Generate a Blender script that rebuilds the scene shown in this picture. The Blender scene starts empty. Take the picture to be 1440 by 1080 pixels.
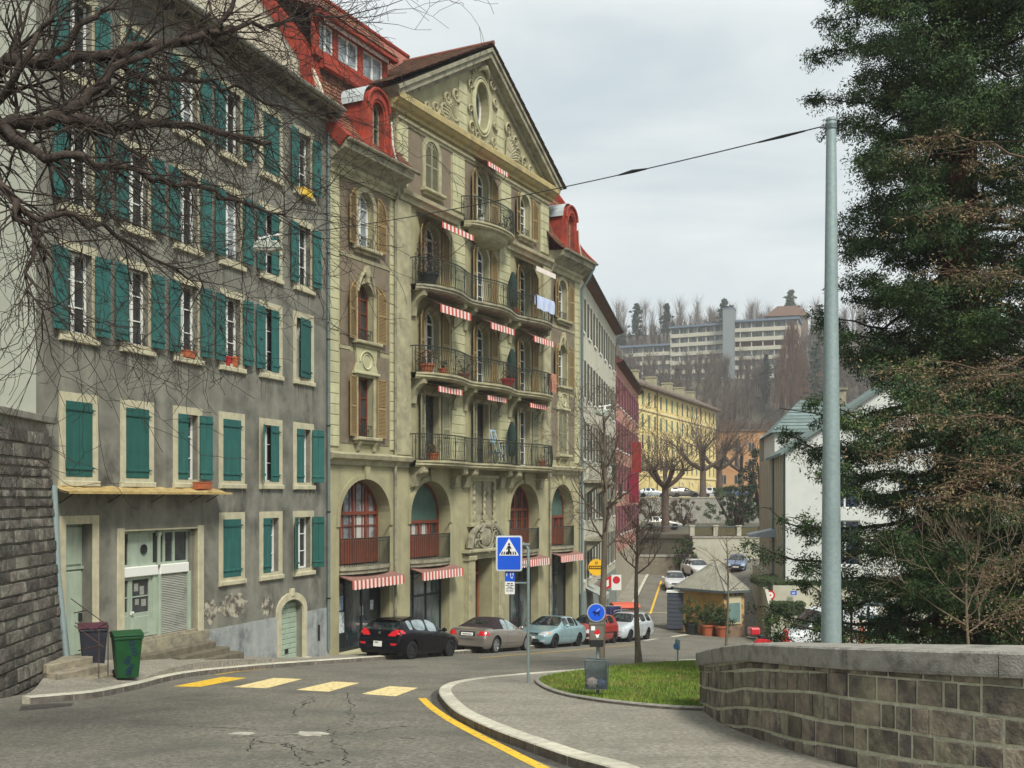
import bpy, bmesh, math, random
import numpy as np
from mathutils import Vector, Matrix
from mathutils.geometry import tessellate_polygon
from mathutils.bvhtree import BVHTree
random.seed(7)
sc = bpy.context.scene
col = sc.collection
PI = math.pi
rad = math.radians
F = 1500.0            # focal length measured in photo pixels (photo 1440 wide), level camera, horizon at y=700

# ---------------------------------------------------------------- terrain
def sm(t, a, b):
    t = min(1.0, max(0.0, (t-a)/(b-a)))
    return t*t*(3-2*t)
def g(X, Y):
    if Y <= 52: z = -1.7-.104*Y
    elif Y <= 66: 
        t = (Y-52)/14.0
        z = -7.108-.104*14*(t-.5*t*t)
    else: z = -7.836+(Y-66)*.034
    if X > 8: z -= min(1.2, (X-8)*.055)*sm(Y, 25, 50)*(1-sm(Y, 66, 84))
    if Y > 66: z += min(1.4, max(0, X-14)*.2)*sm(Y, 68, 90)
    if X < -9: z += 0
    return z
def G(px, py, dz=0.0):
    "point of the near road slope seen at a photo pixel, dz above it"
    k = (py-700)/F
    D = (1.7-dz)/(k-.104)
    return ((px-720)/F*D, D)

# ---------------------------------------------------------------- materials
MATS = {}
def mat(name, c1, c2=None, scale=4.0, rough=.85, bump=.15, bscale=30.0, streak=None, metal=0.0,
        island=0.0, spec=.35, detail=6.0, coat=0.0, thresh=(.35, .65), stretch=(1, 1, 1), c3=None, s3=.7, t3=(.55, .7)):
    if name in MATS: return MATS[name]
    m = bpy.data.materials.new(name); m.use_nodes = True
    nt = m.node_tree; N = nt.nodes; L = nt.links
    b = N['Principled BSDF']
    b.inputs['Roughness'].default_value = rough
    b.inputs['Metallic'].default_value = metal
    b.inputs['Specular IOR Level'].default_value = spec
    if coat: b.inputs['Coat Weight'].default_value = coat; b.inputs['Coat Roughness'].default_value = .05
    tc = N.new('ShaderNodeTexCoord')
    mp = N.new('ShaderNodeMapping'); mp.inputs['Scale'].default_value = stretch
    L.new(tc.outputs['Object'], mp.inputs['Vector'])
    cur = None
    def rgb(c): return (c[0], c[1], c[2], 1)
    if c2 is not None:
        n = N.new('ShaderNodeTexNoise'); n.inputs['Scale'].default_value = scale; n.inputs['Detail'].default_value = detail
        n.inputs['Roughness'].default_value = .62
        L.new(mp.outputs[0], n.inputs['Vector'])
        r = N.new('ShaderNodeMapRange'); r.inputs[1].default_value = thresh[0]; r.inputs[2].default_value = thresh[1]
        L.new(n.outputs['Fac'], r.inputs[0])
        mx = N.new('ShaderNodeMix'); mx.data_type = 'RGBA'
        mx.inputs[6].default_value = rgb(c1); mx.inputs[7].default_value = rgb(c2)
        L.new(r.outputs[0], mx.inputs[0]); cur = mx.outputs[2]
    if c3 is not None:      # second, larger patches
        n = N.new('ShaderNodeTexNoise'); n.inputs['Scale'].default_value = s3; n.inputs['Detail'].default_value = 8
        n.inputs['Roughness'].default_value = .65
        L.new(tc.outputs['Object'], n.inputs['Vector'])
        r = N.new('ShaderNodeMapRange'); r.inputs[1].default_value = t3[0]; r.inputs[2].default_value = t3[1]
        L.new(n.outputs['Fac'], r.inputs[0])
        mx = N.new('ShaderNodeMix'); mx.data_type = 'RGBA'
        if cur is None: mx.inputs[6].default_value = rgb(c1)
        else: L.new(cur, mx.inputs[6])
        mx.inputs[7].default_value = rgb(c3)
        L.new(r.outputs[0], mx.inputs[0]); cur = mx.outputs[2]
    if streak is not None:  # vertical run-off streaks: (colour, amount, xscale, zscale)
        sc_, amt, xs, zs = streak
        m2 = N.new('ShaderNodeMapping'); m2.inputs['Scale'].default_value = (xs, xs, zs)
        L.new(tc.outputs['Object'], m2.inputs['Vector'])
        n = N.new('ShaderNodeTexNoise'); n.inputs['Scale'].default_value = 1.0; n.inputs['Detail'].default_value = 5
        L.new(m2.outputs[0], n.inputs['Vector'])
        r = N.new('ShaderNodeMapRange'); r.inputs[1].default_value = .48; r.inputs[2].default_value = .72; r.inputs[4].default_value = amt
        L.new(n.outputs['Fac'], r.inputs[0])
        mx = N.new('ShaderNodeMix'); mx.data_type = 'RGBA'
        if cur is None: mx.inputs[6].default_value = rgb(c1)
        else: L.new(cur, mx.inputs[6])
        mx.inputs[7].default_value = rgb(sc_)
        L.new(r.outputs[0], mx.inputs[0]); cur = mx.outputs[2]
    if island:
        ge = N.new('ShaderNodeNewGeometry')
        h = N.new('ShaderNodeHueSaturation')
        r = N.new('ShaderNodeMapRange'); r.inputs[3].default_value = 1-island; r.inputs[4].default_value = 1+island
        L.new(ge.outputs['Random Per Island'], r.inputs[0]); L.new(r.outputs[0], h.inputs['Value'])
        mu = N.new('ShaderNodeMath'); mu.operation = 'MULTIPLY'; mu.inputs[1].default_value = 7.31
        fr = N.new('ShaderNodeMath'); fr.operation = 'FRACT'
        L.new(ge.outputs['Random Per Island'], mu.inputs[0]); L.new(mu.outputs[0], fr.inputs[0])
        r2 = N.new('ShaderNodeMapRange'); r2.inputs[3].default_value = .5-island*.06; r2.inputs[4].default_value = .5+island*.06
        L.new(fr.outputs[0], r2.inputs[0]); L.new(r2.outputs[0], h.inputs['Hue'])
        if cur is None: h.inputs['Color'].default_value = rgb(c1)
        else: L.new(cur, h.inputs['Color'])
        cur = h.outputs[0]
    if cur is None: b.inputs['Base Color'].default_value = rgb(c1)
    else: L.new(cur, b.inputs['Base Color'])
    if bump:
        n = N.new('ShaderNodeTexNoise'); n.inputs['Scale'].default_value = bscale; n.inputs['Detail'].default_value = 4
        L.new(mp.outputs[0], n.inputs['Vector'])
        bp = N.new('ShaderNodeBump'); bp.inputs['Strength'].default_value = bump; bp.inputs['Distance'].default_value = .03
        L.new(n.outputs['Fac'], bp.inputs['Height']); L.new(bp.outputs[0], b.inputs['Normal'])
    MATS[name] = m
    return m

# ---------------------------------------------------------------- mesh builder
class MB:
    def __init__(s): s.v = []; s.f = []; s.m = []; s.cm = 0
    def add(s, vs, fs, mi=None):
        o = len(s.v); s.v.extend([tuple(p) for p in vs])
        for f in fs: s.f.append(tuple(o+i for i in f)); s.m.append(s.cm if mi is None else mi)
        return s
    def box(s, x0, x1, y0, y1, z0, z1, mi=None):
        return s.add([(x0,y0,z0),(x1,y0,z0),(x1,y1,z0),(x0,y1,z0),(x0,y0,z1),(x1,y0,z1),(x1,y1,z1),(x0,y1,z1)],
              [(0,3,2,1),(4,5,6,7),(0,1,5,4),(1,2,6,5),(2,3,7,6),(3,0,4,7)], mi)
    def cham(s, x0, x1, y0, y1, z0, z1, c, mi=None):
        "block whose front (low y) edges are chamfered"
        return s.add([(x0,y1,z0),(x1,y1,z0),(x1,y1,z1),(x0,y1,z1),(x0,y0+c,z0),(x1,y0+c,z0),(x1,y0+c,z1),(x0,y0+c,z1),
               (x0+c,y0,z0+c),(x1-c,y0,z0+c),(x1-c,y0,z1-c),(x0+c,y0,z1-c)],
              [(0,1,5,4),(1,2,6,5),(2,3,7,6),(3,0,4,7),(4,5,9,8),(5,6,10,9),(6,7,11,10),(7,4,8,11),(8,9,10,11)], mi)
    def quad(s, a, b, c, d, mi=None): return s.add([a,b,c,d], [(0,1,2,3)], mi)
    def prism(s, poly, y0, y1, mi=None):
        "poly in (x,z); extruded from y0 to y1"
        n = len(poly)
        vs = [(x,y0,z) for x,z in poly]+[(x,y1,z) for x,z in poly]
        fs = [tuple(t) for t in tess([poly])]
        fs = fs+[tuple(n+i for i in reversed(t)) for t in fs]
        fs += [(i,(i+1)%n,n+(i+1)%n,n+i) for i in range(n)]
        return s.add(vs, fs, mi)
    def prismx(s, poly, x0, x1, mi=None):
        "poly in (y,z); extruded along x"
        n = len(poly)
        vs = [(x0,y,z) for y,z in poly]+[(x1,y,z) for y,z in poly]
        fs = [tuple(t) for t in tess([poly])]
        fs = fs+[tuple(n+i for i in reversed(t)) for t in fs]
        fs += [(i,(i+1)%n,n+(i+1)%n,n+i) for i in range(n)]
        return s.add(vs, fs, mi)
    def prismz(s, poly, z0, z1, mi=None):
        n = len(poly)
        vs = [(x,y,z0) for x,y in poly]+[(x,y,z1) for x,y in poly]
        fs = [tuple(t) for t in tess([poly])]
        fs = fs+[tuple(n+i for i in reversed(t)) for t in fs]
        fs += [(i,(i+1)%n,n+(i+1)%n,n+i) for i in range(n)]
        return s.add(vs, fs, mi)
    def holed(s, outer, holes, y0, depth, mi=None, mi_rev=None):
        "flat wall in the xz plane at y0 with openings whose reveals run back by depth"
        loops = [outer]+holes
        pts = [p for l in loops for p in l]
        s.add([(x,y0,z) for x,z in pts], [tuple(t) for t in tess(loops)], mi)
        for k, h in enumerate(holes):
            n = len(h); d = depth[k] if isinstance(depth, (list, tuple)) else depth
            s.add([(x,y0,z) for x,z in h]+[(x,y0+d,z) for x,z in h], [(i,(i+1)%n,n+(i+1)%n,n+i) for i in range(n)], mi_rev if mi_rev is not None else mi)
        return s
    def ring(s, outer, inner, y0, y1, mi=None):
        "frame between two loops with the same count, solid from y0 to y1"
        n = len(outer)
        vs = [(x,y0,z) for x,z in outer]+[(x,y0,z) for x,z in inner]+[(x,y1,z) for x,z in outer]+[(x,y1,z) for x,z in inner]
        fs = []
        for i in range(n):
            j = (i+1)%n
            fs += [(i,j,n+j,n+i),(n+i,n+j,3*n+j,3*n+i),(j,i,2*n+i,2*n+j),(2*n+i,3*n+i,3*n+j,2*n+j)]
        return s.add(vs, fs, mi)
    def tube(s, pts, r, n=6, cap=True, mi=None):
        pts = [Vector(p) for p in pts]
        if not isinstance(r, (list, tuple)): r = [r]*len(pts)
        vs = []; fs = []
        up = None
        for i, p in enumerate(pts):
            d = (pts[min(i+1,len(pts)-1)]-pts[max(i-1,0)])
            if d.length < 1e-9: d = Vector((0,0,1))
            d.normalize()
            if up is None: up = d.orthogonal().normalized()
            else:
                up = up-d*up.dot(d)
                up = up.normalized() if up.length > 1e-6 else d.orthogonal().normalized()
            w = d.cross(up)
            for k in range(n):
                a = 2*PI*k/n
                vs.append(p+(up*math.cos(a)+w*math.sin(a))*r[i])
        for i in range(len(pts)-1):
            for k in range(n):
                fs.append((i*n+k, i*n+(k+1)%n, (i+1)*n+(k+1)%n, (i+1)*n+k))
        if cap and n > 2:
            fs.append(tuple(range(n-1,-1,-1))); fs.append(tuple((len(pts)-1)*n+k for k in range(n)))
        return s.add(vs, fs, mi)
    def cyl(s, c, r, h, n=16, axis='z', r2=None, mi=None):
        c = Vector(c); d = {'x':Vector((1,0,0)),'y':Vector((0,1,0)),'z':Vector((0,0,1))}[axis]
        return s.tube([c, c+d*h], [r, r if r2 is None else r2], n, True, mi)
    def lathe(s, prof, c=(0,0,0), n=24, mi=None):
        vs = []; fs = []
        for r, z in prof:
            for k in range(n):
                a = 2*PI*k/n; vs.append((c[0]+r*math.cos(a), c[1]+r*math.sin(a), c[2]+z))
        for i in range(len(prof)-1):
            for k in range(n): fs.append((i*n+k, i*n+(k+1)%n, (i+1)*n+(k+1)%n, (i+1)*n+k))
        return s.add(vs, fs, mi)
    def ball(s, c, r, sx=1, sy=1, sz=1, n=10, m=7, mi=None):
        vs = []; fs = []
        for j in range(m+1):
            t = PI*j/m
            for k in range(n):
                a = 2*PI*k/n
                vs.append((c[0]+r*sx*math.sin(t)*math.cos(a), c[1]+r*sy*math.sin(t)*math.sin(a), c[2]+r*sz*math.cos(t)))
        for j in range(m):
            for k in range(n): fs.append((j*n+k, (j+1)*n+k, (j+1)*n+(k+1)%n, j*n+(k+1)%n))
        return s.add(vs, fs, mi)
    def build(s, name, m, parent=None, smooth=False, bevel=0, loc=None, rotz=0):
        me = bpy.data.meshes.new(name)
        me.from_pydata(s.v, [], s.f)
        ms = m if isinstance(m, (list, tuple)) else [m]
        for x in ms: me.materials.append(x)
        if len(ms) > 1: me.polygons.foreach_set('material_index', s.m)
        me.validate(); 
        bm = bmesh.new(); bm.from_mesh(me)
        if bevel or smooth: bmesh.ops.remove_doubles(bm, verts=bm.verts, dist=1e-5)
        bmesh.ops.recalc_face_normals(bm, faces=bm.faces)
        bm.to_mesh(me); bm.free()
        if smooth:
            me.polygons.foreach_set('use_smooth', [True]*len(me.polygons))
            if hasattr(me, 'set_sharp_from_angle'): me.set_sharp_from_angle(angle=rad(40))
        o = bpy.data.objects.new(name, me); col.objects.link(o)
        if parent is not None: o.parent = parent
        if loc is not None: o.location = loc
        if rotz: o.rotation_euler.z = rotz
        if bevel:
            b = o.modifiers.new('b', 'BEVEL'); b.width = bevel; b.segments = 2; b.limit_method = 'ANGLE'
        return o
def tess(loops):
    ls = [[Vector((p[0], p[1], 0)) for p in l] for l in loops]
    return tessellate_polygon(ls)
def fastmesh(name, verts, faces4, m, parent=None, tri=False):
    me = bpy.data.meshes.new(name)
    verts = np.asarray(verts, dtype=np.float32); faces = np.asarray(faces4, dtype=np.int32)
    k = faces.shape[1]
    me.vertices.add(len(verts)); me.vertices.foreach_set('co', verts.ravel())
    me.loops.add(faces.size); me.loops.foreach_set('vertex_index', faces.ravel())
    me.polygons.add(len(faces)); me.polygons.foreach_set('loop_start', np.arange(0, faces.size, k, dtype=np.int32))
    me.update(calc_edges=True); me.validate()
    me.materials.append(m)
    o = bpy.data.objects.new(name, me); col.objects.link(o)
    if parent is not None: o.parent = parent
    return o
def tag(o, label=None, cat=None, group=None, kind=None):
    if label: o['label'] = label
    if cat: o['category'] = cat
    if group: o['group'] = group
    if kind: o['kind'] = kind
    return o
def thing(name, label, cat, loc=(0,0,0), rotz=0, group=None):
    o = bpy.data.objects.new(name, None); col.objects.link(o)
    o.location = loc; o.rotation_euler = (0, 0, rotz); o.empty_display_size = .2
    return tag(o, label, cat, group)
def dup(root, loc, rotz=None, label=None):
    def cp(o, par):
        c = o.copy(); col.objects.link(c)
        if par is not None: c.parent = par
        for ch in [x for x in bpy.data.objects if x.parent == o]: cp(ch, c)
        return c
    r = cp(root, None); r.location = loc
    if rotz is not None: r.rotation_euler.z = rotz
    if label: r['label'] = label
    return r
def rect(x0, x1, z0, z1): return [(x0,z0),(x1,z0),(x1,z1),(x0,z1)]
def arch(x0, x1, z0, z1, rise, n=12, pw=1.0):
    "opening with curved head; z1 = crown, springing at z1-rise"
    c = (x0+x1)/2; w = (x1-x0)/2; zs = z1-rise
    p = [(x0,z0),(x1,z0)]
    for i in range(n+1):
        a = PI*i/n
        p.append((c+w*math.cos(a), zs+rise*abs(math.sin(a))**pw))
    return p
def inset_loop(loop, d):
    "shrink a convex-ish loop towards inside by d"
    n = len(loop); out = []
    cx = sum(p[0] for p in loop)/n; cz = sum(p[1] for p in loop)/n
    for i in range(n):
        a = Vector(loop[i-1]); b = Vector(loop[i]); c = Vector(loop[(i+1)%n])
        e1 = (b-a); e2 = (c-b)
        if e1.length < 1e-7: e1 = e2
        if e2.length < 1e-7: e2 = e1
        n1 = Vector((-e1.y, e1.x)).normalized(); n2 = Vector((-e2.y, e2.x)).normalized()
        mdir = (n1+n2); 
        if mdir.length < 1e-6: mdir = n1
        mdir.normalize(); k = d/max(.35, mdir.dot(n1))
        out.append((b.x+mdir.x*k, b.y+mdir.y*k))
    return out
# ---------------------------------------------------------------- common materials
ASPH = mat('asphalt', (.115,.108,.086), (.255,.238,.19), scale=15, rough=.9, bump=.6, bscale=70, c3=(.105,.10,.084), s3=.6, t3=(.44,.74), detail=7, thresh=(.38,.62))
ASPH2 = mat('asphalt_pavement', (.185,.172,.14), (.37,.345,.28), scale=17, rough=.92, bump=.6, bscale=70, c3=(.16,.15,.12), s3=.9, t3=(.48,.8), detail=7, thresh=(.37,.63))
SPECK = mat('asphalt_grit', (.3,.29,.26), rough=.9, bump=0, island=.6)
KERBF = mat('kerb_face_grime_shade', (.10,.085,.07), (.20,.18,.15), scale=5, bump=.5, bscale=40)  # dirt plus the shade of the upright kerb face, painted into one dark brown
KERB = mat('kerb_stone', (.62,.59,.47), (.42,.40,.32), scale=6, bump=.35, bscale=60, island=.12)
YEL = mat('yellow_paint', (.80,.50,.03), (.34,.26,.10), scale=11, bump=.2, bscale=90, thresh=(.50,.66), detail=10)
PALEY = mat('pale_yellow_paint', (.80,.64,.30), (.34,.30,.20), scale=9, bump=.2, bscale=90, thresh=(.50,.66), detail=10)
WHT = mat('white_line_paint', (.62,.61,.54), (.4,.39,.34), scale=12, bump=.2, bscale=90, thresh=(.5,.75))
STONE = mat('dark_wall_stone', (.062,.056,.046), (.17,.155,.128), scale=3.2, bump=1.0, bscale=13, island=.5, detail=10, c3=(.27,.26,.22), s3=2.4, t3=(.60,.72))
STONE2 = mat('parapet_stone', (.115,.10,.076), (.27,.235,.17), scale=4.5, bump=.9, bscale=17, island=.42, detail=12, c3=(.085,.075,.07), s3=3.0, t3=(.5,.64))
MORTAR = mat('mortar', (.58,.57,.43), (.40,.39,.29), scale=9, bump=.6, bscale=40)
MORTARD = mat('dark_mortar', (.27,.25,.20), (.15,.14,.11), scale=6, bump=.6, bscale=40)
CAPS = mat('capstone', (.33,.315,.275), (.23,.22,.19), scale=7, bump=.6, bscale=45, c3=(.15,.145,.125), s3=3.5, t3=(.52,.68), detail=12)
STEEL = mat('galvanised_steel', (.24,.31,.31), (.30,.37,.365), scale=22, rough=.55, metal=.35, bump=.05, bscale=50)
DSTEEL = mat('dark_steel', (.10,.13,.14), (.15,.18,.18), scale=18, rough=.5, metal=.4, bump=.05)
BLACKM = mat('black_iron', (.018,.02,.019), rough=.5, bump=0)
GRASSB = mat('grass_soil', (.05,.085,.015), (.075,.12,.02), scale=5, bump=.4)
GRASSM = mat('grass_blades', (.11,.20,.018), (.19,.26,.03), scale=.9, rough=.7, bump=0, island=.45, c3=(.28,.22,.08), s3=2.2, t3=(.50,.66), detail=9)
CONC = mat('concrete', (.34,.33,.28), (.25,.24,.2), scale=3, bump=.3, bscale=30)

# ---------------------------------------------------------------- ground sheet to the horizon, with the hill
def gfar(X, Y):
    if Y < 97: return g(X, Y)
    if Y < 141: return -3.3
    if Y < 215: return 0.0
    # hillside
    t = Y-215
    z = 10*sm(t, 0, 60)+27*sm(t, 40, 118)+26*sm(t, 122, 200)+8*sm(t, 200, 420)
    z *= 1-.35*sm(-X, 40, 200)
    return z
xs = [-2500,-1200,-600,-300,-150,-80,-50]+[-40+2*i for i in range(81)]+[140,170,210,260,330,450,700,1300,2500]
ys = [-60,-20]+[2*i for i in range(49)]+[96.9,97.1,110,125,140.9,141.1,160,180,200,214.9]+[215+8*i for i in range(1,35)]+[520,600,800,1400,2600]
mb = MB()
for y in ys:
    for x in xs: mb.v.append((x, y, gfar(x, y)-(.15 if y < 96 and -9 < x < 60 else .03)))
nx = len(xs)
for j in range(len(ys)-1):
    for i in range(nx-1):
        mb.f.append((j*nx+i, j*nx+i+1, (j+1)*nx+i+1, (j+1)*nx+i)); mb.m.append(0)
GROUND = mat('ground_soil', (.075,.065,.04), (.13,.115,.08), scale=.2, bump=.3, bscale=2, c3=(.06,.05,.035), s3=.06, t3=(.4,.6))
tag(mb.build('ground', GROUND), kind='structure')
def sheet(name, poly, m, dz, thick=0.0, kind='structure', step=1.2, side=None, zfun=g):
    "flat-ish slab following the terrain inside a plan polygon; real vertical edge when thick"
    x0 = min(p[0] for p in poly); x1 = max(p[0] for p in poly); y0 = min(p[1] for p in poly); y1 = max(p[1] for p in poly)
    bm = bmesh.new()
    vs = [bm.verts.new((p[0], p[1], 0)) for p in poly]
    for t in tess([poly]):
        try: bm.faces.new([vs[i] for i in t])
        except Exception: pass
    def cut(co, no):
        bmesh.ops.bisect_plane(bm, geom=bm.verts[:]+bm.edges[:]+bm.faces[:], plane_co=co, plane_no=no)
    k = math.ceil(x0/step)*step
    while k < x1: cut((k,0,0), (1,0,0)); k += step
    k = math.ceil(y0/step)*step
    while k < y1: cut((0,k,0), (0,1,0)); k += step
    for v in bm.verts: v.co.z = zfun(v.co.x, v.co.y)+dz
    if thick:
        be = [e for e in bm.edges if len(e.link_faces) == 1]
        r = bmesh.ops.extrude_edge_only(bm, edges=be)
        for v in [x for x in r['geom'] if isinstance(x, bmesh.types.BMVert)]: v.co.z -= thick
    bmesh.ops.recalc_face_normals(bm, faces=bm.faces)
    if sum(f.normal.z*f.calc_area() for f in bm.faces) < 0: bmesh.ops.reverse_faces(bm, faces=bm.faces)
    me = bpy.data.meshes.new(name); bm.to_mesh(me); bm.free(); me.materials.append(m)
    o = bpy.data.objects.new(name, me); col.objects.link(o)
    return tag(o, kind=kind)
sheet('road', [(-9.9,1),(60,1),(70,60),(40,96.8),(-10,96.8),(-10,30)], ASPH, 0.0, step=2.0)

# ---------------------------------------------------------------- facade frames
class Fr:
    def __init__(s, X0, D0, a):
        s.X0, s.D0, s.a = X0, D0, a; s.n = math.hypot(a, 1); s.rot = math.atan2(1, a)
    def uD(s, px):
        p = (px-720)/F; D = (s.X0-s.a*s.D0)/(p-s.a); return (D-s.D0)*s.n, D
    def u(s, px): return s.uD(px)[0]
    def z(s, px, py): return (700-py)/F*s.uD(px)[1]
    def w(s, u, out=0.0):
        return (s.X0+u*s.a/s.n+out/s.n, s.D0+u/s.n-out*s.a/s.n)
FG = Fr(-10.7, 23.8, .367)     # grey house
FB = Fr(-6.24, 36.0, .507)     # big ornate house
e_ = FB.w(21.45)
FW = Fr(e_[0], e_[1], .187)    # white house behind
GL = 13.05; BL = 21.45

# ---------------------------------------------------------------- pavements and kerbs
def offs(pts, d):
    out = []
    for i, p in enumerate(pts):
        a = pts[max(0,i-1)]; b = pts[min(len(pts)-1,i+1)]
        t = Vector((b[0]-a[0], b[1]-a[1])).normalized()
        out.append((p[0]-t.y*d, p[1]+t.x*d))
    return out
def smooth_line(pts, n=6, closed=False):
    out = []
    m = len(pts)
    rng = range(m if closed else m-1)
    for i in rng:
        p0 = pts[(i-1)%m] if closed or i > 0 else pts[i]; p1 = pts[i]; p2 = pts[(i+1)%m]
        p3 = pts[(i+2)%m] if closed or i+2 < m else pts[(i+1)%m]
        for k in range(n):
            t = k/n
            out.append(tuple(.5*((2*p1[j])+(-p0[j]+p2[j])*t+(2*p0[j]-5*p1[j]+4*p2[j]-p3[j])*t*t+(-p0[j]+3*p1[j]-3*p2[j]+p3[j])*t**3) for j in range(len(p1))))
    if not closed: out.append(tuple(pts[-1]))
    return out
def kerb(name, line, width, h, seglen=1.0, m=KERB, zfun=g):
    "row of kerb stones along a plan line, stone width to the left of travel"
    L_ = [0]
    for i in range(1, len(line)): L_.append(L_[-1]+math.dist(line[i], line[i-1]))
    def at(s):
        for i in range(1, len(line)):
            if s <= L_[i] or i == len(line)-1:
                t = (s-L_[i-1])/max(1e-6, L_[i]-L_[i-1]); a = line[i-1]; b = line[i]
                d = Vector((b[0]-a[0], b[1]-a[1])).normalized()
                return Vector((a[0]+(b[0]-a[0])*t, a[1]+(b[1]-a[1])*t)), Vector((-d.y, d.x))
    mb = MB(); s = 0
    while s < L_[-1]-.05:
        e = min(L_[-1], s+seglen*random.uniform(.85, 1.1)); k = 4; pr = None
        gap = .006
        for q in range(k+1):
            ss = s+gap+(e-s-2*gap)*q/k
            p, nn = at(ss); z = zfun(p.x, p.y)
            a = (p.x, p.y, z-.15); b = (p.x, p.y, z+h-.015); c = (p.x+nn.x*.015, p.y+nn.y*.015, z+h); d = (p.x+nn.x*width, p.y+nn.y*width, z+h+.002); f = (p.x+nn.x*width, p.y+nn.y*width, z-.15)
            cur = [a,b,c,d,f]
            o = len(mb.v); mb.v.extend(cur)
            if pr is not None:
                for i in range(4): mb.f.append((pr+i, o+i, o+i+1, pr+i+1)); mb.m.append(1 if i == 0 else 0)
            if q in (0, k): mb.f.append((o,o+1,o+2,o+3,o+4)); mb.m.append(0)
            pr = o
        s = e
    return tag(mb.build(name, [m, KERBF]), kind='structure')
# left pavement (road edge measured on the photo)
edgeL = [G(p[0],p[1],.12) for p in [(42,981),(90,977),(133,973),(166,967),(200,960),(240,950),(283,943),(330,938.5),(367,935),(420,931),(480,927)]]
edgeL = smooth_line(edgeL, 4)
b0 = FB.w(2.0, 2.0); b1 = FB.w(BL+1.0, 2.0)
edgeL += [b0, FB.w(8, 2.05), b1, FW.w(4, 1.5), FW.w(40, 1.3)]
inner = [FW.w(40, -.2), FW.w(0, -.2), FB.w(BL-.1, -.2), FB.w(.3, -.2), FG.w(GL-.3, -.2), FG.w(0.0, -.2), (-11.0, 23.4), (-9.9, 22.6), (-9.82, 22.3)]
pl = offs(edgeL, .22)
def zpav(x, y):
    dx, dy = x-FG.X0, y-FG.D0; u = (dx*FG.a+dy)/FG.n; out = (dx-dy*FG.a)/FG.n
    return g(x, y)+.34*max(0, min(1, 1-out/2.6))*(1-sm(u, 5.0, 12.0))*sm(u, -3, 0)
sheet('pavement', pl+inner, ASPH2, .118, .25, zfun=zpav, step=.6)
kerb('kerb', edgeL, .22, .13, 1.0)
# near pavement island: kerb curve, going up the page
edgeI = [G(p[0], p[1], .12) for p in [(905,1100),(865,1080),(800,1062),(750,1045),(700,1027),(665,1012),(640,999),(624,984),(617,972),(622,964),(640,957.5),(680,951.5),(740,946),(800,941.5),(870,936)]]
edgeI.insert(0, (edgeI[0][0]+1.7, edgeI[0][1]-2.0)); 
edgeI += [G(930,930,.12), G(985,926.5,.12)]
q = edgeI[-1]; edgeI += [(q[0]+5, q[1]+.6), (q[0]+16, q[1]-.8)]
edgeI = smooth_line(edgeI, 6)
edgeI = list(reversed(edgeI))
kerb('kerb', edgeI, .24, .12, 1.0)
pi_ = offs(edgeI, .24)
sheet('pavement', pi_+[(edgeI[-1][0]+9, edgeI[-1][1]-.1), (30, 6), (30, 30)], ASPH2, .106, .2)
# grass island
gb = [G(p[0], p[1], .1) for p in [(752,958),(762,968),(790,978.5),(830,986),(880,992.5),(940,998),(1000,1000.5),(1080,1001),(1150,990),(1160,968),(1120,945),(1040,935),(985,931),(940,932.5),(900,936),(850,941.5),(800,947.5),(768,952)]]
gb = smooth_line(gb, 4, closed=True)
gin = offs(gb+[gb[0]], .1)[:-1]
area = sum(gb[i][0]*gb[(i+1)%len(gb)][1]-gb[(i+1)%len(gb)][0]*gb[i][1] for i in range(len(gb)))
if area < 0: gin = offs(gb+[gb[0]], -.1)[:-1]
kerb('kerb', gb+[gb[0]] if area > 0 else list(reversed(gb+[gb[0]])), .10, .16, 1.2, m=mat('lawn_edging', (.36,.34,.29), (.22,.21,.18), scale=8, bump=.3))
def inpoly(x, y, poly):
    r = False; n = len(poly); j = n-1
    for i in range(n):
        if (poly[i][1] > y) != (poly[j][1] > y) and x < (poly[j][0]-poly[i][0])*(y-poly[i][1])/(poly[j][1]-poly[i][1])+poly[i][0]: r = not r
        j = i
    return r
def hump(x, y): return .05+.10*math.exp(-((x-5)**2/14+(y-25)**2/30))
sheet('lawn', gin, GRASSB, 0.0, .2, zfun=lambda x, y: g(x, y)+.12+hump(x, y)-.05)
rng = np.random.default_rng(3)
bx0 = min(p[0] for p in gin); bx1 = max(p[0] for p in gin); by0 = min(p[1] for p in gin); by1 = max(p[1] for p in gin)
V = []; Fc = []
cnt = 0
for _ in range(90000):
    x = rng.uniform(bx0, bx1); y = rng.uniform(by0, by1)
    if not inpoly(x, y, gin): continue
    z = g(x, y)+.12+hump(x, y)-.06
    a = rng.uniform(0, PI); h = rng.uniform(.03, .075)*(1.4 if rng.random() < .1 else 1); w = rng.uniform(.005, .012)
    lx, ly = rng.normal(0, .025, 2)
    V += [(x-w*math.cos(a), y-w*math.sin(a), z), (x+w*math.cos(a), y+w*math.sin(a), z), (x+lx, y+ly, z+h)]
    Fc.append((cnt, cnt+1, cnt+2)); cnt += 3
tag(fastmesh('grass', V, Fc, GRASSM), 'short green grass on the small lawn inside the pavement island', 'grass', kind='stuff')

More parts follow.
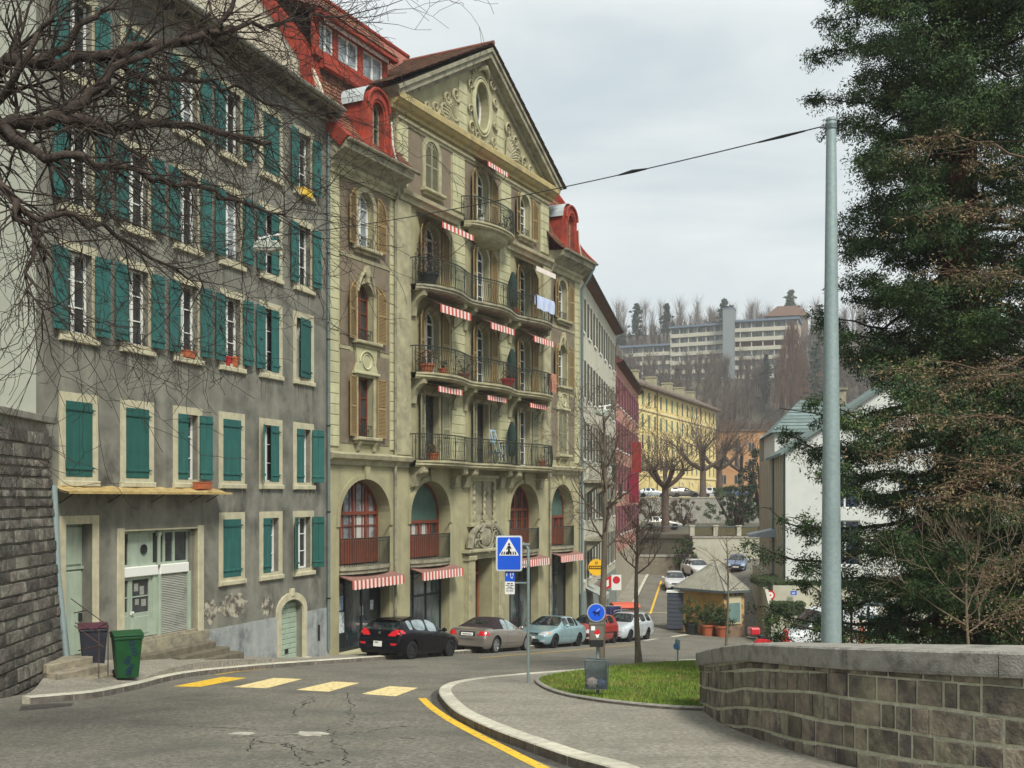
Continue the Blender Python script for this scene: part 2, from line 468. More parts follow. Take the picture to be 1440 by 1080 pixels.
# ---------------------------------------------------------------- road paint
def paint(name, quadpx, m, dz=.004):
    pts = [G(p[0], p[1]) for p in quadpx]
    return sheet(name, pts, m, dz, 0, step=1.0)
paint('crosswalk_stripe', [(243,965.5),(282,966),(347,953.5),(312,952)], YEL)
for q in [[(328,966.5),(375,968),(425,955),(385,953.5)], [(416,970.5),(462,973),(506,960.5),(468,958.5)], [(508,976),(556,979.5),(588,967.5),(548,965)]]:
    paint('crosswalk_stripe', q, PALEY)
cl = smooth_line([G(*p) for p in [(588,982),(600,994),(622,1010),(655,1029),(695,1050),(735,1071),(790,1098)]], 5)
sheet('yellow_line', cl+list(reversed(offs(cl, .15))), YEL, .004)
cl = smooth_line([G(*p) for p in [(306,949),(340,944),(390,939),(440,935),(480,931.5)]], 4)
sheet('yellow_line', cl+list(reversed(offs(cl, .09))), YEL, .004)
cl = [FB.w(3.0, 4.15), FB.w(19.5, 4.2)]
sheet('yellow_line', cl+list(reversed(offs(cl, -.1))), YEL, .004, step=3)
# threshold strip and other far lines
def seg(name, a, b, w, m, dz=.004):
    d = Vector((b[0]-a[0], b[1]-a[1])).normalized(); n_ = Vector((-d.y, d.x))*w/2
    return sheet(name, [(a[0]+n_.x,a[1]+n_.y),(b[0]+n_.x,b[1]+n_.y),(b[0]-n_.x,b[1]-n_.y),(a[0]-n_.x,a[1]-n_.y)], m, dz, step=3)
seg('stone_threshold', (6.9, 55.5), (10.4, 62.0), .3, KERB)
seg('yellow_line', (9.2, 71), (12.6, 90), .14, YEL)
seg('yellow_line', (8.4, 71.5), (11.0, 72), .12, PALEY)
for k in range(5): seg('white_dash', (14.2+k*.55, 68.5), (14.5+k*.55, 68.6), .18, WHT)
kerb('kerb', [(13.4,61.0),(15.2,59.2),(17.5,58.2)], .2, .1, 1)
# repaired cracks, patches and a drain cover on the road
CRACK = mat('crack_tar', (.018,.017,.016), rough=.8, bump=0)
def crack(pts, w=.018, jit=.05, sub=7):
    ln = []
    for i in range(len(pts)-1):
        for k in range(sub):
            t = k/sub
            ln.append((pts[i][0]+(pts[i+1][0]-pts[i][0])*t+random.gauss(0,jit), pts[i][1]+(pts[i+1][1]-pts[i][1])*t+random.gauss(0,jit)))
    mb = MB()
    for i in range(len(ln)-1):
        a, b = Vector(ln[i]), Vector(ln[i+1]); d = (b-a).normalized(); n_ = Vector((-d.y,d.x))
        w0 = w*random.uniform(.2,1.2); w1 = w*random.uniform(.2,1.2)
        mb.quad(*[(p.x, p.y, g(p.x,p.y)+.003) for p in (a+n_*w0, b+n_*w1, b-n_*w1, a-n_*w0)])
    tag(mb.build('road_crack', CRACK), kind='structure')
for pl_ in [[(486,972),(492,1000),(494,1022)], [(466,1026),(478,1048),(487,1080)], [(448,984),(425,992),(408,1010)], [(425,992),(440,978)], [(350,1040),(400,1048),(430,1078),(460,1070)],
            [(478,1034),(560,1022),(600,1023)], [(250,1022),(330,1024),(360,1026)], [(330,1036),(466,1032)], [(355,1040),(350,1060)], [(400,1045),(440,1062)], [(140,988),(210,981),(330,976)]]:
    crack([G(*p) for p in pl_], w=.010, jit=.045, sub=12)
crack([G(562,1037), G(590,1040)], .02, .005)
PATCH = mat('pale_patch', (.55,.52,.43), (.30,.285,.24), scale=9, bump=.3)
for c in [(341,1031.5,20,2.6),(437,1032,26,4.0)]:
    P_ = []
    for k in range(18):
        a = 2*PI*k/18; r = random.uniform(.65,1.1); P_.append(G(c[0]+c[2]*r*math.cos(a), c[1]+c[3]*r*math.sin(a)))
    sheet('road_patch', P_, PATCH, .003, step=2)
dk = mat('dirt_strip', (.05,.047,.04), (.085,.08,.068), scale=6, bump=.6)
P_ = [G(*p) for p in [(30,993),(60,990),(104,989),(100,993),(60,997),(26,1000)]]
sheet('drain_cover', P_, dk, .004, step=2)
el = [p for p in edgeI if p[1] < 23]
a_ = offs(el, -.01); b_ = offs(el, -.16)
sheet('gutter_dirt', a_+list(reversed(b_)), dk, .002, step=1.5)
# loose grit over road and pavement, fine enough to read as texture
V = []; Fc = []; cnt = 0
for _ in range(14000):
    y = 10+16*rng.random()**1.6; x = rng.uniform(-.5*y, .5*y)
    s_ = rng.uniform(.004,.011); a = rng.uniform(0, 6.28); z = g(x,y)+.004
    for k in range(3): V.append((x+s_*math.cos(a+k*2.1), y+s_*math.sin(a+k*2.1), z+rng.uniform(0,.004)))
    Fc.append((cnt,cnt+1,cnt+2)); cnt += 3
tag(fastmesh('road_grit', V, Fc, SPECK), 'pale grit scattered over the near asphalt', 'grit', kind='stuff')

# ---------------------------------------------------------------- curved parapet wall, right foreground
wl = smooth_line([(3.08,17.5),(3.0,16.6),(2.93,15.5),(2.93,14.4),(3.02,13.1),(3.17,11.9),(3.5,10.6),(4.3,9.0),(5.5,7.7),(7.2,6.7),(9.5,6.1),(13,5.8)], 10)
wL = [0]
for i in range(1, len(wl)): wL.append(wL[-1]+math.dist(wl[i], wl[i-1]))
def wat(s, off=0):
    for i in range(1, len(wl)):
        if s <= wL[i] or i == len(wl)-1:
            t = (s-wL[i-1])/(wL[i]-wL[i-1]); a = wl[i-1]; b = wl[i]; d = Vector((b[0]-a[0], b[1]-a[1])).normalized()
            return (a[0]+(b[0]-a[0])*t+d.y*(-off)*-1*-1, a[1]+(b[1]-a[1])*t+d.x*off*1)
def wat(s, off=0):
    i = 1
    while i < len(wl)-1 and s > wL[i]: i += 1
    t = (s-wL[i-1])/(wL[i]-wL[i-1]); a = wl[i-1]; b = wl[i]; d = Vector((b[0]-a[0], b[1]-a[1])).normalized()
    return (a[0]+(b[0]-a[0])*t-d.y*off, a[1]+(b[1]-a[1])*t+d.x*off)   # off>0 = away from the road side (right)
captop = lambda y: (-1.30-.12*(y-9) if y < 13.5 else -1.84-.175*(y-13.5))          # cap height falls with the street
par = thing('parapet_wall', 'curved parapet wall of squared brownish stone under a grey capstone in the right foreground', 'wall', (3.1,11.9,g(3.1,11.9)))
PL = Vector(par.location)
def loc3(s, off, z): x, y = wat(s, off); return (x-PL.x, y-PL.y, z-PL.z)
T = wL[-1]; capT = .22
mb = MB(); n = 140
for k in range(n+1):
    s = T*k/n; x, y = wat(s); zt = captop(y)-capT; zb = g(x, y)-.3
    for off, z in ((.006, zb), (.006, zt), (.47, zt), (.47, zb)): mb.v.append(loc3(s, off, z))
    if k:
        o = (k-1)*4
        for a in range(3): mb.f.append((o+a, o+a+1, o+4+a+1, o+4+a)); mb.m.append(0)
mb.f.append((0,1,2,3)); mb.m.append(0)
mb.build('mortar_core', MORTAR, par)
mb = MB()
ncs = 5; hc = [0,.2,.42,.63,.84,1.04]
for r in range(-1, 6):
    s = -.1 if r % 2 else -.25
    while s < T-.1:
        w_ = random.uniform(.16, .36) if random.random() < .8 else random.uniform(.36,.56); e = min(T, s+w_)
        s0 = max(0, s)+.019; s1 = e-.019
        if s1-s0 > .06:
            q = 3; dz0 = random.uniform(-.008,.008); dz1 = random.uniform(-.008,.008)
            dep = random.uniform(-.016, -.005); fr = []; bk = []
            for k in range(q+1):
                ss = s0+(s1-s0)*k/q; x, y = wat(ss); zt = captop(y)-capT-.10-.035*math.sin(ss*.7)
                wob = .016*math.sin(ss*1.1+r*1.3)+.008*math.sin(ss*3.1+r*2.1); wob2 = .016*math.sin(ss*1.1+(r+1)*1.3)+.008*math.sin(ss*3.1+(r+1)*2.1)
                hi = zt-r*.25+wob; lo = zt-(r+1)*.25+wob2+.03
                hi += dz1-.004
                if r == -1: lo = zt+.018; hi = zt+.095
                lo = max(lo, g(x,y)-.2)
                fr.append((ss, lo, hi))
            if fr[0][2]-fr[0][1] > .03 and fr[-1][2]-fr[-1][1] > .03:
                o = len(mb.v); c = .008
                for ss, lo, hi in fr:
                    mb.v.append(loc3(ss, .04, lo)); mb.v.append(loc3(ss, dep+c, lo+c*.4)); mb.v.append(loc3(ss, dep, lo+c)); mb.v.append(loc3(ss, dep+random.uniform(-.006,.006), (lo+hi)/2)); mb.v.append(loc3(ss, dep, hi-c)); mb.v.append(loc3(ss, dep+c, hi-c*.4)); mb.v.append(loc3(ss, .04, hi))
                for k in range(q):
                    for a in range(6): mb.f.append((o+k*7+a, o+k*7+a+1, o+(k+1)*7+a+1, o+(k+1)*7+a)); mb.m.append(0)
                mb.f.append(tuple(o+a for a in range(7))); mb.f.append(tuple(o+q*7+a for a in range(6,-1,-1))); mb.m += [0,0]
        s = e
mb.build('stone_courses', STONE2, par)
mb = MB(); s = -.06
while s < T-.02:
    e = min(T, s+random.uniform(1.5, 1.9)); k0 = 10; prof = [(-.05,0),(-.055,.03),(-.055,capT-.02),(-.035,capT),(.55,capT+.012),(.57,capT-.02),(.57,0)]
    for q in range(k0+1):
        ss = s+.004+(e-s-.008)*q/k0; x, y = wat(max(0,ss)); zt = captop(y)-capT
        pts = []
        for off, dz in prof:
            p = wat(max(0,ss), off)
            if ss < 0: p = (p[0], p[1]-ss)
            pts.append((p[0]-PL.x, p[1]-PL.y, zt+dz-PL.z+random.uniform(-.002,.002)))
        o = len(mb.v); mb.v.extend(pts); m_ = len(pts)
        if q:
            for a in range(m_): mb.f.append((o-m_+a, o-m_+(a+1)%m_, o+(a+1)%m_, o+a)); mb.m.append(0)
        if q in (0, k0): mb.f.append(tuple(o+a for a in range(m_))); mb.m.append(0)
    s = e
mb.build('capstone', CAPS, par)

# ---------------------------------------------------------------- retaining wall on the left with its drain pipe
rw = thing('retaining_wall', 'tall dark retaining wall of rough stone courses at the left edge', 'wall', (-9.96,24.0,g(-9.96,24.0)), math.atan2(-1, .08))
# local x: towards the camera; local y: to the right of that = outward? build with outward = +y
RL = 21.0; RT = 1.77-g(-9.96,24.0)
def rz(x): return g(-9.96+.0797*x, 24-x)-g(-9.96,24.0)
def rb(h): return -.36*h/RT
mb = MB(); n = 30
for k in range(n+1):
    x = RL*k/n
    for z in (rz(x)-.3, RT-.12): mb.v.append((x-.0+(rb(z)*-1 if k==0 else 0), rb(z)-.04, z))
    for z in (RT-.12, rz(x)-.3): mb.v.append((x+(rb(z)*-1 if k==0 else 0), -1.6, z))
    if k:
        o = (k-1)*4
        for a in range(3): mb.f.append((o+a,o+a+1,o+5+a,o+4+a)); mb.m.append(0)
mb.f.append((0,1,2,3)); mb.m.append(0)
mb.build('mortar_core', MORTARD, rw)
mb = MB(); z = -.25; row = 0
while z < RT+2.3:
    hh = random.uniform(.17,.32); x = -.35+random.uniform(0,.2)
    while x < RL:
        w_ = random.uniform(.2,.7); xa = max(-rb(z)*1.0 if z < RT else 0, x); xb = x+w_
        zz = z; off = 0
        lo0 = zz+rz(xb)*0; lo = zz; hi = zz+hh
        # courses run level; skip those under ground or above top
        if lo > rz((xa+xb)/2)-.3 and hi < RT-.1 and xb-xa > .1:
            d = random.uniform(0,.035); c = .02; y0 = rb(lo); y1 = rb(hi)
            j = lambda: random.uniform(-.008,.008)
            A = [(xa+.01,y0-.05,lo+.01),(xb-.01,y0-.05,lo+.01),(xb-.01,y1-.05,hi-.01),(xa+.01,y1-.05,hi-.01)]
            B = [(xa+.01+c,y0+d+j(),lo+.01+c),(xb-.01-c,y0+d+j(),lo+.01+c),(xb-.01-c,y1+d+j(),hi-.01-c),(xa+.01+c,y1+d+j(),hi-.01-c)]
            C_ = [((xa+xb)/2, (y0+y1)/2+d+random.uniform(0,.02), (lo+hi)/2)]
            mb.add(A+B+C_, [(0,1,5,4),(1,2,6,5),(2,3,7,6),(3,0,4,7),(4,5,8),(5,6,8),(6,7,8),(7,4,8)])
            if x < 0:   # quoins returning round the end
                for kk in range(3):
                    yy = y0-.05-kk*.5
                    mb.add([(xa-.03,yy,lo+.01),(xa-.03,yy-.46,lo+.01),(xa-.03,yy-.46,hi-.01),(xa-.03,yy,hi-.01),(xa+.04,yy,lo+.01),(xa+.04,yy-.46,lo+.01),(xa+.04,yy-.46,hi-.01),(xa+.04,yy,hi-.01)],[(0,1,2,3),(0,1,5,4),(1,2,6,5),(2,3,7,6),(3,0,4,7)])
        x = xb
    z += hh; row += 1
mb.build('stone_courses', STONE, rw)
mb = MB(); x = -.05
while x < RL:
    w_ = random.uniform(.9,1.3)
    mb.box(x+.008, x+w_-.008, -1.6, rb(RT)+.09, RT-.12, RT+.03); mb.box(x+.008+.003, x+w_-.012, -1.5, rb(RT)+.02, RT-.42, RT-.36); x += w_
mb.build('coping', mat('coping_stone', (.17,.16,.13), (.26,.25,.21), scale=4, bump=.6, island=.2), rw, bevel=.015)
dp = thing('drain_pipe', 'light grey steel pipe leaning against the dark stone retaining wall', 'pipe', (-9.9,23.75,g(-9.9,23.75)), rw.rotation_euler.z)
mb = MB(); mb.tube([(.0,.05,.02),(.0,.02,.3),(.03,-.20,2.4),(.05,-.28,4.45)], .075, 12); mb.build('pipe', STEEL, dp, smooth=True)
for h in (1.2, 3.2):
    mb = MB(); mb.tube([(.02,-.02-.09*h+.0,h-.03),(.02,-.02-.09*h,h+.03)], .09, 12)
    mb.build('bracket', DSTEEL, dp)
# ================================================================ grey plastered house with green shutters
PLAS = mat('grey_plaster', (.115,.112,.092), (.215,.21,.172), scale=1.3, bump=.35, bscale=70, streak=((.33,.33,.265), .42, 1.9, .22), c3=(.05,.048,.04), s3=.7, t3=(.53,.72), detail=12)
PLASP = mat('pale_plaster', (.36,.38,.31), (.43,.44,.36), scale=1.2, bump=.2, bscale=60, streak=((.25,.26,.21), .4, 2.0, .2))
SURR = mat('pale_stone_surround', (.52,.485,.33), (.40,.37,.255), scale=3.5, bump=.25, bscale=40, streak=((.26,.24,.17), .4, 9, .9))
GREEN = mat('green_shutter_paint', (.012,.080,.073), (.018,.105,.095), scale=2.5, rough=.65, bump=.2, bscale=50, island=.16, streak=((.03,.12,.10), .7, 7, .6))
GREEN2 = mat('dark_green_shutter_paint', (.010,.072,.06), (.014,.09,.075), scale=2.5, rough=.65, bump=.2, bscale=50, island=.16)
WFR = mat('white_window_paint', (.70,.71,.66), rough=.5, bump=0)
GLASS = mat('window_glass', (.014,.017,.019), (.045,.05,.052), scale=1.6, rough=.08, bump=0, spec=.7)
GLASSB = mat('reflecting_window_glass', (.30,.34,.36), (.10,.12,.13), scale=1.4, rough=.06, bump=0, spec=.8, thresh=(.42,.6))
CURT = mat('curtain', (.5,.5,.46), (.32,.32,.3), scale=1, stretch=(18,1,.5), rough=.9, bump=0)
BLUEG = mat('blue_grey_plinth', (.235,.26,.255), (.34,.355,.335), scale=1.8, bump=.3, bscale=30, c3=(.14,.155,.16), s3=1.1, t3=(.5,.66), streak=((.42,.43,.40),.5,3,.4), detail=12)
ROOFT = mat('brown_roof_tiles', (.16,.075,.045), (.10,.055,.04), scale=3, bump=.5, bscale=12, island=.3)
LGREEN = mat('pale_green_woodwork', (.36,.43,.34), (.30,.36,.28), scale=3, bump=.1, rough=.6, streak=((.2,.24,.19),.4,8,.7))
WOODD = mat('dark_wood', (.05,.04,.03), bump=.1)
ZINC = mat('zinc_pipe', (.14,.19,.19), (.19,.24,.24), scale=6, rough=.5, metal=.3, bump=.05)

gb_ = thing('grey_house', 'grey plastered house with green shutters and a roller shop front, left of the ornate building', 'house', (FG.X0, FG.D0, 0), FG.rot)
def shutter_mb(w, h, back=False):
    "hinge at x=0, extends +x, thickness in y 0..-.04, planks + two battens"
    mb = MB(); n = 3 if w > .45 else 2
    for i in range(n):
        mb.cham(i*w/n+.002, (i+1)*w/n-.002, -.035, 0, 0, h, .006)
    for z in (.16, h-.22):
        mb.cham(.0, w, -.06, -.036, z, z+.07, .006)
    for z in (.195, h-.185): mb.box(-.05, .03, -.075, -.061, z-.015, z+.015)
    if back: mb.box(w*.45, w*.75, -.08, -.061, h*.48, h*.5)
    return mb
BAYS = [1.42, 3.46, 5.50, 7.52, 9.55, 11.45]
ROWS = [(9.95,11.75), (6.88,8.78), (3.88,5.78), (.50,2.26)]
ww = .43       # half opening width
WD = {}
# state: per (row,bay) -> (left shutter, right shutter); 'c' closed, 'o' open flat, 'h' ajar
states = {
 (0,0):('o','o'),(0,1):('c','c'),(0,2):('o','o'),(0,3):('o','o'),(0,4):('cl','cl'),(0,5):('o','o'),
 (1,0):('o','o'),(1,1):('o','o'),(1,2):('o','o'),(1,3):('o','o'),(1,4):('o','hc'),(1,5):('o','o'),
 (2,0):('o','o'),(2,1):('o','o'),(2,2):('o','o'),(2,3):('o','o'),(2,4):('o','hc'),(2,5):('x','w'),
 (3,0):('c','c'),(3,1):('c','c'),(3,2):('c','h'),(3,3):('c','c'),(3,4):('h','c'),(3,5):('c','h')}
holes = []; deps = []; info = []
for r, (z0, z1) in enumerate(ROWS):
    for b, u in enumerate(BAYS):
        z1_ = z1 if not (r == 3 and b >= 4) else z1-.04
        holes.append(rect(u-ww, u+ww, z0, z1_)); deps.append(.24); info.append((r,b,u,z0,z1_))
for b in (3,4,5):
    u = BAYS[b]; holes.append(rect(u-ww, u+ww, -2.28, -.62)); deps.append(.24); info.append((4,b,u,-2.28,-.62))
states[(4,3)] = ('c','c'); states[(4,4)] = ('cn','n'); states[(4,5)] = ('hw','h')
zbl = g(*FG.w(0))-.4; zbr = g(*FG.w(GL))-.4
dr = rect(1.0, 1.86, -3.9, -.62); sh = rect(2.98, 5.93, -3.62, -.84)
ad = arch(10.05, 11.35, -5.2, -3.22, .38, 10)
allh = holes+[dr, sh, ad]; dd = deps+[.35, .34, .28]
mb = MB(); mb.holed([(-.0,zbl-.6),(GL,zbr-.6),(GL,13.0),(0,13.0)], allh, 0, dd)
mb.box(0, GL, .6, .62, -6.5, 12.9); mb.box(GL-.02, GL+.0, .62, 9, -6.5, 12.9)
wallg = mb.build('wall', PLAS, gb_)
def lead(z0, z1): pass
for (r, b, u, z0, z1) in info:
    # surround
    o_ = rect(u-ww-.20, u+ww+.20, z0-.22, z1+.2); i_ = rect(u-ww, u+ww, z0-.004, z1)
    mb = MB(); mb.ring(o_, i_, -.02, .02, 0); 
    f_ = mb; 
    mb2 = MB()
    fr = rect(u-ww, u+ww, z0, z1); st = states[(r,b)]
    closed = st[0] == 'c' and st[1] == 'c'
    ring1 = inset_loop(fr, .05)
    mb2.ring(fr, ring1, .17, .23)
    mb2.box(u-.04, u+.04, .16, .225, z0+.05, z1-.05)
    hgt = z1-z0
    for q in (1,2): 
        zz = z0+hgt*q/3; mb2.box(u-ww+.05, u-.04, .18, .215, zz-.014, zz+.014); mb2.box(u+.04, u+ww-.05, .18, .215, zz-.014, zz+.014)
    win = mb2.build('window', WFR, gb_)
    f_.build('window_surround', SURR, win)
    mb = MB(); mb.quad((u-ww,.21,z0),(u+ww,.21,z0),(u+ww,.21,z1),(u-ww,.21,z1))
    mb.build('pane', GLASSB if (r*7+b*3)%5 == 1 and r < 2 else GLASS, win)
    mb = MB(); mb.cham(u-ww-.22, u+ww+.22, -.09, .0, z0-.24, z0-.10, .02); mb.build('sill', SURR, win)
    if not closed and r in (0,1,2) and (r,b) != (2,5):
        mb = MB()
        for x_ in (u-.35, u-.21, u-.07, u+.07, u+.21, u+.35): mb.tube([(x_, .06, z0), (x_, .06, z0+.3)], .008, 4)
        mb.tube([(u-ww,.06,z0+.3),(u+ww,.06,z0+.3)], .012, 4); mb.build('window_guard', BLACKM, win)
    if not closed and r in (1,2) and b in (0,1,3):
        mb = MB()
        mb.quad((u-ww+.05,.208,z0+.05),(u-ww+.2,.208,z0+.05),(u-ww+.2,.208,z1-.05),(u-ww+.05,.208,z1-.05)); mb.build('curtain', CURT, win)
    for side, s_ in ((-1, st[0]), (1, st[1])):
        hh = z1-z0-.0; wS = ww-.005 if s_ != 'o' else .46
        mname = GREEN2 if (r, b) in ((3,1),(3,0),(4,5),(2,5)) else GREEN
        if s_ in ('x','n'): continue
        if s_ == 'w':      # one big leaf ajar covering the bay
            m_ = shutter_mb(.80, hh); ang = rad(-14); x0 = u+ww-.04
            o = m_.build('shutter', GREEN2, win, loc=(x0, -.02, z0+.0)); o.rotation_euler.z = PI+rad(9); o.scale = (1,-1,1)
            continue
        m_ = shutter_mb(wS, hh, s_ == 'o')
        if s_ in ('c','cl','cn','hc'):   # closed leaf inside the surround, nearly flush
            if s_ == 'cn': m_ = shutter_mb(.40, hh)
            if s_ == 'hc': m_ = shutter_mb(.40, hh)
            ang = 0 if side < 0 else PI
            if s_ == 'cl': ang = rad(-8) if side < 0 else PI+rad(8)
            o = m_.build('shutter', mname, win, loc=(u+side*ww, .0 if s_ != 'cl' else -.02, z0))
            if side > 0: o.scale = (-1,1,1)
            if s_ == 'cl': o.rotation_euler.z = rad(-10)*(-side)*-1
        elif s_ == 'o':
            o = m_.build('shutter', mname, win, loc=(u+side*(ww+.02), -.085, z0+random.uniform(-.015,.015)))
            if side < 0: o.scale = (-1,1,1)
            o.rotation_euler.z = rad(random.uniform(1,5))*side*-1
        elif s_ in ('h','hw'):
            a_ = rad(78) if s_ == 'h' else rad(60)
            if b == 2 and r == 3: a_ = rad(38)
            o = m_.build('shutter', mname, win, loc=(u+side*(ww+.03), -.05, z0))
            if side < 0: o.scale = (-1,1,1)
            o.rotation_euler.z = (-side)*a_*.42 if s_ == 'h' else rad(22)
# door with pale frame (left)
mb = MB(); mb.ring([(.8,-3.9),(2.08,-3.9),(2.08,-.42),(.8,-.42)], [(1.0,-3.9),(1.86,-3.9),(1.86,-.62),(1.0,-.62)], -.02, .03)
mb.build('door_surround', SURR, gb_)
mb = MB(); mb.box(1.0, 1.86, .30, .345, -3.9, -.62, 0); mb.cham(1.05,1.81,.27,.3,-3.75,-1.75,.02); mb.cham(1.05,1.81,.26,.3,-1.6,-.68,.02); mb.box(1.0,1.86,.25,.3,-1.70,-1.64)
d_ = mb.build('door', LGREEN, gb_); mb = MB(); mb.box(1.7,1.76,.2,.27,-2.95,-2.75); mb.build('handle', BLACKM, d_)
# shop front
mb = MB()
mb.cham(2.72, 2.98, -.03, .3, -3.75, -.76, .015); mb.cham(5.93, 6.19, -.03, .3, -3.9, -.76, .015)
mb.box(2.98, 5.93, -.02, .25, -.84, -.80)
mb.build('shopfront_piers', SURR, gb_)
sf = MB()
sf.box(2.98, 5.93, .19, .27, -.92, -.84); 
for x_ in (2.98, 3.36, 4.22, 4.72, 5.12, 5.72): sf.box(x_, x_+.09, .20, .26, -1.72, -.92)
sf.box(2.98, 5.93, .19, .27, -1.78, -1.70)
sf.box(3.45, 4.22, .215, .25, -1.70, -.92)
sfo = sf.build('shopfront', LGREEN, gb_)
mb = MB(); mb.box(2.98, 5.93, .232, .26, -1.72, -.9); mb.build('pane', GLASS, sfo)
mb = MB(); mb.lathe([(.0,-.0),(.10,-.0),(.13,.02),(.13,.03)], n=20); o = mb.build('vent', BLACKM, sfo, loc=(3.95,.21,-1.33)); o.rotation_euler.x = rad(90)
mb = MB(); mb.lathe([(.05,0),(.05,.75),(.08,.8),(.08,.86)], (4.45,.12,-1.76), 12); mb.build('column', LGREEN, sfo, smooth=True)
for (x0_, x1_) in ((3.02,4.42),(4.5,5.7)):
    mb = MB(); mb.cham(x0_, x1_, .10, .2, -2.02, -1.76, .02); mb.build('shutter_box', WFR, sfo)
# glazed shop door, left
mb = MB()
mb.ring(rect(3.0,3.42,-3.58,-2.02), rect(3.06,3.36,-2.9,-2.1), .2, .26); mb.ring(rect(3.42,4.26,-3.58,-2.02), rect(3.52,4.16,-2.95,-2.1), .2, .26)
mb.box(3.06,3.36,.21,.25,-2.55,-2.52); mb.box(3.52,4.16,.21,.25,-2.55,-2.52)
mb.cham(3.08,3.34,.185,.2,-3.5,-3.0,.01); mb.cham(3.52,4.16,.185,.2,-3.5,-3.05,.01)
mb.box(4.26,4.42,.15,.26,-3.58,-2.02)
dd_ = mb.build('shop_door', LGREEN, gb_)
mb = MB(); mb.box(3.0,4.2,.235,.25,-3.0,-2.05); mb.build('pane', GLASS, dd_)
mb = MB(); mb.box(3.44,3.5,.15,.2,-2.98,-2.9); mb.ball((3.47,.13,-2.92),.03); mb.build('handle', WFR, dd_)
mb = MB(); 
for (a,b_,c,d__) in ((3.62,3.78,-2.4,-2.2),(3.84,4.0,-2.5,-2.28),(3.66,3.8,-2.75,-2.6),(3.9,4.08,-2.8,-2.62)): mb.box(a,b_,.228,.233,c,d__)
tag(mb.build('posted_notes', mat('faded_paper',(.30,.31,.27),(.2,.2,.18),scale=20), dd_))['kind'] = 'stuff'
# roller shutter
mb = MB(); z = -3.6; k = 0
while z < -2.04:
    mb.add([(4.52,.17,z),(5.66,.17,z),(5.66,.145,z+.024),(4.52,.145,z+.024),(4.52,.17,z+.046),(5.66,.17,z+.046)], [(0,1,2,3),(3,2,5,4)]); z += .046
rs = mb.build('roller_shutter', mat('roller_metal',(.27,.28,.24),(.37,.375,.33),scale=2,stretch=(1,1,6),rough=.6,bump=.2,c3=(.2,.2,.17),s3=2.4), gb_)
for x_ in (4.42, 5.66):
    mb = MB(); mb.cham(x_, x_+.10, .08, .26, -3.6, -2.0, .012); mb.build('guide_rail', LGREEN, rs)
mb = MB(); mb.box(5.76,5.93,.14,.3,-3.6,-.92); mb.build('shopfront_piers', PLAS, gb_)
mb = MB(); mb.box(2.9,6.2,-.02,.3,-3.80,-3.6); mb.box(2.9,6.3,-.12,-.02,-4.3,-3.66); mb.build('threshold', mat('worn_step_stone',(.34,.30,.21),(.18,.165,.125),scale=5,bump=.5,island=.15), gb_)
# steps down at the shop's right end
for k, (z_, x0_, x1_, y_) in enumerate(((-3.96,2.9,6.25,-.38),(-4.14,4.3,6.5,-.66),(-4.30,4.9,6.8,-.92))):
    mb = MB(); mb.cham(x0_, x1_, y_, -.16 if k==0 else -.1, z_-.55, z_, .02); tag(mb.build('step', mat('step_stone',(.10,.088,.062),(.17,.15,.105),scale=5,bump=.5), gb_))
rs_ = random.Random(12)
for lab_, m_, cnt_, w0, w1, l0, l1, yy in (('lime_streaks', mat('lime_streak',(.27,.27,.215),(.20,.20,.16),scale=9,bump=.2), 5, .012, .05, .25, 1.05, -.0035),('soot_streaks', mat('soot_streak',(.075,.07,.058),(.11,.105,.085),scale=9,bump=.2), 4, .02, .09, .3, .8, -.0022)):
    mb = MB()
    for (r, b, u, z0, z1) in info:
        if r == 4: continue
        for k in range(cnt_):
            x = u+rs_.uniform(-.6,.6); zt = z0-.24; w = rs_.uniform(w0,w1); l = min(rs_.uniform(l0,l1), 1.2 if r < 3 else .28); P_ = []; Q_ = []
            for q in range(7):
                f = q/6; ww2 = w*(1-f**1.5)*rs_.uniform(.6,1.15)+.003; xx = x+.012*math.sin(q*1.7+x*9); P_.append((xx-ww2/2,zt-l*f)); Q_.append((xx+ww2/2,zt-l*f))
            for q in range(6): mb.quad((P_[q][0],yy,P_[q][1]),(Q_[q][0],yy,Q_[q][1]),(Q_[q+1][0],yy,Q_[q+1][1]),(P_[q+1][0],yy,P_[q+1][1]))
    tag(mb.build(lab_, m_, gb_))['kind'] = 'stuff'
# rusty yellow canopy
CAN = mat('ochre_canopy_sheet', (.48,.36,.14), (.30,.20,.08), scale=4, bump=.4, c3=(.42,.38,.26), s3=3)
mb = MB(); n = 30; m4 = 6; pts = []
for i in range(n+1):
    for j in range(m4+1):
        u_ = .45+6.2*i/n; t = j/m4
        pts.append((u_, -.62*t, .27-.13*t+.012*math.sin(i*2.1+j)+.01*math.sin(i*.8)+random.uniform(-.006,.006)))
mb.add(pts, [(i*(m4+1)+j, i*(m4+1)+j+1, (i+1)*(m4+1)+j+1, (i+1)*(m4+1)+j) for i in range(n) for j in range(m4)])
mb.add([(p[0],p[1],p[2]-.035) for p in pts], [(i*(m4+1)+j, (i+1)*(m4+1)+j, (i+1)*(m4+1)+j+1, i*(m4+1)+j+1) for i in range(n) for j in range(m4)])
mb.box(.45,6.65,-.63,-.61,.09,.15)
can = mb.build('canopy', CAN, gb_)
for u_ in (.8,2.4,4.0,5.6,6.3):
    mb = MB(); mb.tube([(u_,-.01,-.12),(u_,-.5,.13)],.014,5); mb.build('bracket', BLACKM, can)
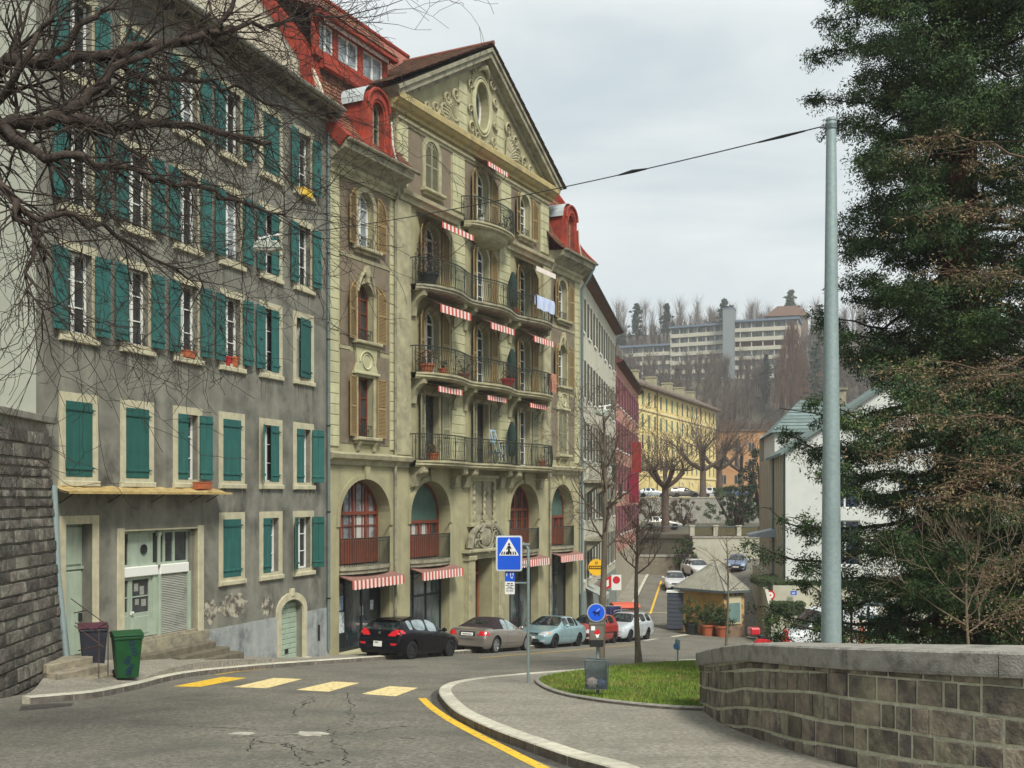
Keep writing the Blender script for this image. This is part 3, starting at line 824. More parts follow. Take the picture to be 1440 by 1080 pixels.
# plinth
mb = MB()
for (a, b_) in ((6.19, 9.83), (11.57, GL-.02)):
    mb.box(a, b_, -.045, 0.0, -6.2, -3.70)
mb.box(12.25,12.42,-.05,-.045,-4.75,-4.2)
mb.build('plinth', BLUEG, gb_)
mb = MB(); mb.box(12.26,12.41,-.052,-.047,-4.74,-4.21); mb.build('vent_slot', BLACKM, gb_)
PEEL = mat('bare_plaster_patch',(.42,.39,.30),(.10,.09,.075),scale=3.2,bump=.7,bscale=20,thresh=(.45,.56),detail=12)
random.seed(5)
for (cu, cz, ru, rz_) in ((6.5,-3.2,.34,.36),(7.6,-3.15,.75,.40),(9.35,-3.3,.35,.3)):
    P_ = []
    for k in range(26):
        a = 2*PI*k/26; r = random.uniform(.7,1.05); P_.append((cu+ru*r*math.cos(a), max(-3.69, cz+rz_*r*math.sin(a))))
    mb = MB(); mb.prism(P_, -.006, 0.004); mb.build('bare_plaster', PEEL, gb_)
# arched door
ao = arch(9.83, 11.57, -5.3, -3.0, .55, 10); ai = arch(10.05, 11.35, -5.3, -3.22, .38, 10)
mb = MB(); mb.ring(ao, ai, -.07, .03); mb.cham(10.6,10.8,-.1,-.0,-3.12,-2.88,.02); mb.build('door_surround', SURR, gb_)
mb = MB(); mb.prism(ai, .2, .26)
z = -5.15
while z < -3.4:
    for (a, b_) in ((10.12,10.68),(10.72,11.28)): mb.cham(a, b_, .17, .2, z, z+.15, .012)
    z += .165
mb.box(10.685,10.715,.165,.2,-5.3,-3.24)
ad_ = mb.build('door', mat('pale_mint_planks',(.34,.43,.33),(.27,.33,.25),scale=4,bump=.15), gb_)
mb = MB(); mb.box(10.6,10.8,.155,.169,-4.95,-4.8); mb.build('hatch', BLACKM, ad_)
mb = MB(); mb.box(9.83,11.57,-.25,.2,-5.6,-5.15) ; mb.build('threshold', KERB, gb_)
# eaves, gutter, roof
mb = MB(); mb.box(-.0, GL-.05, -.55, 0.0, 12.86, 12.98)
mb.box(-.0, GL-.05, -.12, 0.0, 12.6, 12.86)
eo = mb.build('eaves', mat('eaves_wood',(.16,.14,.10),(.24,.21,.16),scale=3,bump=.3), gb_)
for k in range(22):
    mb = MB(); mb.box(k*.6+.1, k*.6+.2, -.5, -.12, 12.74, 12.86); mb.build('rafter_end', WOODD, eo)
mb = MB(); pts = []
for k in range(9): a = PI*k/8; pts.append((-.64-.09*math.cos(a), 13.02-.09*math.sin(a)))
pts += [(-.56,13.03),(-.72,13.03)]
mb.prismx(pts, 0, GL-.05); mb.build('gutter', mat('gutter_metal',(.34,.34,.27),(.22,.22,.18),scale=5,rough=.5,bump=.1), gb_)
mb = MB()
def tiles(mb, u0, u1, f, n, w=.2, step=.26):
    "rows of overlapping tiles; f(t)->(y,z) profile, t in 0..n-1 rows"
    for r in range(n):
        y0, z0 = f(r); y1, z1 = f(r+1); x = u0+(.1 if r % 2 else 0)-.1
        while x < u1:
            a, b_ = max(u0, x)+.004, min(u1, x+w)-.004
            if b_-a > .03:
                nn = Vector((y1-y0, z1-z0)).normalized(); ny, nz = -nn.y, nn.x
                l = .028+random.uniform(0,.008)
                mb.add([(a,y0+ny*l,z0+nz*l),(b_,y0+ny*l,z0+nz*l),(b_,y1+ny*.004,z1+nz*.004),(a,y1+ny*.004,z1+nz*.004),(a,y0,z0),(b_,y0,z0)], [(0,1,2,3),(4,5,1,0)])
            x += w
tiles(mb, 0, GL-.1, lambda r: (-.6+r*.24, 13.0+r*.24*.62), 14, .22)
mb.add([(0,-.6,12.98),(GL-.1,-.6,12.98),(GL-.1,5,16.4),(0,5,16.4)], [(0,1,2,3)])
rf = mb.build('roof', ROOFT, gb_)
# blue drain pipe at the junction
mb = MB(); mb.tube([(GL-.16,-.10,-5.1),(GL-.16,-.10,12.2),(GL-.16,-.3,12.6),(GL-.16,-.62,12.95)], .055, 10); pp = mb.build('downpipe', ZINC, gb_, smooth=True)
for z_ in (-3.4,-.5,2.4,5.3,8.2,11.1):
    mb = MB(); mb.tube([(GL-.16,-.10,z_),(GL-.16,-.10,z_+.05)], .068, 10); mb.build('pipe_clip', BLACKM, pp)
# pale house at the far left
ph = thing('pale_house', 'pale green grey rendered house behind the stone retaining wall at the left edge', 'house', (FG.X0, FG.D0, 0), FG.rot)
mb = MB(); mb.box(-9, -.015, -.12, 8, -6, 14.2); mb.build('wall', PLASP, ph)
mb = MB(); mb.box(-9, .0, -.6, 8.2, 14.2, 14.5); mb.prismx([(-.7,14.5),(8.3,14.5),(4,17.5)], -9, .02); mb.build('roof', ROOFT, ph)
# sill pots
TERRA = mat('terracotta', (.42,.11,.04), (.30,.09,.04), scale=6, rough=.8, bump=.2)
REDP = mat('red_glaze', (.45,.02,.03), rough=.35, bump=0)
def potplant(name, label, loc, rot, w, h, pm, round_=True, plant=0, leaf=None, cat='plant pot', group=None, spread=1.0, hgt=None, trough=False):
    t = thing(name, label, cat, loc, rot, group)
    mb = MB()
    if trough: mb.cham(-w, w, -h*.5, h*.5, 0, h, h*.08); mb.box(-w-.01, w+.01, -h*.56, h*.56, h*.88, h*1.0)
    else: mb.lathe([(0,0),(w*.68,0),(w*.93,h*.82),(w*1.05,h*.82),(w*1.05,h),(w*.9,h),(w*.85,h*.85),(0,h*.85)], n=16)
    mb.build('pot', pm, t, smooth=not trough)
    if plant:
        V = []; Fc = []; H = hgt or h
        for k in range(plant):
            a = random.uniform(0,6.28); rr = (w if not trough else h*.45)*spread*math.sqrt(random.random()); zz = random.uniform(.0, H)
            cx_ = rr*math.cos(a)*(1 if not trough else 1)+(random.uniform(-w,w) if trough else 0); cy_ = rr*math.sin(a)
            s_ = random.uniform(.35,1)*max(.02, w*.16 if not trough else h*.22); b_ = random.uniform(0,6.28); tl = random.uniform(-1,1)
            u3 = Vector((math.cos(b_), math.sin(b_), tl)).normalized()*s_; v3 = Vector((-math.sin(b_), math.cos(b_), random.uniform(-.5,.8)))*s_*.45
            c_ = Vector((cx_, cy_, h*.85+zz)); o = len(V)
            V += [tuple(c_-u3), tuple(c_+v3), tuple(c_+u3), tuple(c_-v3)]; Fc.append((o,o+1,o+2,o+3))
        fastmesh('plant', V, Fc, leaf or LEAFM, t)
    return t
LEAFM = mat('leaf_green', (.05,.10,.02), (.09,.13,.03), scale=8, rough=.6, bump=0, island=.4)
LEAFD = mat('leaf_dark', (.028,.055,.016), (.05,.08,.022), scale=8, rough=.6, bump=0, island=.4)
DRYL = mat('dry_leaf', (.22,.09,.05), (.12,.10,.04), scale=8, rough=.8, bump=0, island=.4)
def gl(u, out, z): p = FG.w(u, out); return (p[0], p[1], z)
potplant('flower_trough', 'long terracotta trough of trailing plants on the middle floor sill of the third bay', gl(5.5,.0,3.79), FG.rot, .22, .2, TERRA, plant=90, leaf=DRYL, trough=True, cat='flower trough', hgt=.2)
potplant('flower_pot', 'bright red flower pot on the fourth bay sill beside a terracotta pot', gl(7.3,.0,3.79), FG.rot, .12, .27, REDP, plant=30, hgt=.15)
potplant('flower_pot', 'terracotta flower pot with green plant, right of the bright red pot', gl(7.65,.0,3.79), FG.rot, .14, .3, TERRA, plant=60, leaf=LEAFM, hgt=.25)
potplant('flower_trough', 'shallow terracotta trough resting on the ochre canopy roof', gl(5.75,.3,.23), FG.rot, .3, .2, TERRA, plant=14, leaf=DRYL, trough=True, cat='flower trough')
potplant('flower_trough', 'yellow planter box under the top floor window next to the downpipe', gl(11.45,.05,9.74), FG.rot, .3, .24, mat('yellow_plastic',(.75,.48,.05),rough=.5,bump=0), plant=25, leaf=DRYL, trough=True, cat='flower trough')
# ================================================================ large ornate building
RENDB = mat('olive_stucco', (.385,.355,.205), (.28,.26,.155), scale=1.0, bump=.22, bscale=50, streak=((.20,.185,.12), .55, 2.2, .22), c3=(.26,.24,.16), s3=.8, t3=(.54,.74), detail=12)
QUOIN = mat('pale_quoin_stucco', (.47,.455,.28), (.37,.36,.215), scale=2, bump=.15, bscale=50, island=.07, streak=((.30,.28,.18), .5, 4, .5))
BROWNP = mat('brown_render_panel', (.165,.13,.088), (.205,.165,.115), scale=2, bump=.25, bscale=60, c3=(.12,.10,.07), s3=1.2)
TRIM = mat('weathered_stone_trim', (.41,.38,.235), (.26,.24,.155), scale=2.4, bump=.3, bscale=40, c3=(.19,.175,.12), s3=1.6, t3=(.54,.72), detail=12)
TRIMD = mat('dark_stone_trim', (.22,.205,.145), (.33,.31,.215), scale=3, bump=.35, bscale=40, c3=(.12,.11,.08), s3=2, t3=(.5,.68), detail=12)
SHUT = mat('ochre_brown_shutter', (.285,.20,.085), (.225,.16,.075), scale=4, rough=.7, bump=.1)
SHUTG = mat('grey_olive_shutter', (.20,.195,.12), (.26,.25,.16), scale=4, rough=.7, bump=.1)
REDW = mat('red_brown_woodwork', (.20,.045,.022), (.13,.035,.02), scale=4, rough=.55, bump=.1)
REDR = mat('bright_red_paint', (.36,.048,.024), (.24,.035,.02), scale=3, rough=.8, bump=.3, c3=(.15,.03,.02), s3=1.7, t3=(.5,.7), streak=((.12,.03,.02),.5,6,.7))
TILE = mat('red_brown_tiles', (.24,.095,.05), (.13,.065,.045), scale=1.6, bump=.3, bscale=15, island=.42, c3=(.42,.16,.05), s3=2.4, t3=(.62,.72))
TILEB = mat('dark_brown_tiles', (.085,.05,.035), (.14,.075,.045), scale=2, bump=.4, bscale=14, island=.3)
IRON = mat('railing_iron', (.025,.032,.024), rough=.55, bump=0)
CREAM = mat('cream_gable_render', (.50,.46,.34), (.58,.54,.42), scale=1.2, bump=.2, streak=((.36,.33,.24),.4,1.5,.2))
AWN_R = mat('awning_red', (.55,.07,.05), (.45,.09,.07), scale=5, bump=.0)
AWN_W = mat('awning_white', (.74,.66,.6), (.62,.56,.5), scale=5, bump=.0)
AWN_T = mat('awning_top_cloth', (.20,.10,.08), (.28,.15,.12), scale=6, bump=.0)
bb = thing('ornate_building', 'large ornate olive stucco apartment building with wavy balconies, pediment and red mansard roof', 'building', (FB.X0, FB.D0, 0), FB.rot)
CE = 10.92
ZG = lambda u: g(*FB.w(u))+.12
Lw, Rw = (0, 4.05), (17.75, BL)
def louvre(w, h, top=0, sg=1):
    "louvred shutter leaf hinge at x=0 spreading +x; arched outer top when top>0"
    mb = MB(); n = 8
    def zt(x): 
        return h-top+top*math.sin(PI/2*min(1, max(0, x/w))) if top and sg > 0 else (h-top+top*math.cos(PI/2*x/w) if top else h)
    mb.box(0,.05,-.04,0,0,zt(.02)); mb.box(w-.05,w,-.04,0,0,zt(w-.02)); mb.box(.05,w-.05,-.04,0,0,.09); mb.box(.05,w-.05,-.04,0,h*.48,h*.52)
    k = 6
    for i in range(k):
        xa, xb = w*i/k, w*(i+1)/k; mb.add([(xa,-.04,zt(xa)-.07),(xb,-.04,zt(xb)-.07),(xb,-.04,zt(xb)),(xa,-.04,zt(xa)),(xa,0,zt(xa)-.07),(xb,0,zt(xb)-.07),(xb,0,zt(xb)),(xa,0,zt(xa))],[(0,1,2,3),(4,7,6,5),(3,2,6,7),(0,4,5,1)])
    z = .1
    while z < h-.1:
        if z > zt(w*.5)-.1: break
        if abs(z-h*.5) > .05: mb.add([(.05,-.036,z),(w-.05,-.036,z),(w-.05,-.006,z+.04),(.05,-.006,z+.04)], [(0,1,2,3)])
        z += .05
    mb.add([(.05,-.003,.05),(w-.05,-.003,.05),(w-.05,-.003,zt(w-.05)-.02),(w/2,-.003,zt(w/2)-.02),(.05,-.003,zt(.05)-.02)],[(0,1,2,3,4)])
    return mb
def put(mbx, name, m, par, x, y, z, flip=False, rot=0):
    o = mbx.build(name, m, par, loc=(x,y,z)); 
    if flip: o.scale = (-1,1,1)
    o.rotation_euler.z = rot
    return o
def bwin(u, z0, z1, w, rise, y, depth, fm=WFR, gm=GLASS, mull=3, parent=bb, name='window', cross=True):
    lp = arch(u-w, u+w, z0, z1, rise, 10) if rise else rect(u-w, u+w, z0, z1)
    mb = MB(); mb.ring(lp, inset_loop(lp, .055), y+depth-.09, y+depth-.02)
    mb.box(u-.035, u+.035, y+depth-.1, y+depth-.03, z0+.04, z1-.05)
    n = mull
    for k in range(1, n):
        zz = z0+(z1-rise-z0)*k/n; mb.box(u-w+.05, u+w-.05, y+depth-.08, y+depth-.035, zz-.014, zz+.014)
    if rise: mb.box(u-w+.04, u+w-.04, y+depth-.09, y+depth-.03, z1-rise-.03, z1-rise+.03)
    win = mb.build(name, fm, parent)
    mb = MB(); mb.prism(lp, y+depth-.04, y+depth-.03); mb.build('pane', gm, win)
    return win, lp
# ---- front wall with all openings
holes = []; deps = []; W = []
FL = [1.42, 4.76, 8.10, 11.42]      # floor levels of the balconies
cols = [6.75, CE, 15.05]
wins = []
wu = 2.2; wr = 19.3
for (u, key) in ((wu,'L'),(wr,'R')):
    wins.append((u, 2.15, 4.28, .48, 0, 'rect'+key)); wins.append((u, 5.55, 7.62, .50, .52, 'mid'+key)); wins.append((u, 8.85, 10.85, .50, .52, 'top'+key))
for i, u in enumerate(cols):
    wins.append((u, FL[0]+.06, FL[0]+2.62, .52, 0, 'f1')); wins.append((u, FL[1]+.06, FL[1]+2.62, .52, .5, 'f2')); wins.append((u, FL[2]+.06, FL[2]+2.62, .52, .5, 'f3'))
wins.append((cols[0], 12.05, 14.0, .50, .5, 'f4c')); wins.append((CE, FL[3]+.06, 13.95, .52, .5, 'f4d')); wins.append((cols[2], 12.05, 14.0, .50, .5, 'f4'))
for (u, z0, z1, w, rise, k) in wins:
    holes.append(arch(u-w,u+w,z0,z1,rise,10) if rise else rect(u-w,u+w,z0,z1)); deps.append(.30)
ARC = [(2.24, 1.56), (6.7, 1.50), (15.05, 1.52), (19.3, 1.36)]
for (u, w) in ARC:
    holes.append(arch(u-w,u+w,ZG(u+w)-.5,.66,1.45,20,.92)); deps.append(.62)
holes.append(rect(CE-.85, CE+.95, ZG(CE)-.5, -2.35)); deps.append(.75)
outer = [(0,-7.2),(BL,-8.2),(BL,12.0),(17.62,12.0),(17.62,14.5),(4.2,14.5),(4.2,12.0),(0,12.0)]
mb = MB(); mb.holed(outer, holes, 0, deps)
mb.build('wall', RENDB, bb)
mb = MB(); mb.box(0.02, BL-.02, 1.2, 1.25, -8, 12.3); mb.box(4.3, 17.5, 1.2, 1.25, 12.3, 14.9); mb.box(BL-.06, BL, .03, 11, -9, 12.4); mb.build('inner_wall', BROWNP, bb)
mb = MB(); mb.box(.0, .06, .02, 11, -6, 12.0); mb.build('side_wall', RENDB, bb)
for q_ in (4.2,17.5):
    mb = MB(); mb.box(q_,q_+.1,.02,8,12.0,14.9); mb.build('side_wall', RENDB, bb)
# gable side wall above the grey house (cream)
prof = [(-.3,11.9),(-.10,12.8),(.3,14.0),(.95,15.3),(1.35,16.0),(4.4,20.1),(9,20.2),(9,12.2)]
mb = MB(); mb.prismx(prof, -.06, .10); mb.build('gable_wall', CREAM, bb)
# ---- quoins, pilasters
def quoins(u0, u1, z0, z1, y=-.05, h=.36, m=QUOIN, name='quoins'):
    mb = MB(); z = z0
    while z < z1-.05:
        e = min(z1, z+h); mb.cham(u0, u1, y, .0, z+.012, e-.012, .014); z = e
    mb.box(u0+.015, u1-.015, y+.02, 0, z0, z1)
    return mb.build(name, m, bb)
quoins(0.02, .62, 1.75, 11.3); quoins(20.85, BL-.02, 1.75, 11.3)
quoins(3.80, 4.06, 1.75, 11.0, -.05, .36); quoins(17.72, 17.98, 1.75, 11.0)
for a, b_ in ((4.10,5.05),(16.85,17.66)):
    mb = MB(); mb.cham(a, b_, -.16, 0, 1.6, 11.1, .02); mb.build('pilaster', TRIM, bb)
for (a, b_) in ((4.22,4.95),(8.35,9.3),(12.6,13.55),(16.75,17.6)): quoins(a, b_, 11.75, 14.05, -.09, .37)
for (a, b_) in ((8.15,9.55),(12.35,13.7)):
    for f in (FL[0],FL[1],FL[2]): quoins(a+.15, b_-.15, f+.1, f+3.1, -.05, .37)
# brown panels
mb = MB()
for (a, b_) in ((.72,3.74),(18.04,20.80)):
    u = (a+b_)/2
    hs = [h for h, w_ in zip(holes, wins) if a < w_[0] < b_]
    for (z0, z1) in ((1.9,5.12),(5.30,8.35),(8.5,11.0)):
        hh = [h for h in hs if z0 < h[0][1] < z1]
        mb.holed(rect(a,b_,z0,z1), hh, -.025, .025); 
        mb.build('render_panel', BROWNP, bb); mb = MB()
for (a, b_) in ((5.05,8.25),(13.6,16.7),(9.4,12.5)):
    u = (a+b_)/2; hh = [h for h, w_ in zip(holes, wins) if a < w_[0] < b_ and 11.4 < h[0][1]]
    mb = MB(); mb.holed(rect(a,b_,11.6,14.1), hh, -.02, .02); mb.build('render_panel', BROWNP, bb)
# pale surrounds on arched windows
def surround(u, z0, z1, w, rise, d=.17, y=-.07, m=TRIM, sill=True, par=None, key=False):
    op = arch(u-w,u+w,z0,z1,rise,10) if rise else rect(u-w,u+w,z0,z1)
    ot = arch(u-w-d,u+w+d,z0,z1+d*1.1,rise+d*.6 if rise else 0,10) if rise else rect(u-w-d,u+w+d,z0,z1+d)
    mb = MB(); mb.ring(ot, op, y, .0)
    if key:
        mb.prism([(u-.07,z1),(u+.07,z1),(u+.13,z1+.42),(u+.05,z1+.62),(u-.05,z1+.62),(u-.13,z1+.42)], -.18, 0)
        for sgn in (-1,1):
            pts = [(u+sgn*(.13+.1*k), -.10, z1+.36-.045*k*k) for k in range(5)]
            mb.tube(pts, [.09,.08,.07,.06,.04], 6)
    o = mb.build('window_surround', m, par or bb)
    if sill:
        mb = MB(); mb.cham(u-w-.32, u+w+.32, -.26, 0, z0-.13, z0-.003, .03); mb.cham(u-w-.22,u+w+.22,-.14,0,z0-.24,z0-.13,.02); mb.build('sill', TRIM, par or bb)
    return o
def guard(u, z0, w, h=.42, y=.02, par=bb):
    mb = MB(); n = int(w*2/.1)
    for k in range(n+1): mb.tube([(u-w+2*w*k/n, y, z0+.04),(u-w+2*w*k/n, y, z0+h)], .009, 4)
    mb.tube([(u-w,y,z0+h),(u+w,y,z0+h)], .014, 5); mb.tube([(u-w,y,z0+.05),(u+w,y,z0+.05)], .012, 4)
    for k in range(3): mb.ball((u-w*.5+w*.5*k, y, z0+h*.6), .04, sy=.3, n=6, m=4)
    mb.build('window_guard', IRON, par)
def leaves(u, z0, z1, w, rise, win, m=SHUT, ang=(8,8), wl_=.50, closed=False, y=-.09):
    hh = z1-z0
    if closed:
        for s_ in (-1,1): put(louvre(w-.01, hh, rise, 1), 'shutter', m, win, u+s_*w, -.0, z0, s_ > 0)
        return
    for s_, a_ in ((-1,ang[0]),(1,ang[1])):
        put(louvre(wl_, hh, rise*.8, -1), 'shutter', m, win, u+s_*(w+.16), y, z0, s_ < 0, -s_*rad(a_))
GREENI = mat('green_cloth', (.02,.10,.05), (.04,.14,.08), scale=4, bump=0)
for (u, z0, z1, w, rise, k) in wins:
    if k[-1] == 'R' and k.startswith('rect'):
        win, lp = bwin(u, z0, z1, w, rise, 0, .30); leaves(u, z0, z1, w, rise, win, SHUTG, closed=True); surround(u,z0,z1,w,rise,par=win); continue
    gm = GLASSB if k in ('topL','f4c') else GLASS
    fm = WFR if k not in ('rectL','midL') else REDW
    if k == 'f1' and u < 12: fm = WOODD
    win, lp = bwin(u, z0, z1, w, rise, 0, .30, fm, gm, mull=4 if 'f' in k else 3)
    if k.endswith('L') or k.endswith('R'):
        surround(u, z0, z1, w, rise, par=win, key=k.startswith('mid'))
        guard(u, z0, w, par=win)
        leaves(u, z0, z1, w, rise, win, ang=(10,6))
    elif k == 'f4c':
        surround(u, z0, z1, w, rise, par=win, d=.2); leaves(u, z0, z1, w, rise, win, SHUTG, closed=True)
    elif k in ('f4','f4d'):
        surround(u, z0, z1, w, rise, par=win, d=.16, sill=(k=='f4')); leaves(u, z0, z1, w, rise, win, ang=(12,8))
        if k == 'f4': guard(u, z0, w, par=win)
    else:
        surround(u, z0, z1, w, rise, par=win, d=.14, sill=False)
        leaves(u, z0, z1, w, rise, win, SHUT if k != 'f1' else SHUTG, ang=(16,10), wl_=.46)
# decoration below the mid arched wing windows: tapered panel with oval
for u in (wu, wr):
    mb = MB(); mb.prism([(u-.66,5.3),(u+.66,5.3),(u+.58,4.75),(u+.72,4.42),(u-.72,4.42),(u-.58,4.75)], -.10, 0)
    mb.cham(u-.78,u+.78,-.16,0,4.36,4.46,.02)
    mb.lathe([(.0,-.03),(.26,-.03),(.30,.0),(.34,.02),(.36,0)], n=20); 
    nv = 20*5
    for i in range(len(mb.v)-nv, len(mb.v)):
        x, y, z = mb.v[i]; mb.v[i] = (u+x*.8, -.12-z, 4.83+y*.8)
    pts = [(u+.44*math.cos(a*PI/10), -.12, 4.80+.40*math.sin(a*PI/10)) for a in range(11)]
    mb.tube(pts, .035, 6)
    mb.build('carved_panel', QUOIN, bb)
    for s_ in (-1,1):
        mb = MB(); mb.prismx([(-.24,1.98),(0,1.98),(0,1.6),(-.1,1.66),(-.12,1.78)], u+s_*.5-.07, u+s_*.5+.07); mb.build('bracket', TRIM, bb)
# horizontal mouldings
def band(name, prof, u0, u1, m=TRIM):
    mb = MB(); mb.prismx(prof, u0, u1); return mb.build(name, m, bb)
band('belt_course', [(0,1.12),(-.10,1.14),(-.13,1.28),(-.30,1.36),(-.34,1.50),(-.12,1.58),(0,1.60)], -.06, 4.98)
band('belt_course', [(0,1.12),(-.10,1.14),(-.13,1.28),(-.30,1.36),(-.34,1.50),(-.12,1.58),(0,1.60)], 16.9, BL+.1)
band('string_course', [(0,8.35),(-.05,8.36),(-.07,8.48),(0,8.5)], .64, 3.78); band('string_course', [(0,8.35),(-.05,8.36),(-.07,8.48),(0,8.5)], 18.0, 20.83)
band('string_course', [(0,5.14),(-.04,5.15),(-.05,5.27),(0,5.28)], .64, 1.3); 
for (a, b_) in ((.0,5.1),(16.8,BL)):
    band('upper_moulding', [(0,11.05),(-.12,11.06),(-.14,11.22),(-.24,11.3),(-.26,11.42),(0,11.45)], a, b_)
band('upper_moulding', [(0,11.12),(-.2,11.14),(-.22,11.3),(-.36,11.36),(-.38,11.5),(-.1,11.62),(0,11.62)], 4.2, 8.7)
band('upper_moulding', [(0,11.12),(-.2,11.14),(-.22,11.3),(-.36,11.36),(-.38,11.5),(-.1,11.62),(0,11.62)], 13.1, 17.62)
band('frieze', [(0,14.05),(-.06,14.06),(-.07,14.14),(-.14,14.18),(-.15,14.26),(-.05,14.3),(0,14.3)], 4.2, 17.62)
# main cornice and wing eaves
band('cornice', [(.02,14.42),(-.12,14.44),(-.14,14.56),(-.28,14.62),(-.40,14.74),(-.46,14.76),(-.46,14.98),(-.38,15.06),(.02,15.06)], 3.80, 18.02, mat('ochre_cornice',(.44,.35,.15),(.30,.25,.13),scale=2.5,bump=.3,c3=(.17,.15,.10),s3=1.6,t3=(.56,.7)))
mb = MB(); prc = [(.02,14.42),(-.12,14.44),(-.14,14.56),(-.28,14.62),(-.40,14.74),(-.46,14.76),(-.46,14.98),(-.38,15.06),(.02,15.06)]
for (x0_, s_) in ((4.2,-1),(17.62,1)):
    pr = [(x0_+s_*(-y), z) for y, z in prc]
    mb.prism(pr, .03, 3.0)
mb.build('cornice_return', MATS['ochre_cornice'], bb)
mb = MB()
for (a, b_) in ((-.06,4.22),(17.64,BL+.25)):
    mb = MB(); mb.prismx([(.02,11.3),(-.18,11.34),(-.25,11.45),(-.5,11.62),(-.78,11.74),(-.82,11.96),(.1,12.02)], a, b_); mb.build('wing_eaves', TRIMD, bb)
mb = MB(); 
for (a, b_) in ((-.02,4.5),(17.7,BL+.32)):
    pts = []
    for k in range(9): t = PI*k/8; pts.append((-.88-.085*math.cos(t), 12.04-.085*math.sin(t)))
    mb = MB(); mb.prismx(pts+[(-.80,12.05),(-.96,12.05)], a, b_); mb.build('gutter', TRIMD, bb)
# ---- pediment
AP = 18.95
mb = MB(); mb.holed([(4.3,15.0),(17.52,15.0),(CE,AP-.25)], [[(CE-.02+.62*math.cos(a*PI/12), 16.75+1.02*math.sin(a*PI/12)) for a in range(24)]], .0, .45)
mb.build('pediment_wall', RENDB, bb)
def raking(s_, ya, yb, t0, t1):
    x0 = CE+s_*7.25; z0 = 14.98; x1 = CE; z1 = AP+.1
    d = Vector((x1-x0, z1-z0)).normalized(); n_ = Vector((-d.y, d.x)) if s_ < 0 else Vector((d.y, -d.x))
    pts = [(x0+n_.x*t0, z0+n_.y*t0), (x1, z1+t0/abs(n_.y)), (x1, z1+t1/abs(n_.y)), (x0+n_.x*t1, z0+n_.y*t1)]
    return pts
mb = MB()
for s_ in (-1,1):
    mb.prism(raking(s_,0,0,-.42,-.22), -.12, .3); mb.prism(raking(s_,0,0,-.222,.0), -.46, .3); mb.prism(raking(s_,0,0,.002,.14), -.54, .3)
mb.build('raking_cornice', TRIMD, bb)
mb = MB()
ov = lambda a, r, q: (CE-.02+(.62+r)*math.cos(a), q, 16.75+(1.02+r)*math.sin(a))
for rr, tt in ((.07,.07),(.22,.05)):
    mb.tube([ov(a*PI/16, rr, -.04) for a in range(33)], tt, 6)
mb.build('oval_frame', QUOIN, bb)
mb = MB(); mb.ring([(CE-.02+.62*math.cos(a*PI/12), 16.75+1.02*math.sin(a*PI/12)) for a in range(24)], [(CE-.02+.54*math.cos(a*PI/12), 16.75+.94*math.sin(a*PI/12)) for a in range(24)], .36, .42)
mb.box(CE-.05,CE+.01,.36,.42,15.8,17.7)
ow = mb.build('oval_window', WFR, bb)
mb = MB(); mb.prism([(CE-.02+.62*math.cos(a*PI/12), 16.75+1.02*math.sin(a*PI/12)) for a in range(24)], .41, .43); mb.build('pane', GLASS, ow)
for (a, b_) in ((CE-2.0,CE-1.35),(CE+1.35,CE+2.0)):
    top = AP-.85-(2.0)*.62
    quoins(a, b_, 15.1, AP-.45-2.0*(AP-15.0)/7.0-.15, -.04, .42)
def scroll(mb, cx_, cz_, r, turns, s_, y=-.08, w=.05):
    pts = []; rr = []
    n = int(16*turns)
    for k in range(n+1):
        a = 2*PI*k/16*s_; q = r*(1-k/(n+4.0)); pts.append((cx_+q*math.cos(a), y, cz_+q*math.sin(a))); rr.append(w*(1-.6*k/n))
    mb.tube(pts, rr, 5)
mb = MB()
for s_ in (-1,1):
    for (dx, dz, r) in ((2.5,15.75,.42),(2.35,16.5,.33),(3.25,15.6,.38),(3.05,16.15,.28),(3.95,15.45,.3),(4.6,15.3,.22)):
        scroll(mb, CE+s_*dx, dz, r, 1.4, s_, w=.075)
    mb.build('carved_ornament', TRIM, bb); mb = MB()
    for k in range(9):
        a = .2+k*.16; mb.tube([(CE+s_*2.15, -.05, 15.15), (CE+s_*(2.15+1.0*math.cos(a)), -.10, 15.15+.9*math.sin(a)), (CE+s_*(2.15+1.7*math.cos(a*.8)), -.06, 15.15+1.25*math.sin(a*.8))], [.03,.07,.02], 5)
    for (dx, dz, r) in ((1.0,15.55,.30),(1.12,16.3,.2),(1.1,17.3,.24),(.85,18.0,.24),(.5,15.3,.2)):
        scroll(mb, CE+s_*dx, dz, r, 1.3, -s_, w=.065)
mb.tube([(CE-.5,-.08,18.1),(CE-.25,-.16,18.32),(CE,-.2,18.4),(CE+.25,-.16,18.32),(CE+.5,-.08,18.1)], [.05,.1,.13,.1,.05], 6)
mb.build('carved_ornament', TRIM, bb)
# ---- roofs
mb = MB()
for s_ in (-1,1):
    x0 = CE+s_*7.7; n = 15
    for r in range(n):
        t0, t1 = r/n, (r+1)/n
        xa, za = x0+(CE-x0)*t0, 14.95+.22+(AP+.26-14.95-.22+.18)*t0; xb, zb = x0+(CE-x0)*t1, 14.95+.22+(AP+.26-14.95-.22+.18)*t1
        y = -.58
        while y < 6.6:
            l = .05; mb.add([(xa,y+.004,za+l),(xa,y+.2,za+l),(xb,y+.2,zb+.01),(xb,y+.004,zb+.01),(xa,y+.004,za),(xa,y+.2,za)], [(0,1,2,3),(0,1,5,4)]); y += .205
mb.add([(CE-7.7,-.55,15.15),(CE,-.55,AP+.38),(CE,6.6,AP+.38),(CE-7.7,6.6,15.15)],[(0,1,2,3)]); mb.add([(CE+7.7,-.55,15.15),(CE,-.55,AP+.38),(CE,6.6,AP+.38),(CE+7.7,6.6,15.15)],[(0,1,2,3)])
mb.build('pediment_roof', TILEB, bb)
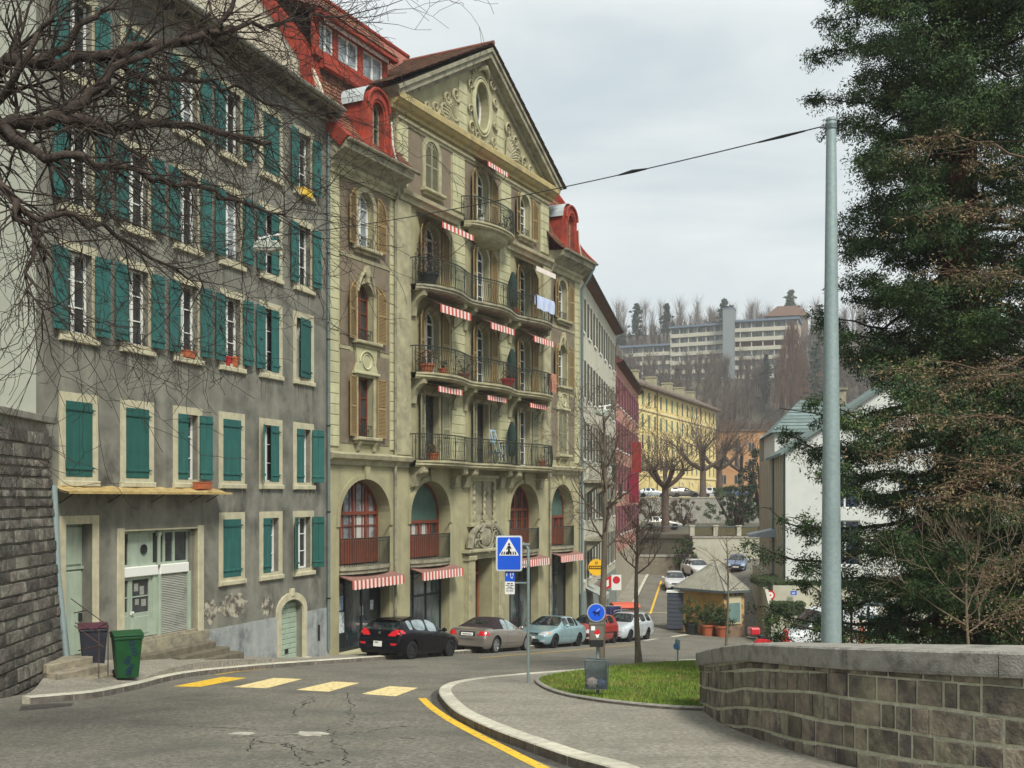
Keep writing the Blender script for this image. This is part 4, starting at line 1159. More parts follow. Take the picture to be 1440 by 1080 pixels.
mb = MB(); mb.tube([(CE,-.6,AP+.46),(CE,6.6,AP+.46)], .1, 8); mb.build('ridge_tiles', TILE, bb)
# mansard: lower concave slope, then flatter upper roof
def mans(t):   # t 0..1 -> (y,z)
    z = 12.02+(15.1-12.02)*t; y = -.86+1.9*(1-(1-t)**2.4)*.72+.25*t
    return (y, z)
mb = MB()
for (a, b_) in ((.42,4.5),(17.3,BL+.1)): 
    tiles(mb, a, b_, lambda r: mans(r/20), 20, .17)
    pts = [mans(r/20) for r in range(21)]
    mb.add([(x,y+.02,z) for x in (a,b_) for y, z in pts], [(i,i+1,21+i+1,21+i) for i in range(20)])
mb.build('mansard_tiles', TILE, bb)
mb = MB()   # red verge boards following the mansard profile + gable up the roof
def verge(x0, x1, th=.42):
    pts = [mans(r/12) for r in range(13)]+[(4.3,20.05)]
    up = []; lo = []
    for i, p in enumerate(pts):
        a = pts[max(0,i-1)]; b_ = pts[min(len(pts)-1,i+1)]; d = Vector((b_[0]-a[0], b_[1]-a[1])).normalized(); nx_, nz_ = -d.y, d.x
        up.append((p[0]+nx_*.1, p[1]+nz_*.1)); lo.append((p[0]-nx_*th, p[1]-nz_*th))
    for i in range(len(pts)-1):
        mb.prismx([up[i],up[i+1],lo[i+1],lo[i]], x0, x1)
verge(BL+.0, BL+.22, .3); mb.build('verge_board', REDR, bb); mb = MB(); verge(-.12, .40, .35)
mb.prismx([(.52,14.75),(.40,14.8),(.42,15.05),(.85,15.1),(1.0,15.0)], .4, 4.4)
mb.build('verge_board', REDR, bb)
# upper roof: main slope up to ridge
mb = MB()
tiles(mb, .4, 9.5, lambda r: (1.0+r*.18, 15.5+r*.18*1.34), 19, .2)
mb.add([(.0,.9,15.3),(12,.9,15.3),(12,4.4,20.05),(.0,4.4,20.05)], [(0,1,2,3)])
mb.add([(.0,4.4,20.05),(BL,4.4,20.05),(BL,9,18.5),(0,9,18.5)], [(0,1,2,3)])
mb.add([(12,1.2,15.4),(BL,1.2,15.4),(BL,4.4,19.4),(12,4.4,19.4)], [(0,1,2,3)])
mb.build('upper_roof', TILE, bb)
mb = MB(); mb.tube([(-.1,4.4,20.12),(12,4.4,20.12)], .10, 8); mb.box(-.12,.4,.8,4.4,19.5,19.9); mb.build('ridge_tiles', REDR, bb)
# long shed dormer with windows in red frame
mb = MB()
mb.box(-.0, 4.5, .50, .68, 15.1, 15.36); mb.box(-.0, 4.5, .44, .72, 16.34, 16.5)
for x_ in (-.0, 1.1, 2.6, 4.2): mb.box(x_, x_+.28, .54, .68, 15.36, 16.34)
mb.add([(4.48,.68,15.1),(4.48,.68,16.5),(4.48,2.4,17.3),(4.40,.68,15.1),(4.40,.68,16.5),(4.40,2.4,17.3)],[(0,1,2),(3,5,4),(0,2,5,3)])
mb.prismx([(.18,16.4),(.18,16.52),(.44,16.62),(.44,16.4)], -.1, 4.7)
dm = mb.build('shed_dormer', REDR, bb)
for (a, b_) in ((.28,1.1),(1.38,2.6),(2.88,4.2)):
    mb = MB(); mb.ring(rect(a,b_,15.36,16.34), rect(a+.07,b_-.07,15.43,16.27), .60, .66); mb.box((a+b_)/2-.04,(a+b_)/2+.04,.60,.66,15.43,16.27); mb.build('window', WFR, dm)
    mb = MB(); mb.box(a,b_,.64,.65,15.36,16.34); mb.build('pane', GLASSB, dm)
mb = MB(); tiles(mb, -.1, 4.7, lambda r: (.16+r*.26, 16.56+r*.26*.42), 9, .2); mb.add([(-.1,.18,16.53),(4.7,.18,16.53),(4.7,2.6,17.55),(-.1,2.6,17.55)],[(0,1,2,3)]); mb.build('dormer_roof', TILE, dm)
n = 46; mb = MB()
for k in range(n): mb.box(.3+k*4.0/n, .3+(k+.5)*4.0/n, .34, .36, 16.26, 16.4)
tag(mb.build('awning_fringe', AWN_W, dm))['kind'] = 'stuff'
# round-headed red dormers on the mansards
def red_dormer(u, glassm):
    op = arch(u-.36,u+.36,13.0,14.8,.38,10); ot = arch(u-.68,u+.68,12.55,15.25,.66,10)
    mb = MB(); mb.holed(ot, [op], -.52, .3)
    n_ = len(ot); mb.add([(x,-.52,z) for x,z in ot]+[(x,.9,z) for x,z in ot], [(i,(i+1)%n_,n_+(i+1)%n_,n_+i) for i in range(n_)])
    mb.tube([(x,-.56,z) for x,z in ot[2:]], .06, 6); mb.tube([(x,-.54,z) for x,z in arch(u-.46,u+.46,13.0,14.92,.48,10)[2:]], .035, 6)
    # flared cheeks sweeping down to the gutter
    for s_ in (-1,1):
        pts = [(u+s_*.67,14.2),(u+s_*.76,13.4),(u+s_*.95,13.0),(u+s_*1.3,12.85),(u+s_*1.6,12.80),(u+s_*.6,12.78)]
        mb.prism(pts, -.60, -.2)
    mb.box(u-.6,u+.6,-.7,-.5,12.9,13.0)
    dd0 = mb.build('dormer', REDR, bb); dd0.location.z = -.78
    mb = MB(); mb.tube([(u+s_*a,-.62,b_) for s_ in (1,) for a, b_ in ((.69,14.3),(.78,13.45),(.97,13.05),(1.3,12.9),(1.62,12.84))], .03, 5); mb.build('flashing', WFR, dd0)
    mb = MB(); mb.ring(op, inset_loop(op,.07), -.30, -.24); mb.box(u-.04,u+.04,-.3,-.24,13.05,14.8); mb.box(u-.34,u+.34,-.3,-.25,13.9,13.95); mb.build('window', SHUTG, dd0)
    mb = MB(); mb.prism(op, -.25, -.235); mb.build('pane', glassm, dd0)
    mb = MB()
    N0 = 10
    pts = [(u-.76*math.cos(PI*k/N0), 14.6+.75*math.sin(PI*k/N0)) for k in range(0,N0-3)]
    mb.add([(x-.02,y,z+.04) for y in (-.42,.9) for x,z in pts], [(i,i+1,len(pts)+i+1,len(pts)+i) for i in range(len(pts)-1)])
    mb.build('zinc_cap', mat('pale_zinc',(.5,.56,.56),(.4,.45,.46),scale=3,rough=.5,bump=.1), dd0)
red_dormer(wu+.1, GLASS); red_dormer(wr, GLASS)
mb = MB(); mb.box(16.6,17.5,2.2,3.1,17.5,19.2); mb.box(16.5,17.6,2.1,3.2,19.2,19.35); mb.build('chimney', TRIMD, bb)
mb = MB(); mb.box(6.0,6.9,5,5.8,19,21.0); mb.build('chimney', TRIM, bb)
# ---- ground floor arches: timber mezzanine glazing, bowed stone sills, railings, shop glazing, striped awnings
def arch_pts(u, w): return arch(u-w,u+w,-2.55,.66,1.45,20,.92)
def zarch(u, w, x):
    c = max(-1, min(1, (x-u)/w)); return .66-1.45+1.45*math.sqrt(max(0,1-c*c))**.92
for i, (u, w) in enumerate(ARC):
    z0 = -2.35; ins = .6
    lp = arch(u-w,u+w,z0,.66,1.45,20,.92)
    mb = MB(); mb.ring(lp, inset_loop(lp,.10), ins-.10, ins)
    green = i in (1,3)
    zt = -.95 if green else -.55
    mb.box(u-w+.05,u+w-.05,ins-.12,ins,zt-.06,zt+.06)
    n = 4
    for k in range(1, n):
        x_ = u-w+2*w*k/n; mb.box(x_-.05,x_+.05,ins-.10,ins-.02,z0+.06,zt if green else zarch(u,w,x_)-.05)
    for k in range(8):
        x_ = u-w+2*w*(k+.5)/8; mb.box(x_-.018,x_+.018,ins-.07,ins-.03,z0+.9,zt if green else zarch(u,w,x_)-.05)
    mb.box(u-w+.05,u+w-.05,ins-.09,ins-.02,z0,z0+.9)
    for zz in (z0+1.35,) : mb.box(u-w+.05,u+w-.05,ins-.08,ins-.03,zz-.02,zz+.02)
    tw = mb.build('timber_window', REDW, bb)
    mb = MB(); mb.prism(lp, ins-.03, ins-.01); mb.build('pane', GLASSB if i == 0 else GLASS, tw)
    if i in (0,1):
        for k in (0,2) if i == 0 else (1,2):
            mb = MB(); mb.box(u-w+2*w*k/4+.08, u-w+2*w*(k+1)/4-.08, ins-.036, ins-.031, z0+.9, zt-.1); mb.build('curtain', CURT, tw)
    if green:
        P_ = [p for p in lp if p[1] > zt]; P_ = [(u+w-.06,zt)]+P_+[(u-w+.06,zt)]
        mb = MB(); mb.prism([(p[0]*.97+u*.03,p[1]) for p in P_], ins-.06, ins-.032); mb.build('fanlight_panel', mat('teal_panel',(.055,.10,.08),(.075,.13,.10),scale=2,bump=.05), tw)
    # raised archivolt
    mb = MB(); o1 = arch(u-w-.16,u+w+.16,-1.0,.84,1.55,20,.92); i1 = arch(u-w-.0,u+w+.0,-1.0,.662,1.452,20,.92)
    n_ = len(o1)
    mb.ring(o1[1:]+[o1[0]], i1[1:]+[i1[0]], -.055, .0); mb.prism([(u-.1,.66),(u+.1,.66),(u+.16,1.12),(u-.16,1.12)], -.12, 0)
    mb.build('archivolt', RENDB, bb)
    # bowed stone balcony floor
    mb = MB(); P_ = [(u-w+.02,.5)]+[(u-w*1.0+.02+(2*w-.04)*k/12, -.06-.34*math.sin(PI*k/12)**.6) for k in range(13)]+[(u+w-.02,.5)]
    mb.prismz(P_, -2.52, -2.40); mb.prismz([(u+(x-u)*.97, y+.05 if y < .4 else y) for x,y in P_], -2.66, -2.52)
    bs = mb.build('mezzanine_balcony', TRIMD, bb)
    mb = MB(); bx = [(u-w*.96+(2*w*.96)*k/30, -.02-.34*math.sin(PI*min(1,max(0,k/30)))**.6) for k in range(31)]
    for x,y in bx: mb.tube([(x,y,-2.40),(x,y,-1.42)],.011,4)
    mb.tube([(x,y,-1.42) for x,y in bx],.022,5); mb.tube([(x,y,-2.33) for x,y in bx],.014,4); mb.tube([(x,y,-1.53) for x,y in bx],.011,4)
    mb.build('railing', IRON, bs)
    # shop glazing
    zf = ZG(u)+.12; mb = MB()
    mb.ring(rect(u-w,u+w,zf,-2.66), rect(u-w+.09,u+w-.09,zf+.1,-2.74), .40, .48)
    for f in (.30,.62) if i != 3 else (.5,): mb.box(u-w+2*w*f-.035,u-w+2*w*f+.035,.41,.47,zf+.05,-2.7)
    if i: mb.box(u-w+.05,u+w-.05,.41,.47,-3.9,-3.82)
    gl_ = mb.build('shop_window', BLACKM, bb)
    mb = MB(); mb.box(u-w,u+w,.45,.46,zf,-2.66); mb.build('pane', mat('shop_glass',(.022,.03,.034),(.12,.15,.145),scale=1.3,rough=.07,bump=0,spec=.7,thresh=(.48,.62),stretch=(1,1,.35)), gl_)
    mb = MB(); mb.box(u-w,u+w,-.04,.55,zf-1.0,zf); mb.build('shop_plinth', QUOIN, bb)
    if i == 0:
        PAPER = mat('paper_notice', (.62,.66,.66), (.25,.30,.33), scale=9, bump=0, thresh=(.5,.6))
        for (a,b_,c,d__,m_) in ((u-1.05,u-.72,-3.95,-3.45,mat('blue_notice',(.14,.28,.5),(.45,.55,.6),scale=10,bump=0)),(u-1.12,u-.65,-4.75,-4.02,PAPER),(u+.3,u+.5,-4.25,-3.9,PAPER),(u+.95,u+1.15,-4.1,-3.75,PAPER)):
            mb = MB(); mb.box(a,b_,.44,.449,c,d__); mb.build('window_notice', m_, gl_)
    # striped awning
    x0, x1 = u-w+.0, u+w+.15; ya, yb = -.02, -.55; za, zb = -2.70, -2.84
    mb = MB(); n = 27
    P_ = []
    for k in range(n):
        a = x0+(x1-x0)*k/n; b_ = x0+(x1-x0)*(k+1)/n
        mb.quad((a,yb,zb),(b_,yb,zb),(b_,yb-.01,zb-.30-.02*(k%2)),(a,yb-.01,zb-.30-.02*(k%2)), k%2)
    mb.quad((x0,ya,za),(x1,ya,za),(x1,yb,zb),(x0,yb,zb), 2)
    mb.quad((x0,ya,za-.03),(x1,ya,za-.03),(x1,yb+.02,zb-.03),(x0,yb+.02,zb-.03), 2)
    aw = mb.build('awning', [AWN_R, AWN_W, AWN_T], bb)
    for s_ in (x0+.03, x1-.03):
        mb = MB(); mb.tube([(s_,ya,za-.5),(s_,yb+.05,zb-.05)],.015,5); mb.build('awning_arm', BLACKM, aw)
# drain pipes on the facade
for u_ in (4.02, 17.7):
    mb = MB(); mb.tube([(u_,-.28,11.6),(u_,-.24,11.2),(u_,-.12,10.9),(u_,-.12,-5.6 if u_ < 9 else -6.6)], .05, 8); mb.build('downpipe', TRIMD, bb, smooth=True)
mb = MB(); mb.tube([(BL+.05,-.9,12.0),(BL+.12,-.5,11.3),(BL+.12,-.12,10.8),(BL+.12,-.12,-7)], .075, 10); mb.build('downpipe', ZINC, bb, smooth=True)
# ---- wavy balconies
def bal_edge(u, kind):
    if kind == 'full':
        t = (u-CE)/5.95
        lob = .5+.5*math.cos((u-CE)*2*PI/4.15)
        e = .74+.40*lob**.8
        if abs(t) > .9: e = e*(.55+.45*math.sqrt(max(0,(1-abs(t))/.1)))
        return e
    t = (u-CE)/1.95; return .25+.85*math.sqrt(max(0,1-t*t))**.9
for fi, f in enumerate(FL):
    if fi < 3: u0, u1, kd = CE-5.95, CE+5.95, 'full'
    else: u0, u1, kd = CE-1.95, CE+1.95, 'small'
    n = 72 if fi < 3 else 30
    ed = [(u0+(u1-u0)*k/n, -bal_edge(u0+(u1-u0)*k/n, kd)) for k in range(n+1)]
    mb = MB()
    lay = [(1.0,f-.0),(1.0,f-.07),(.93,f-.10),(.95,f-.17),(.80,f-.24)]
    for li in range(4):
        (s1,z1),(s2,z2) = lay[li],lay[li+1]
        mb.add([(x,y*s1,z1) for x,y in ed]+[(x,y*s2,z2) for x,y in ed], [(k,k+1,n+1+k+1,n+1+k) for k in range(n)])
    mb.add([(x,y,f) for x,y in ed]+[(x,0,f) for x,y in ed], [(k,k+1,n+1+k+1,n+1+k) for k in range(n)])
    mb.add([(x,y*.8,f-.24) for x,y in ed]+[(x,0,f-.24) for x,y in ed], [(k,k+1,n+1+k+1,n+1+k) for k in range(n)])
    if fi == 3:
        for li in range(6):
            s1, s2 = .8*math.cos(li*PI/13), .8*math.cos((li+1)*PI/13); z1, z2 = f-.24-.5*math.sin(li*PI/13), f-.24-.5*math.sin((li+1)*PI/13)
            mb.add([(CE+(x-CE)*s1,y*s1,z1) for x,y in ed]+[(CE+(x-CE)*s2,y*s2,z2) for x,y in ed], [(k,k+1,n+1+k+1,n+1+k) for k in range(n)])
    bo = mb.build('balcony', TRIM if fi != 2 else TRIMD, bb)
    # railing follows the edge
    L_ = [0]
    for k in range(1,n+1): L_.append(L_[-1]+math.dist(ed[k],ed[k-1]))
    mb = MB(); s = 0; pts = [(x, y*.94) for x,y in ed]
    cnt_ = int(L_[-1]/.115); H = 1.0
    for q in range(cnt_+1):
        ss = L_[-1]*q/cnt_; k = next(i for i in range(1,n+1) if ss <= L_[i]+1e-6); t = (ss-L_[k-1])/(L_[k]-L_[k-1])
        x = pts[k-1][0]+(pts[k][0]-pts[k-1][0])*t; y = pts[k-1][1]+(pts[k][1]-pts[k-1][1])*t
        if q % 9 == 0:
            mb.tube([(x,y,f),(x,y,f+H)],.02,5)
            mb.tube([(x+.09*math.cos(a*PI/4),y,f+.72+.09*math.sin(a*PI/4)) for a in range(9)],.009,4)
        else: mb.tube([(x,y-(.05*math.sin(PI*(j/4))*(1 if j<3 else .4)),f+.03+H*.96*j/4) for j in (0,1,2,4)],.010,4)
    for zz, rr in ((f+H,.024),(f+.06,.014),(f+H-.12,.011)): mb.tube([(x,y,zz) for x,y in pts], rr, 5)
    for (xe, ye) in (pts[0], pts[-1]):
        m__ = max(2, int(abs(ye)/.11))
        for j in range(m__): mb.tube([(xe,ye*j/m__,f),(xe,ye*j/m__,f+H)],.010,4)
        mb.tube([(xe,ye,f+H),(xe,0,f+H)],.022,5)
    mb.build('railing', IRON, bo)
    # brackets
    if fi < 3:
        for ub in (5.35, 8.45, 9.35, 12.45, 13.4, 16.5):
            mb = MB()
            P_ = [(-.0,f-.24)]+[(-.62,f-.24),(-.62,f-.42),(-.5,f-.52),(-.34,f-.50),(-.26,f-.62),(-.24,f-.85),(-.15,f-1.02),(0,f-1.05)] if fi == 0 else [(0,f-.24),(-.62,f-.24),(-.60,f-.4),(-.42,f-.46),(-.25,f-.62),(-.16,f-.85),(-.12,f-1.15),(0,f-1.2)]
            wb = .17 if fi == 0 else .13
            mb.prismx(P_, ub-wb, ub+wb)
            if fi == 0:
                mb.cyl((ub-wb-.02,-.52,f-.40),.10,2*wb+.04,12,'x'); mb.cyl((ub-wb-.02,-.12,f-.92),.09,2*wb+.04,12,'x')
            mb.build('bracket', TRIM, bb)
# big corner brackets carrying the lowest balcony at its ends
# awnings on the balconies
def awn(u, w, z, out, drop, val=.22, nst=17, folded=False):
    mb = MB(); x0, x1 = u-w, u+w
    for k in range(nst):
        a = x0+(x1-x0)*k/nst; b_ = x0+(x1-x0)*(k+1)/nst
        mb.quad((a,-out,z-drop),(b_,-out,z-drop),(b_,-out-.01,z-drop-val),(a,-out-.01,z-drop-val), k%2)
    mb.quad((x0,-.03,z),(x1,-.03,z),(x1,-out,z-drop),(x0,-out,z-drop), 2); mb.quad((x0,-.03,z-.02),(x1,-.03,z-.02),(x1,-out+.01,z-drop-.02),(x0,-out+.01,z-drop-.02), 2)
    o = mb.build('awning', [AWN_R, AWN_W, AWN_T], bb)
    for s_ in (x0+.02, x1-.02):
        mb = MB(); mb.tube([(s_,-.02,z-drop-.75),(s_,-out,z-drop-.02)],.012,5); mb.build('awning_arm', BLACKM, o)
    return o
awn(6.9, 1.25, 11.05, 1.15, .55); awn(15.1, 1.05, 11.0, 1.1, .55).data.materials[0] = AWN_W
awn(CE+.1, .95, 14.35, .75, .25, .2)
awn(6.9, 1.2, 7.78, 1.05, .40, .30); awn(CE+.05, 1.1, 7.72, 1.0, .42, .26); awn(15.1, 1.1, 7.72, 1.0, .42, .26)
awn(6.9, .95, 4.42, .8, .12, .22); awn(CE, .9, 4.42, .75, .12, .2); awn(15.0, .9, 4.42, .75, .12, .2)
# blind panels with twisted columns over the entrance
mb = MB(); mb.ring(rect(CE-1.15,CE+1.15,-1.1,.85), rect(CE-.95,CE+.95,-.95,.7), -.10, 0); mb.cham(CE-1.3,CE+1.3,-.22,0,-1.22,-1.08,.02); mb.cham(CE-1.3,CE+1.3,-.18,0,.82,.98,.02)
pn = mb.build('blind_panel', TRIM, bb)
mb = MB(); mb.box(CE-.94,CE+.94,-.03,-.0,-.94,.69); mb.build('recess', TRIMD, pn)
for x_ in (CE-.9, CE, CE+.9):
    mb = MB(); mb.tube([(x_+.025*math.cos(k*1.1), -.11+.025*math.sin(k*1.1), -.95+1.65*k/30) for k in range(31)], [.06+.014*math.sin(k*1.3) for k in range(31)], 8); mb.build('twisted_column', TRIM, pn)
# entrance portal with carved crest
zg = ZG(CE)
mb = MB()
for s_ in (-1,1):
    xc = CE+.05+s_*1.35
    mb.cham(xc-.26,xc+.26,-.28,0,zg-.1,-2.45,.02)
    for k in range(4): mb.box(xc-.20+k*.11,xc-.15+k*.11,-.30,-.28,zg+.5,-2.7)
    mb.cham(xc-.32,xc+.32,-.34,0,-2.62,-2.42,.03); mb.cham(xc-.32,xc+.32,-.34,0,zg-.1,zg+.35,.03)
mb.cham(CE-1.35,CE+1.45,-.16,0,-2.60,-2.30,.02); mb.cham(CE-1.75,CE+1.85,-.40,0,-2.30,-2.16,.03)
po = mb.build('portal', TRIM, bb)
mb = MB()
for s_ in (-1,1):
    pts = [(CE+.05+s_*(1.62-.0*k), -.22, -2.12) for k in range(1)]
    pts = [(CE+.05+s_*(1.5*math.cos(a)), -.22, -2.10+1.02*math.sin(a)) for a in [k*PI/2/8 for k in range(7)]]
    mb.tube(pts, [.17,.17,.16,.15,.14,.13,.12], 8)
    scroll(mb, CE+.05+s_*.62, -1.22, .24, 1.4, s_, -.25, .07); scroll(mb, CE+.05+s_*.95, -1.95, .22, 1.3, -s_, -.25, .06); scroll(mb, CE+.05+s_*.7, -1.6, .2, 1.2, s_, -.26, .05)
mb.ball((CE+.05,-.18,-1.65), .42, sy=.42, sz=1.05, n=14, m=10); mb.tube([(CE+.05+.5*math.cos(a*PI/10),-.24,-1.65+.5*math.sin(a*PI/10)) for a in range(21)], .05, 6)
mb.ball((CE+.05,-.24,-1.16), .16, n=8, m=6); mb.tube([(CE-.5,-.22,-2.0),(CE-.2,-.3,-2.2),(CE+.05,-.3,-2.28),(CE+.3,-.3,-2.2),(CE+.6,-.22,-2.0)],[.04,.09,.11,.09,.04],6)
mb.prism([(CE-1.0,-2.16),(CE+1.1,-2.16),(CE+.8,-1.3),(CE+.4,-1.0),(CE-.3,-1.0),(CE-.7,-1.3)], -.10, 0)
tag(mb.build('carved_crest', TRIMD, po))
mb = MB(); mb.ring(rect(CE-.85,CE+.95,zg,-2.35), rect(CE-.72,CE+.82,zg,-2.5), .62, .72); mb.box(CE-.72,CE+.82,.63,.7,-3.35,-3.25); mb.box(CE-.0,CE+.12,.63,.7,zg,-3.3); mb.box(CE-.72,CE+.82,.64,.69,zg,zg+.5)
dr_ = mb.build('entrance_door', mat('orange_brown_door',(.30,.11,.04),(.2,.075,.03),scale=4,bump=.1,rough=.5), bb)
mb = MB(); mb.box(CE-.8,CE+.9,.68,.69,zg,-2.4); mb.build('pane', GLASS, dr_)
# things standing on the balconies
def bl(u, out, z): p = FB.w(u, out); return (p[0], p[1], z)
random.seed(11)
def bush(name, label, loc, w, h, n, lm, pm, cat='potted plant', group=None, potw=.2, poth=.3):
    t = potplant(name, label, loc, FB.rot, potw, poth, pm, plant=0, cat=cat, group=group)
    V = []; Fc = []
    for k in range(n):
        a = random.uniform(0,6.28); zz = random.random(); rr = w*math.sqrt(random.random())*(.5+.7*math.sin(PI*min(1,zz*.8+.15)))
        c_ = Vector((rr*math.cos(a), rr*math.sin(a), poth+h*zz)); b_ = random.uniform(0,6.28); s_ = random.uniform(.02,.055)
        u3 = Vector((math.cos(b_), math.sin(b_), random.uniform(-1,1))).normalized()*s_; v3 = Vector((-math.sin(b_), math.cos(b_), random.uniform(-.8,.8)))*s_*.5; o = len(V)
        V += [tuple(c_-u3), tuple(c_+v3), tuple(c_+u3), tuple(c_-v3)]; Fc.append((o,o+1,o+2,o+3))
    fastmesh('plant', V, Fc, lm, t)
    mb = MB()
    for k in range(5):
        a = k*1.3; mb.tube([(0,0,poth*.8),(w*.3*math.cos(a),w*.3*math.sin(a),poth+h*.4),(w*.6*math.cos(a),w*.6*math.sin(a),poth+h*.85)],[.012,.009,.004],4)
    mb.build('stems', WOODD, t)
    return t
DARKRED = mat('bronze_leaves', (.07,.03,.03), (.13,.06,.05), scale=8, rough=.8, bump=0, island=.4)
BLUEP = mat('blue_plastic', (.04,.10,.22), rough=.5, bump=0)
bush('potted_plant', 'big bare reddish shrub in a dark tub at the left end of the third balcony', bl(5.75,.5,FL[2]), .55, 1.2, 900, DARKRED, BLACKM, potw=.38, poth=.5)
bush('potted_plant', 'green pot plant on the third balcony behind the railing near its right bulge', bl(13.1,.5,FL[2]), .3, .6, 260, LEAFM, TERRA)
bush('potted_plant', 'reddish brown planter bush at the left end of the second balcony', bl(5.7,.45,FL[1]), .4, .55, 400, DRYL, TERRA, potw=.3, poth=.35)
bush('potted_plant', 'terracotta pot with small plant on the second balcony beside the reddish brown planter bush', bl(6.7,.55,FL[1]), .22, .3, 120, LEAFD, TERRA, potw=.18)
bush('potted_plant', 'dried climbing plants filling the railing of the second balcony between the left and centre doors', bl(8.6,.45,FL[1]), .55, .75, 420, DRYL, TERRA, potw=.25)
bush('potted_plant', 'red tub plant under the white clothes pegs on the second balcony', bl(12.3,.55,FL[1]), .3, .4, 200, DRYL, REDP, potw=.3, poth=.45)
bush('potted_plant', 'small plant in a terracotta pot at the left end of the lowest balcony', bl(6.1,.5,FL[0]), .28, .35, 160, DRYL, TERRA, potw=.22)
bush('potted_plant', 'white pot plant at the foot of the centre door on the top small balcony', bl(10.0,.5,FL[3]), .14, .22, 60, LEAFM, WFR, potw=.11)
bush('potted_plant', 'leafy green climber on the right side of the top small balcony', bl(12.3,.45,FL[3]), .28, .9, 260, LEAFM, TERRA)
bush('potted_plant', 'terracotta pot at the right end of the lowest balcony', bl(16.0,.5,FL[0]), .25, .3, 120, DRYL, TERRA)
for lab, u_, f_, sc_ in (('closed dark green parasol in its cover on the third balcony',13.2,FL[2],1.0),('closed dark green parasol in its cover on the second balcony',13.1,FL[1],.95),('closed dark green parasol in its cover on the lowest balcony',13.1,FL[0],1.0)):
    t = thing('parasol', lab, 'parasol', bl(u_,.35,f_), FB.rot, 'parasols folded on the balconies')
    mb = MB(); mb.lathe([(0,2.0*sc_),(.07,1.95*sc_),(.13,1.8*sc_),(.21,1.5*sc_),(.19,1.0*sc_),(.15,.5*sc_),(.12,.42*sc_),(0,.42*sc_)], n=14); mb.build('cover', mat('parasol_green',(.01,.025,.02),(.015,.035,.028),scale=6,bump=.2), t, smooth=True)
    mb = MB(); mb.cyl((0,0,0),.03,.45,8); mb.cyl((0,0,0),.22,.06,16); mb.build('stand', BLACKM, t)
def drape(name, label, cat, u, f, w, h, m, out):
    t = MB(); n = 10; z = f+1.03
    for sd in (1, -1):
        for k in range(n):
            pass
    V = []; 
    for k in range(n+1):
        x = -w/2+w*k/n
        for j, (yy, zz) in enumerate([(.05,-h*.7),(.045,-.2),(.03,0),(0,.03),(-.04,0),(-.06,-.2),(-.065,-h)]):
            V.append((x+.015*math.sin(j*2+k), yy+.02*math.sin(k*1.9+j), zz+(.03*math.sin(k*1.3) if j in (0,6) else 0)))
    t.add(V, [(k*7+j, k*7+j+1, (k+1)*7+j+1, (k+1)*7+j) for k in range(n) for j in range(6)])
    o = t.build(name, m, loc=bl(u, out, z), rotz=FB.rot); tag(o, label, cat); return o
drape('hanging_rug', 'reddish brown patterned rug hanging over the right end of the second balcony railing', 'rug', 16.1, FL[1], .8, .85, mat('rug_red',(.30,.09,.06),(.45,.25,.16),scale=14,bump=.2), bal_edge(16.1,'full')*.94)
drape('hanging_laundry', 'pale blue washing hanging over the right bulge of the third balcony railing', 'laundry', 15.0, FL[2], 1.9, .6, mat('washing_blue',(.55,.62,.78),(.35,.42,.6),scale=5,bump=.2,stretch=(6,1,.4)), bal_edge(15.0,'full')*.94)
t = thing('folding_chair', 'blue folding chair leaning by the centre of the lowest balcony', 'chair', bl(11.15,.5,FL[0]), FB.rot)
for x_ in (-.22,.22):
    mb = MB(); mb.tube([(x_,.1,0),(x_,-.25,.5),(x_,.12,1.5)],.02,5); mb.build('leg', STEEL, t)
mb = MB(); mb.box(-.2,.2,-.24,.12,.5,.53); mb.build('seat', BLUEP, t)
mb = MB(); mb.ring(rect(-.22,.22,.95,1.5), rect(-.15,.15,1.05,1.42), .06,.10); mb.build('backrest', mat('pale_blue_cloth',(.3,.42,.5),rough=.8,bump=0), t)
t = thing('bicycle', 'dark bicycle parked behind the railing of the lowest balcony', 'bicycle', bl(11.9,.5,FL[0]), FB.rot)
for x_ in (-.5,.5):
    mb = MB(); mb.tube([(x_+.33*math.cos(a*PI/10),0,.34+.33*math.sin(a*PI/10)) for a in range(21)],.016,5)
    for a in range(6): mb.tube([(x_,0,.34),(x_+.32*math.cos(a*PI/3),0,.34+.32*math.sin(a*PI/3))],.004,3)
    mb.build('wheel', BLACKM, t)
mb = MB()
for p in ([(-.5,0,.34),(-.15,0,.82),(.35,0,.86),(0,0,.34),(-.5,0,.34)],[(0,0,.34),(-.18,0,.92)],[(.35,0,.95),(.5,0,.34)],[(.35,0,.86),(0,0,.34)]): mb.tube(p,.018,5)
mb.build('frame', BLUEP, t)
mb = MB(); mb.tube([(.3,-.25,1.0),(.35,0,.98),(.3,.25,1.0)],.014,5); mb.build('handlebar', BLACKM, t)
mb = MB(); mb.ball((-.18,0,.94),.12,sy=.6,sz=.35,n=8,m=5); mb.build('saddle', BLACKM, t)
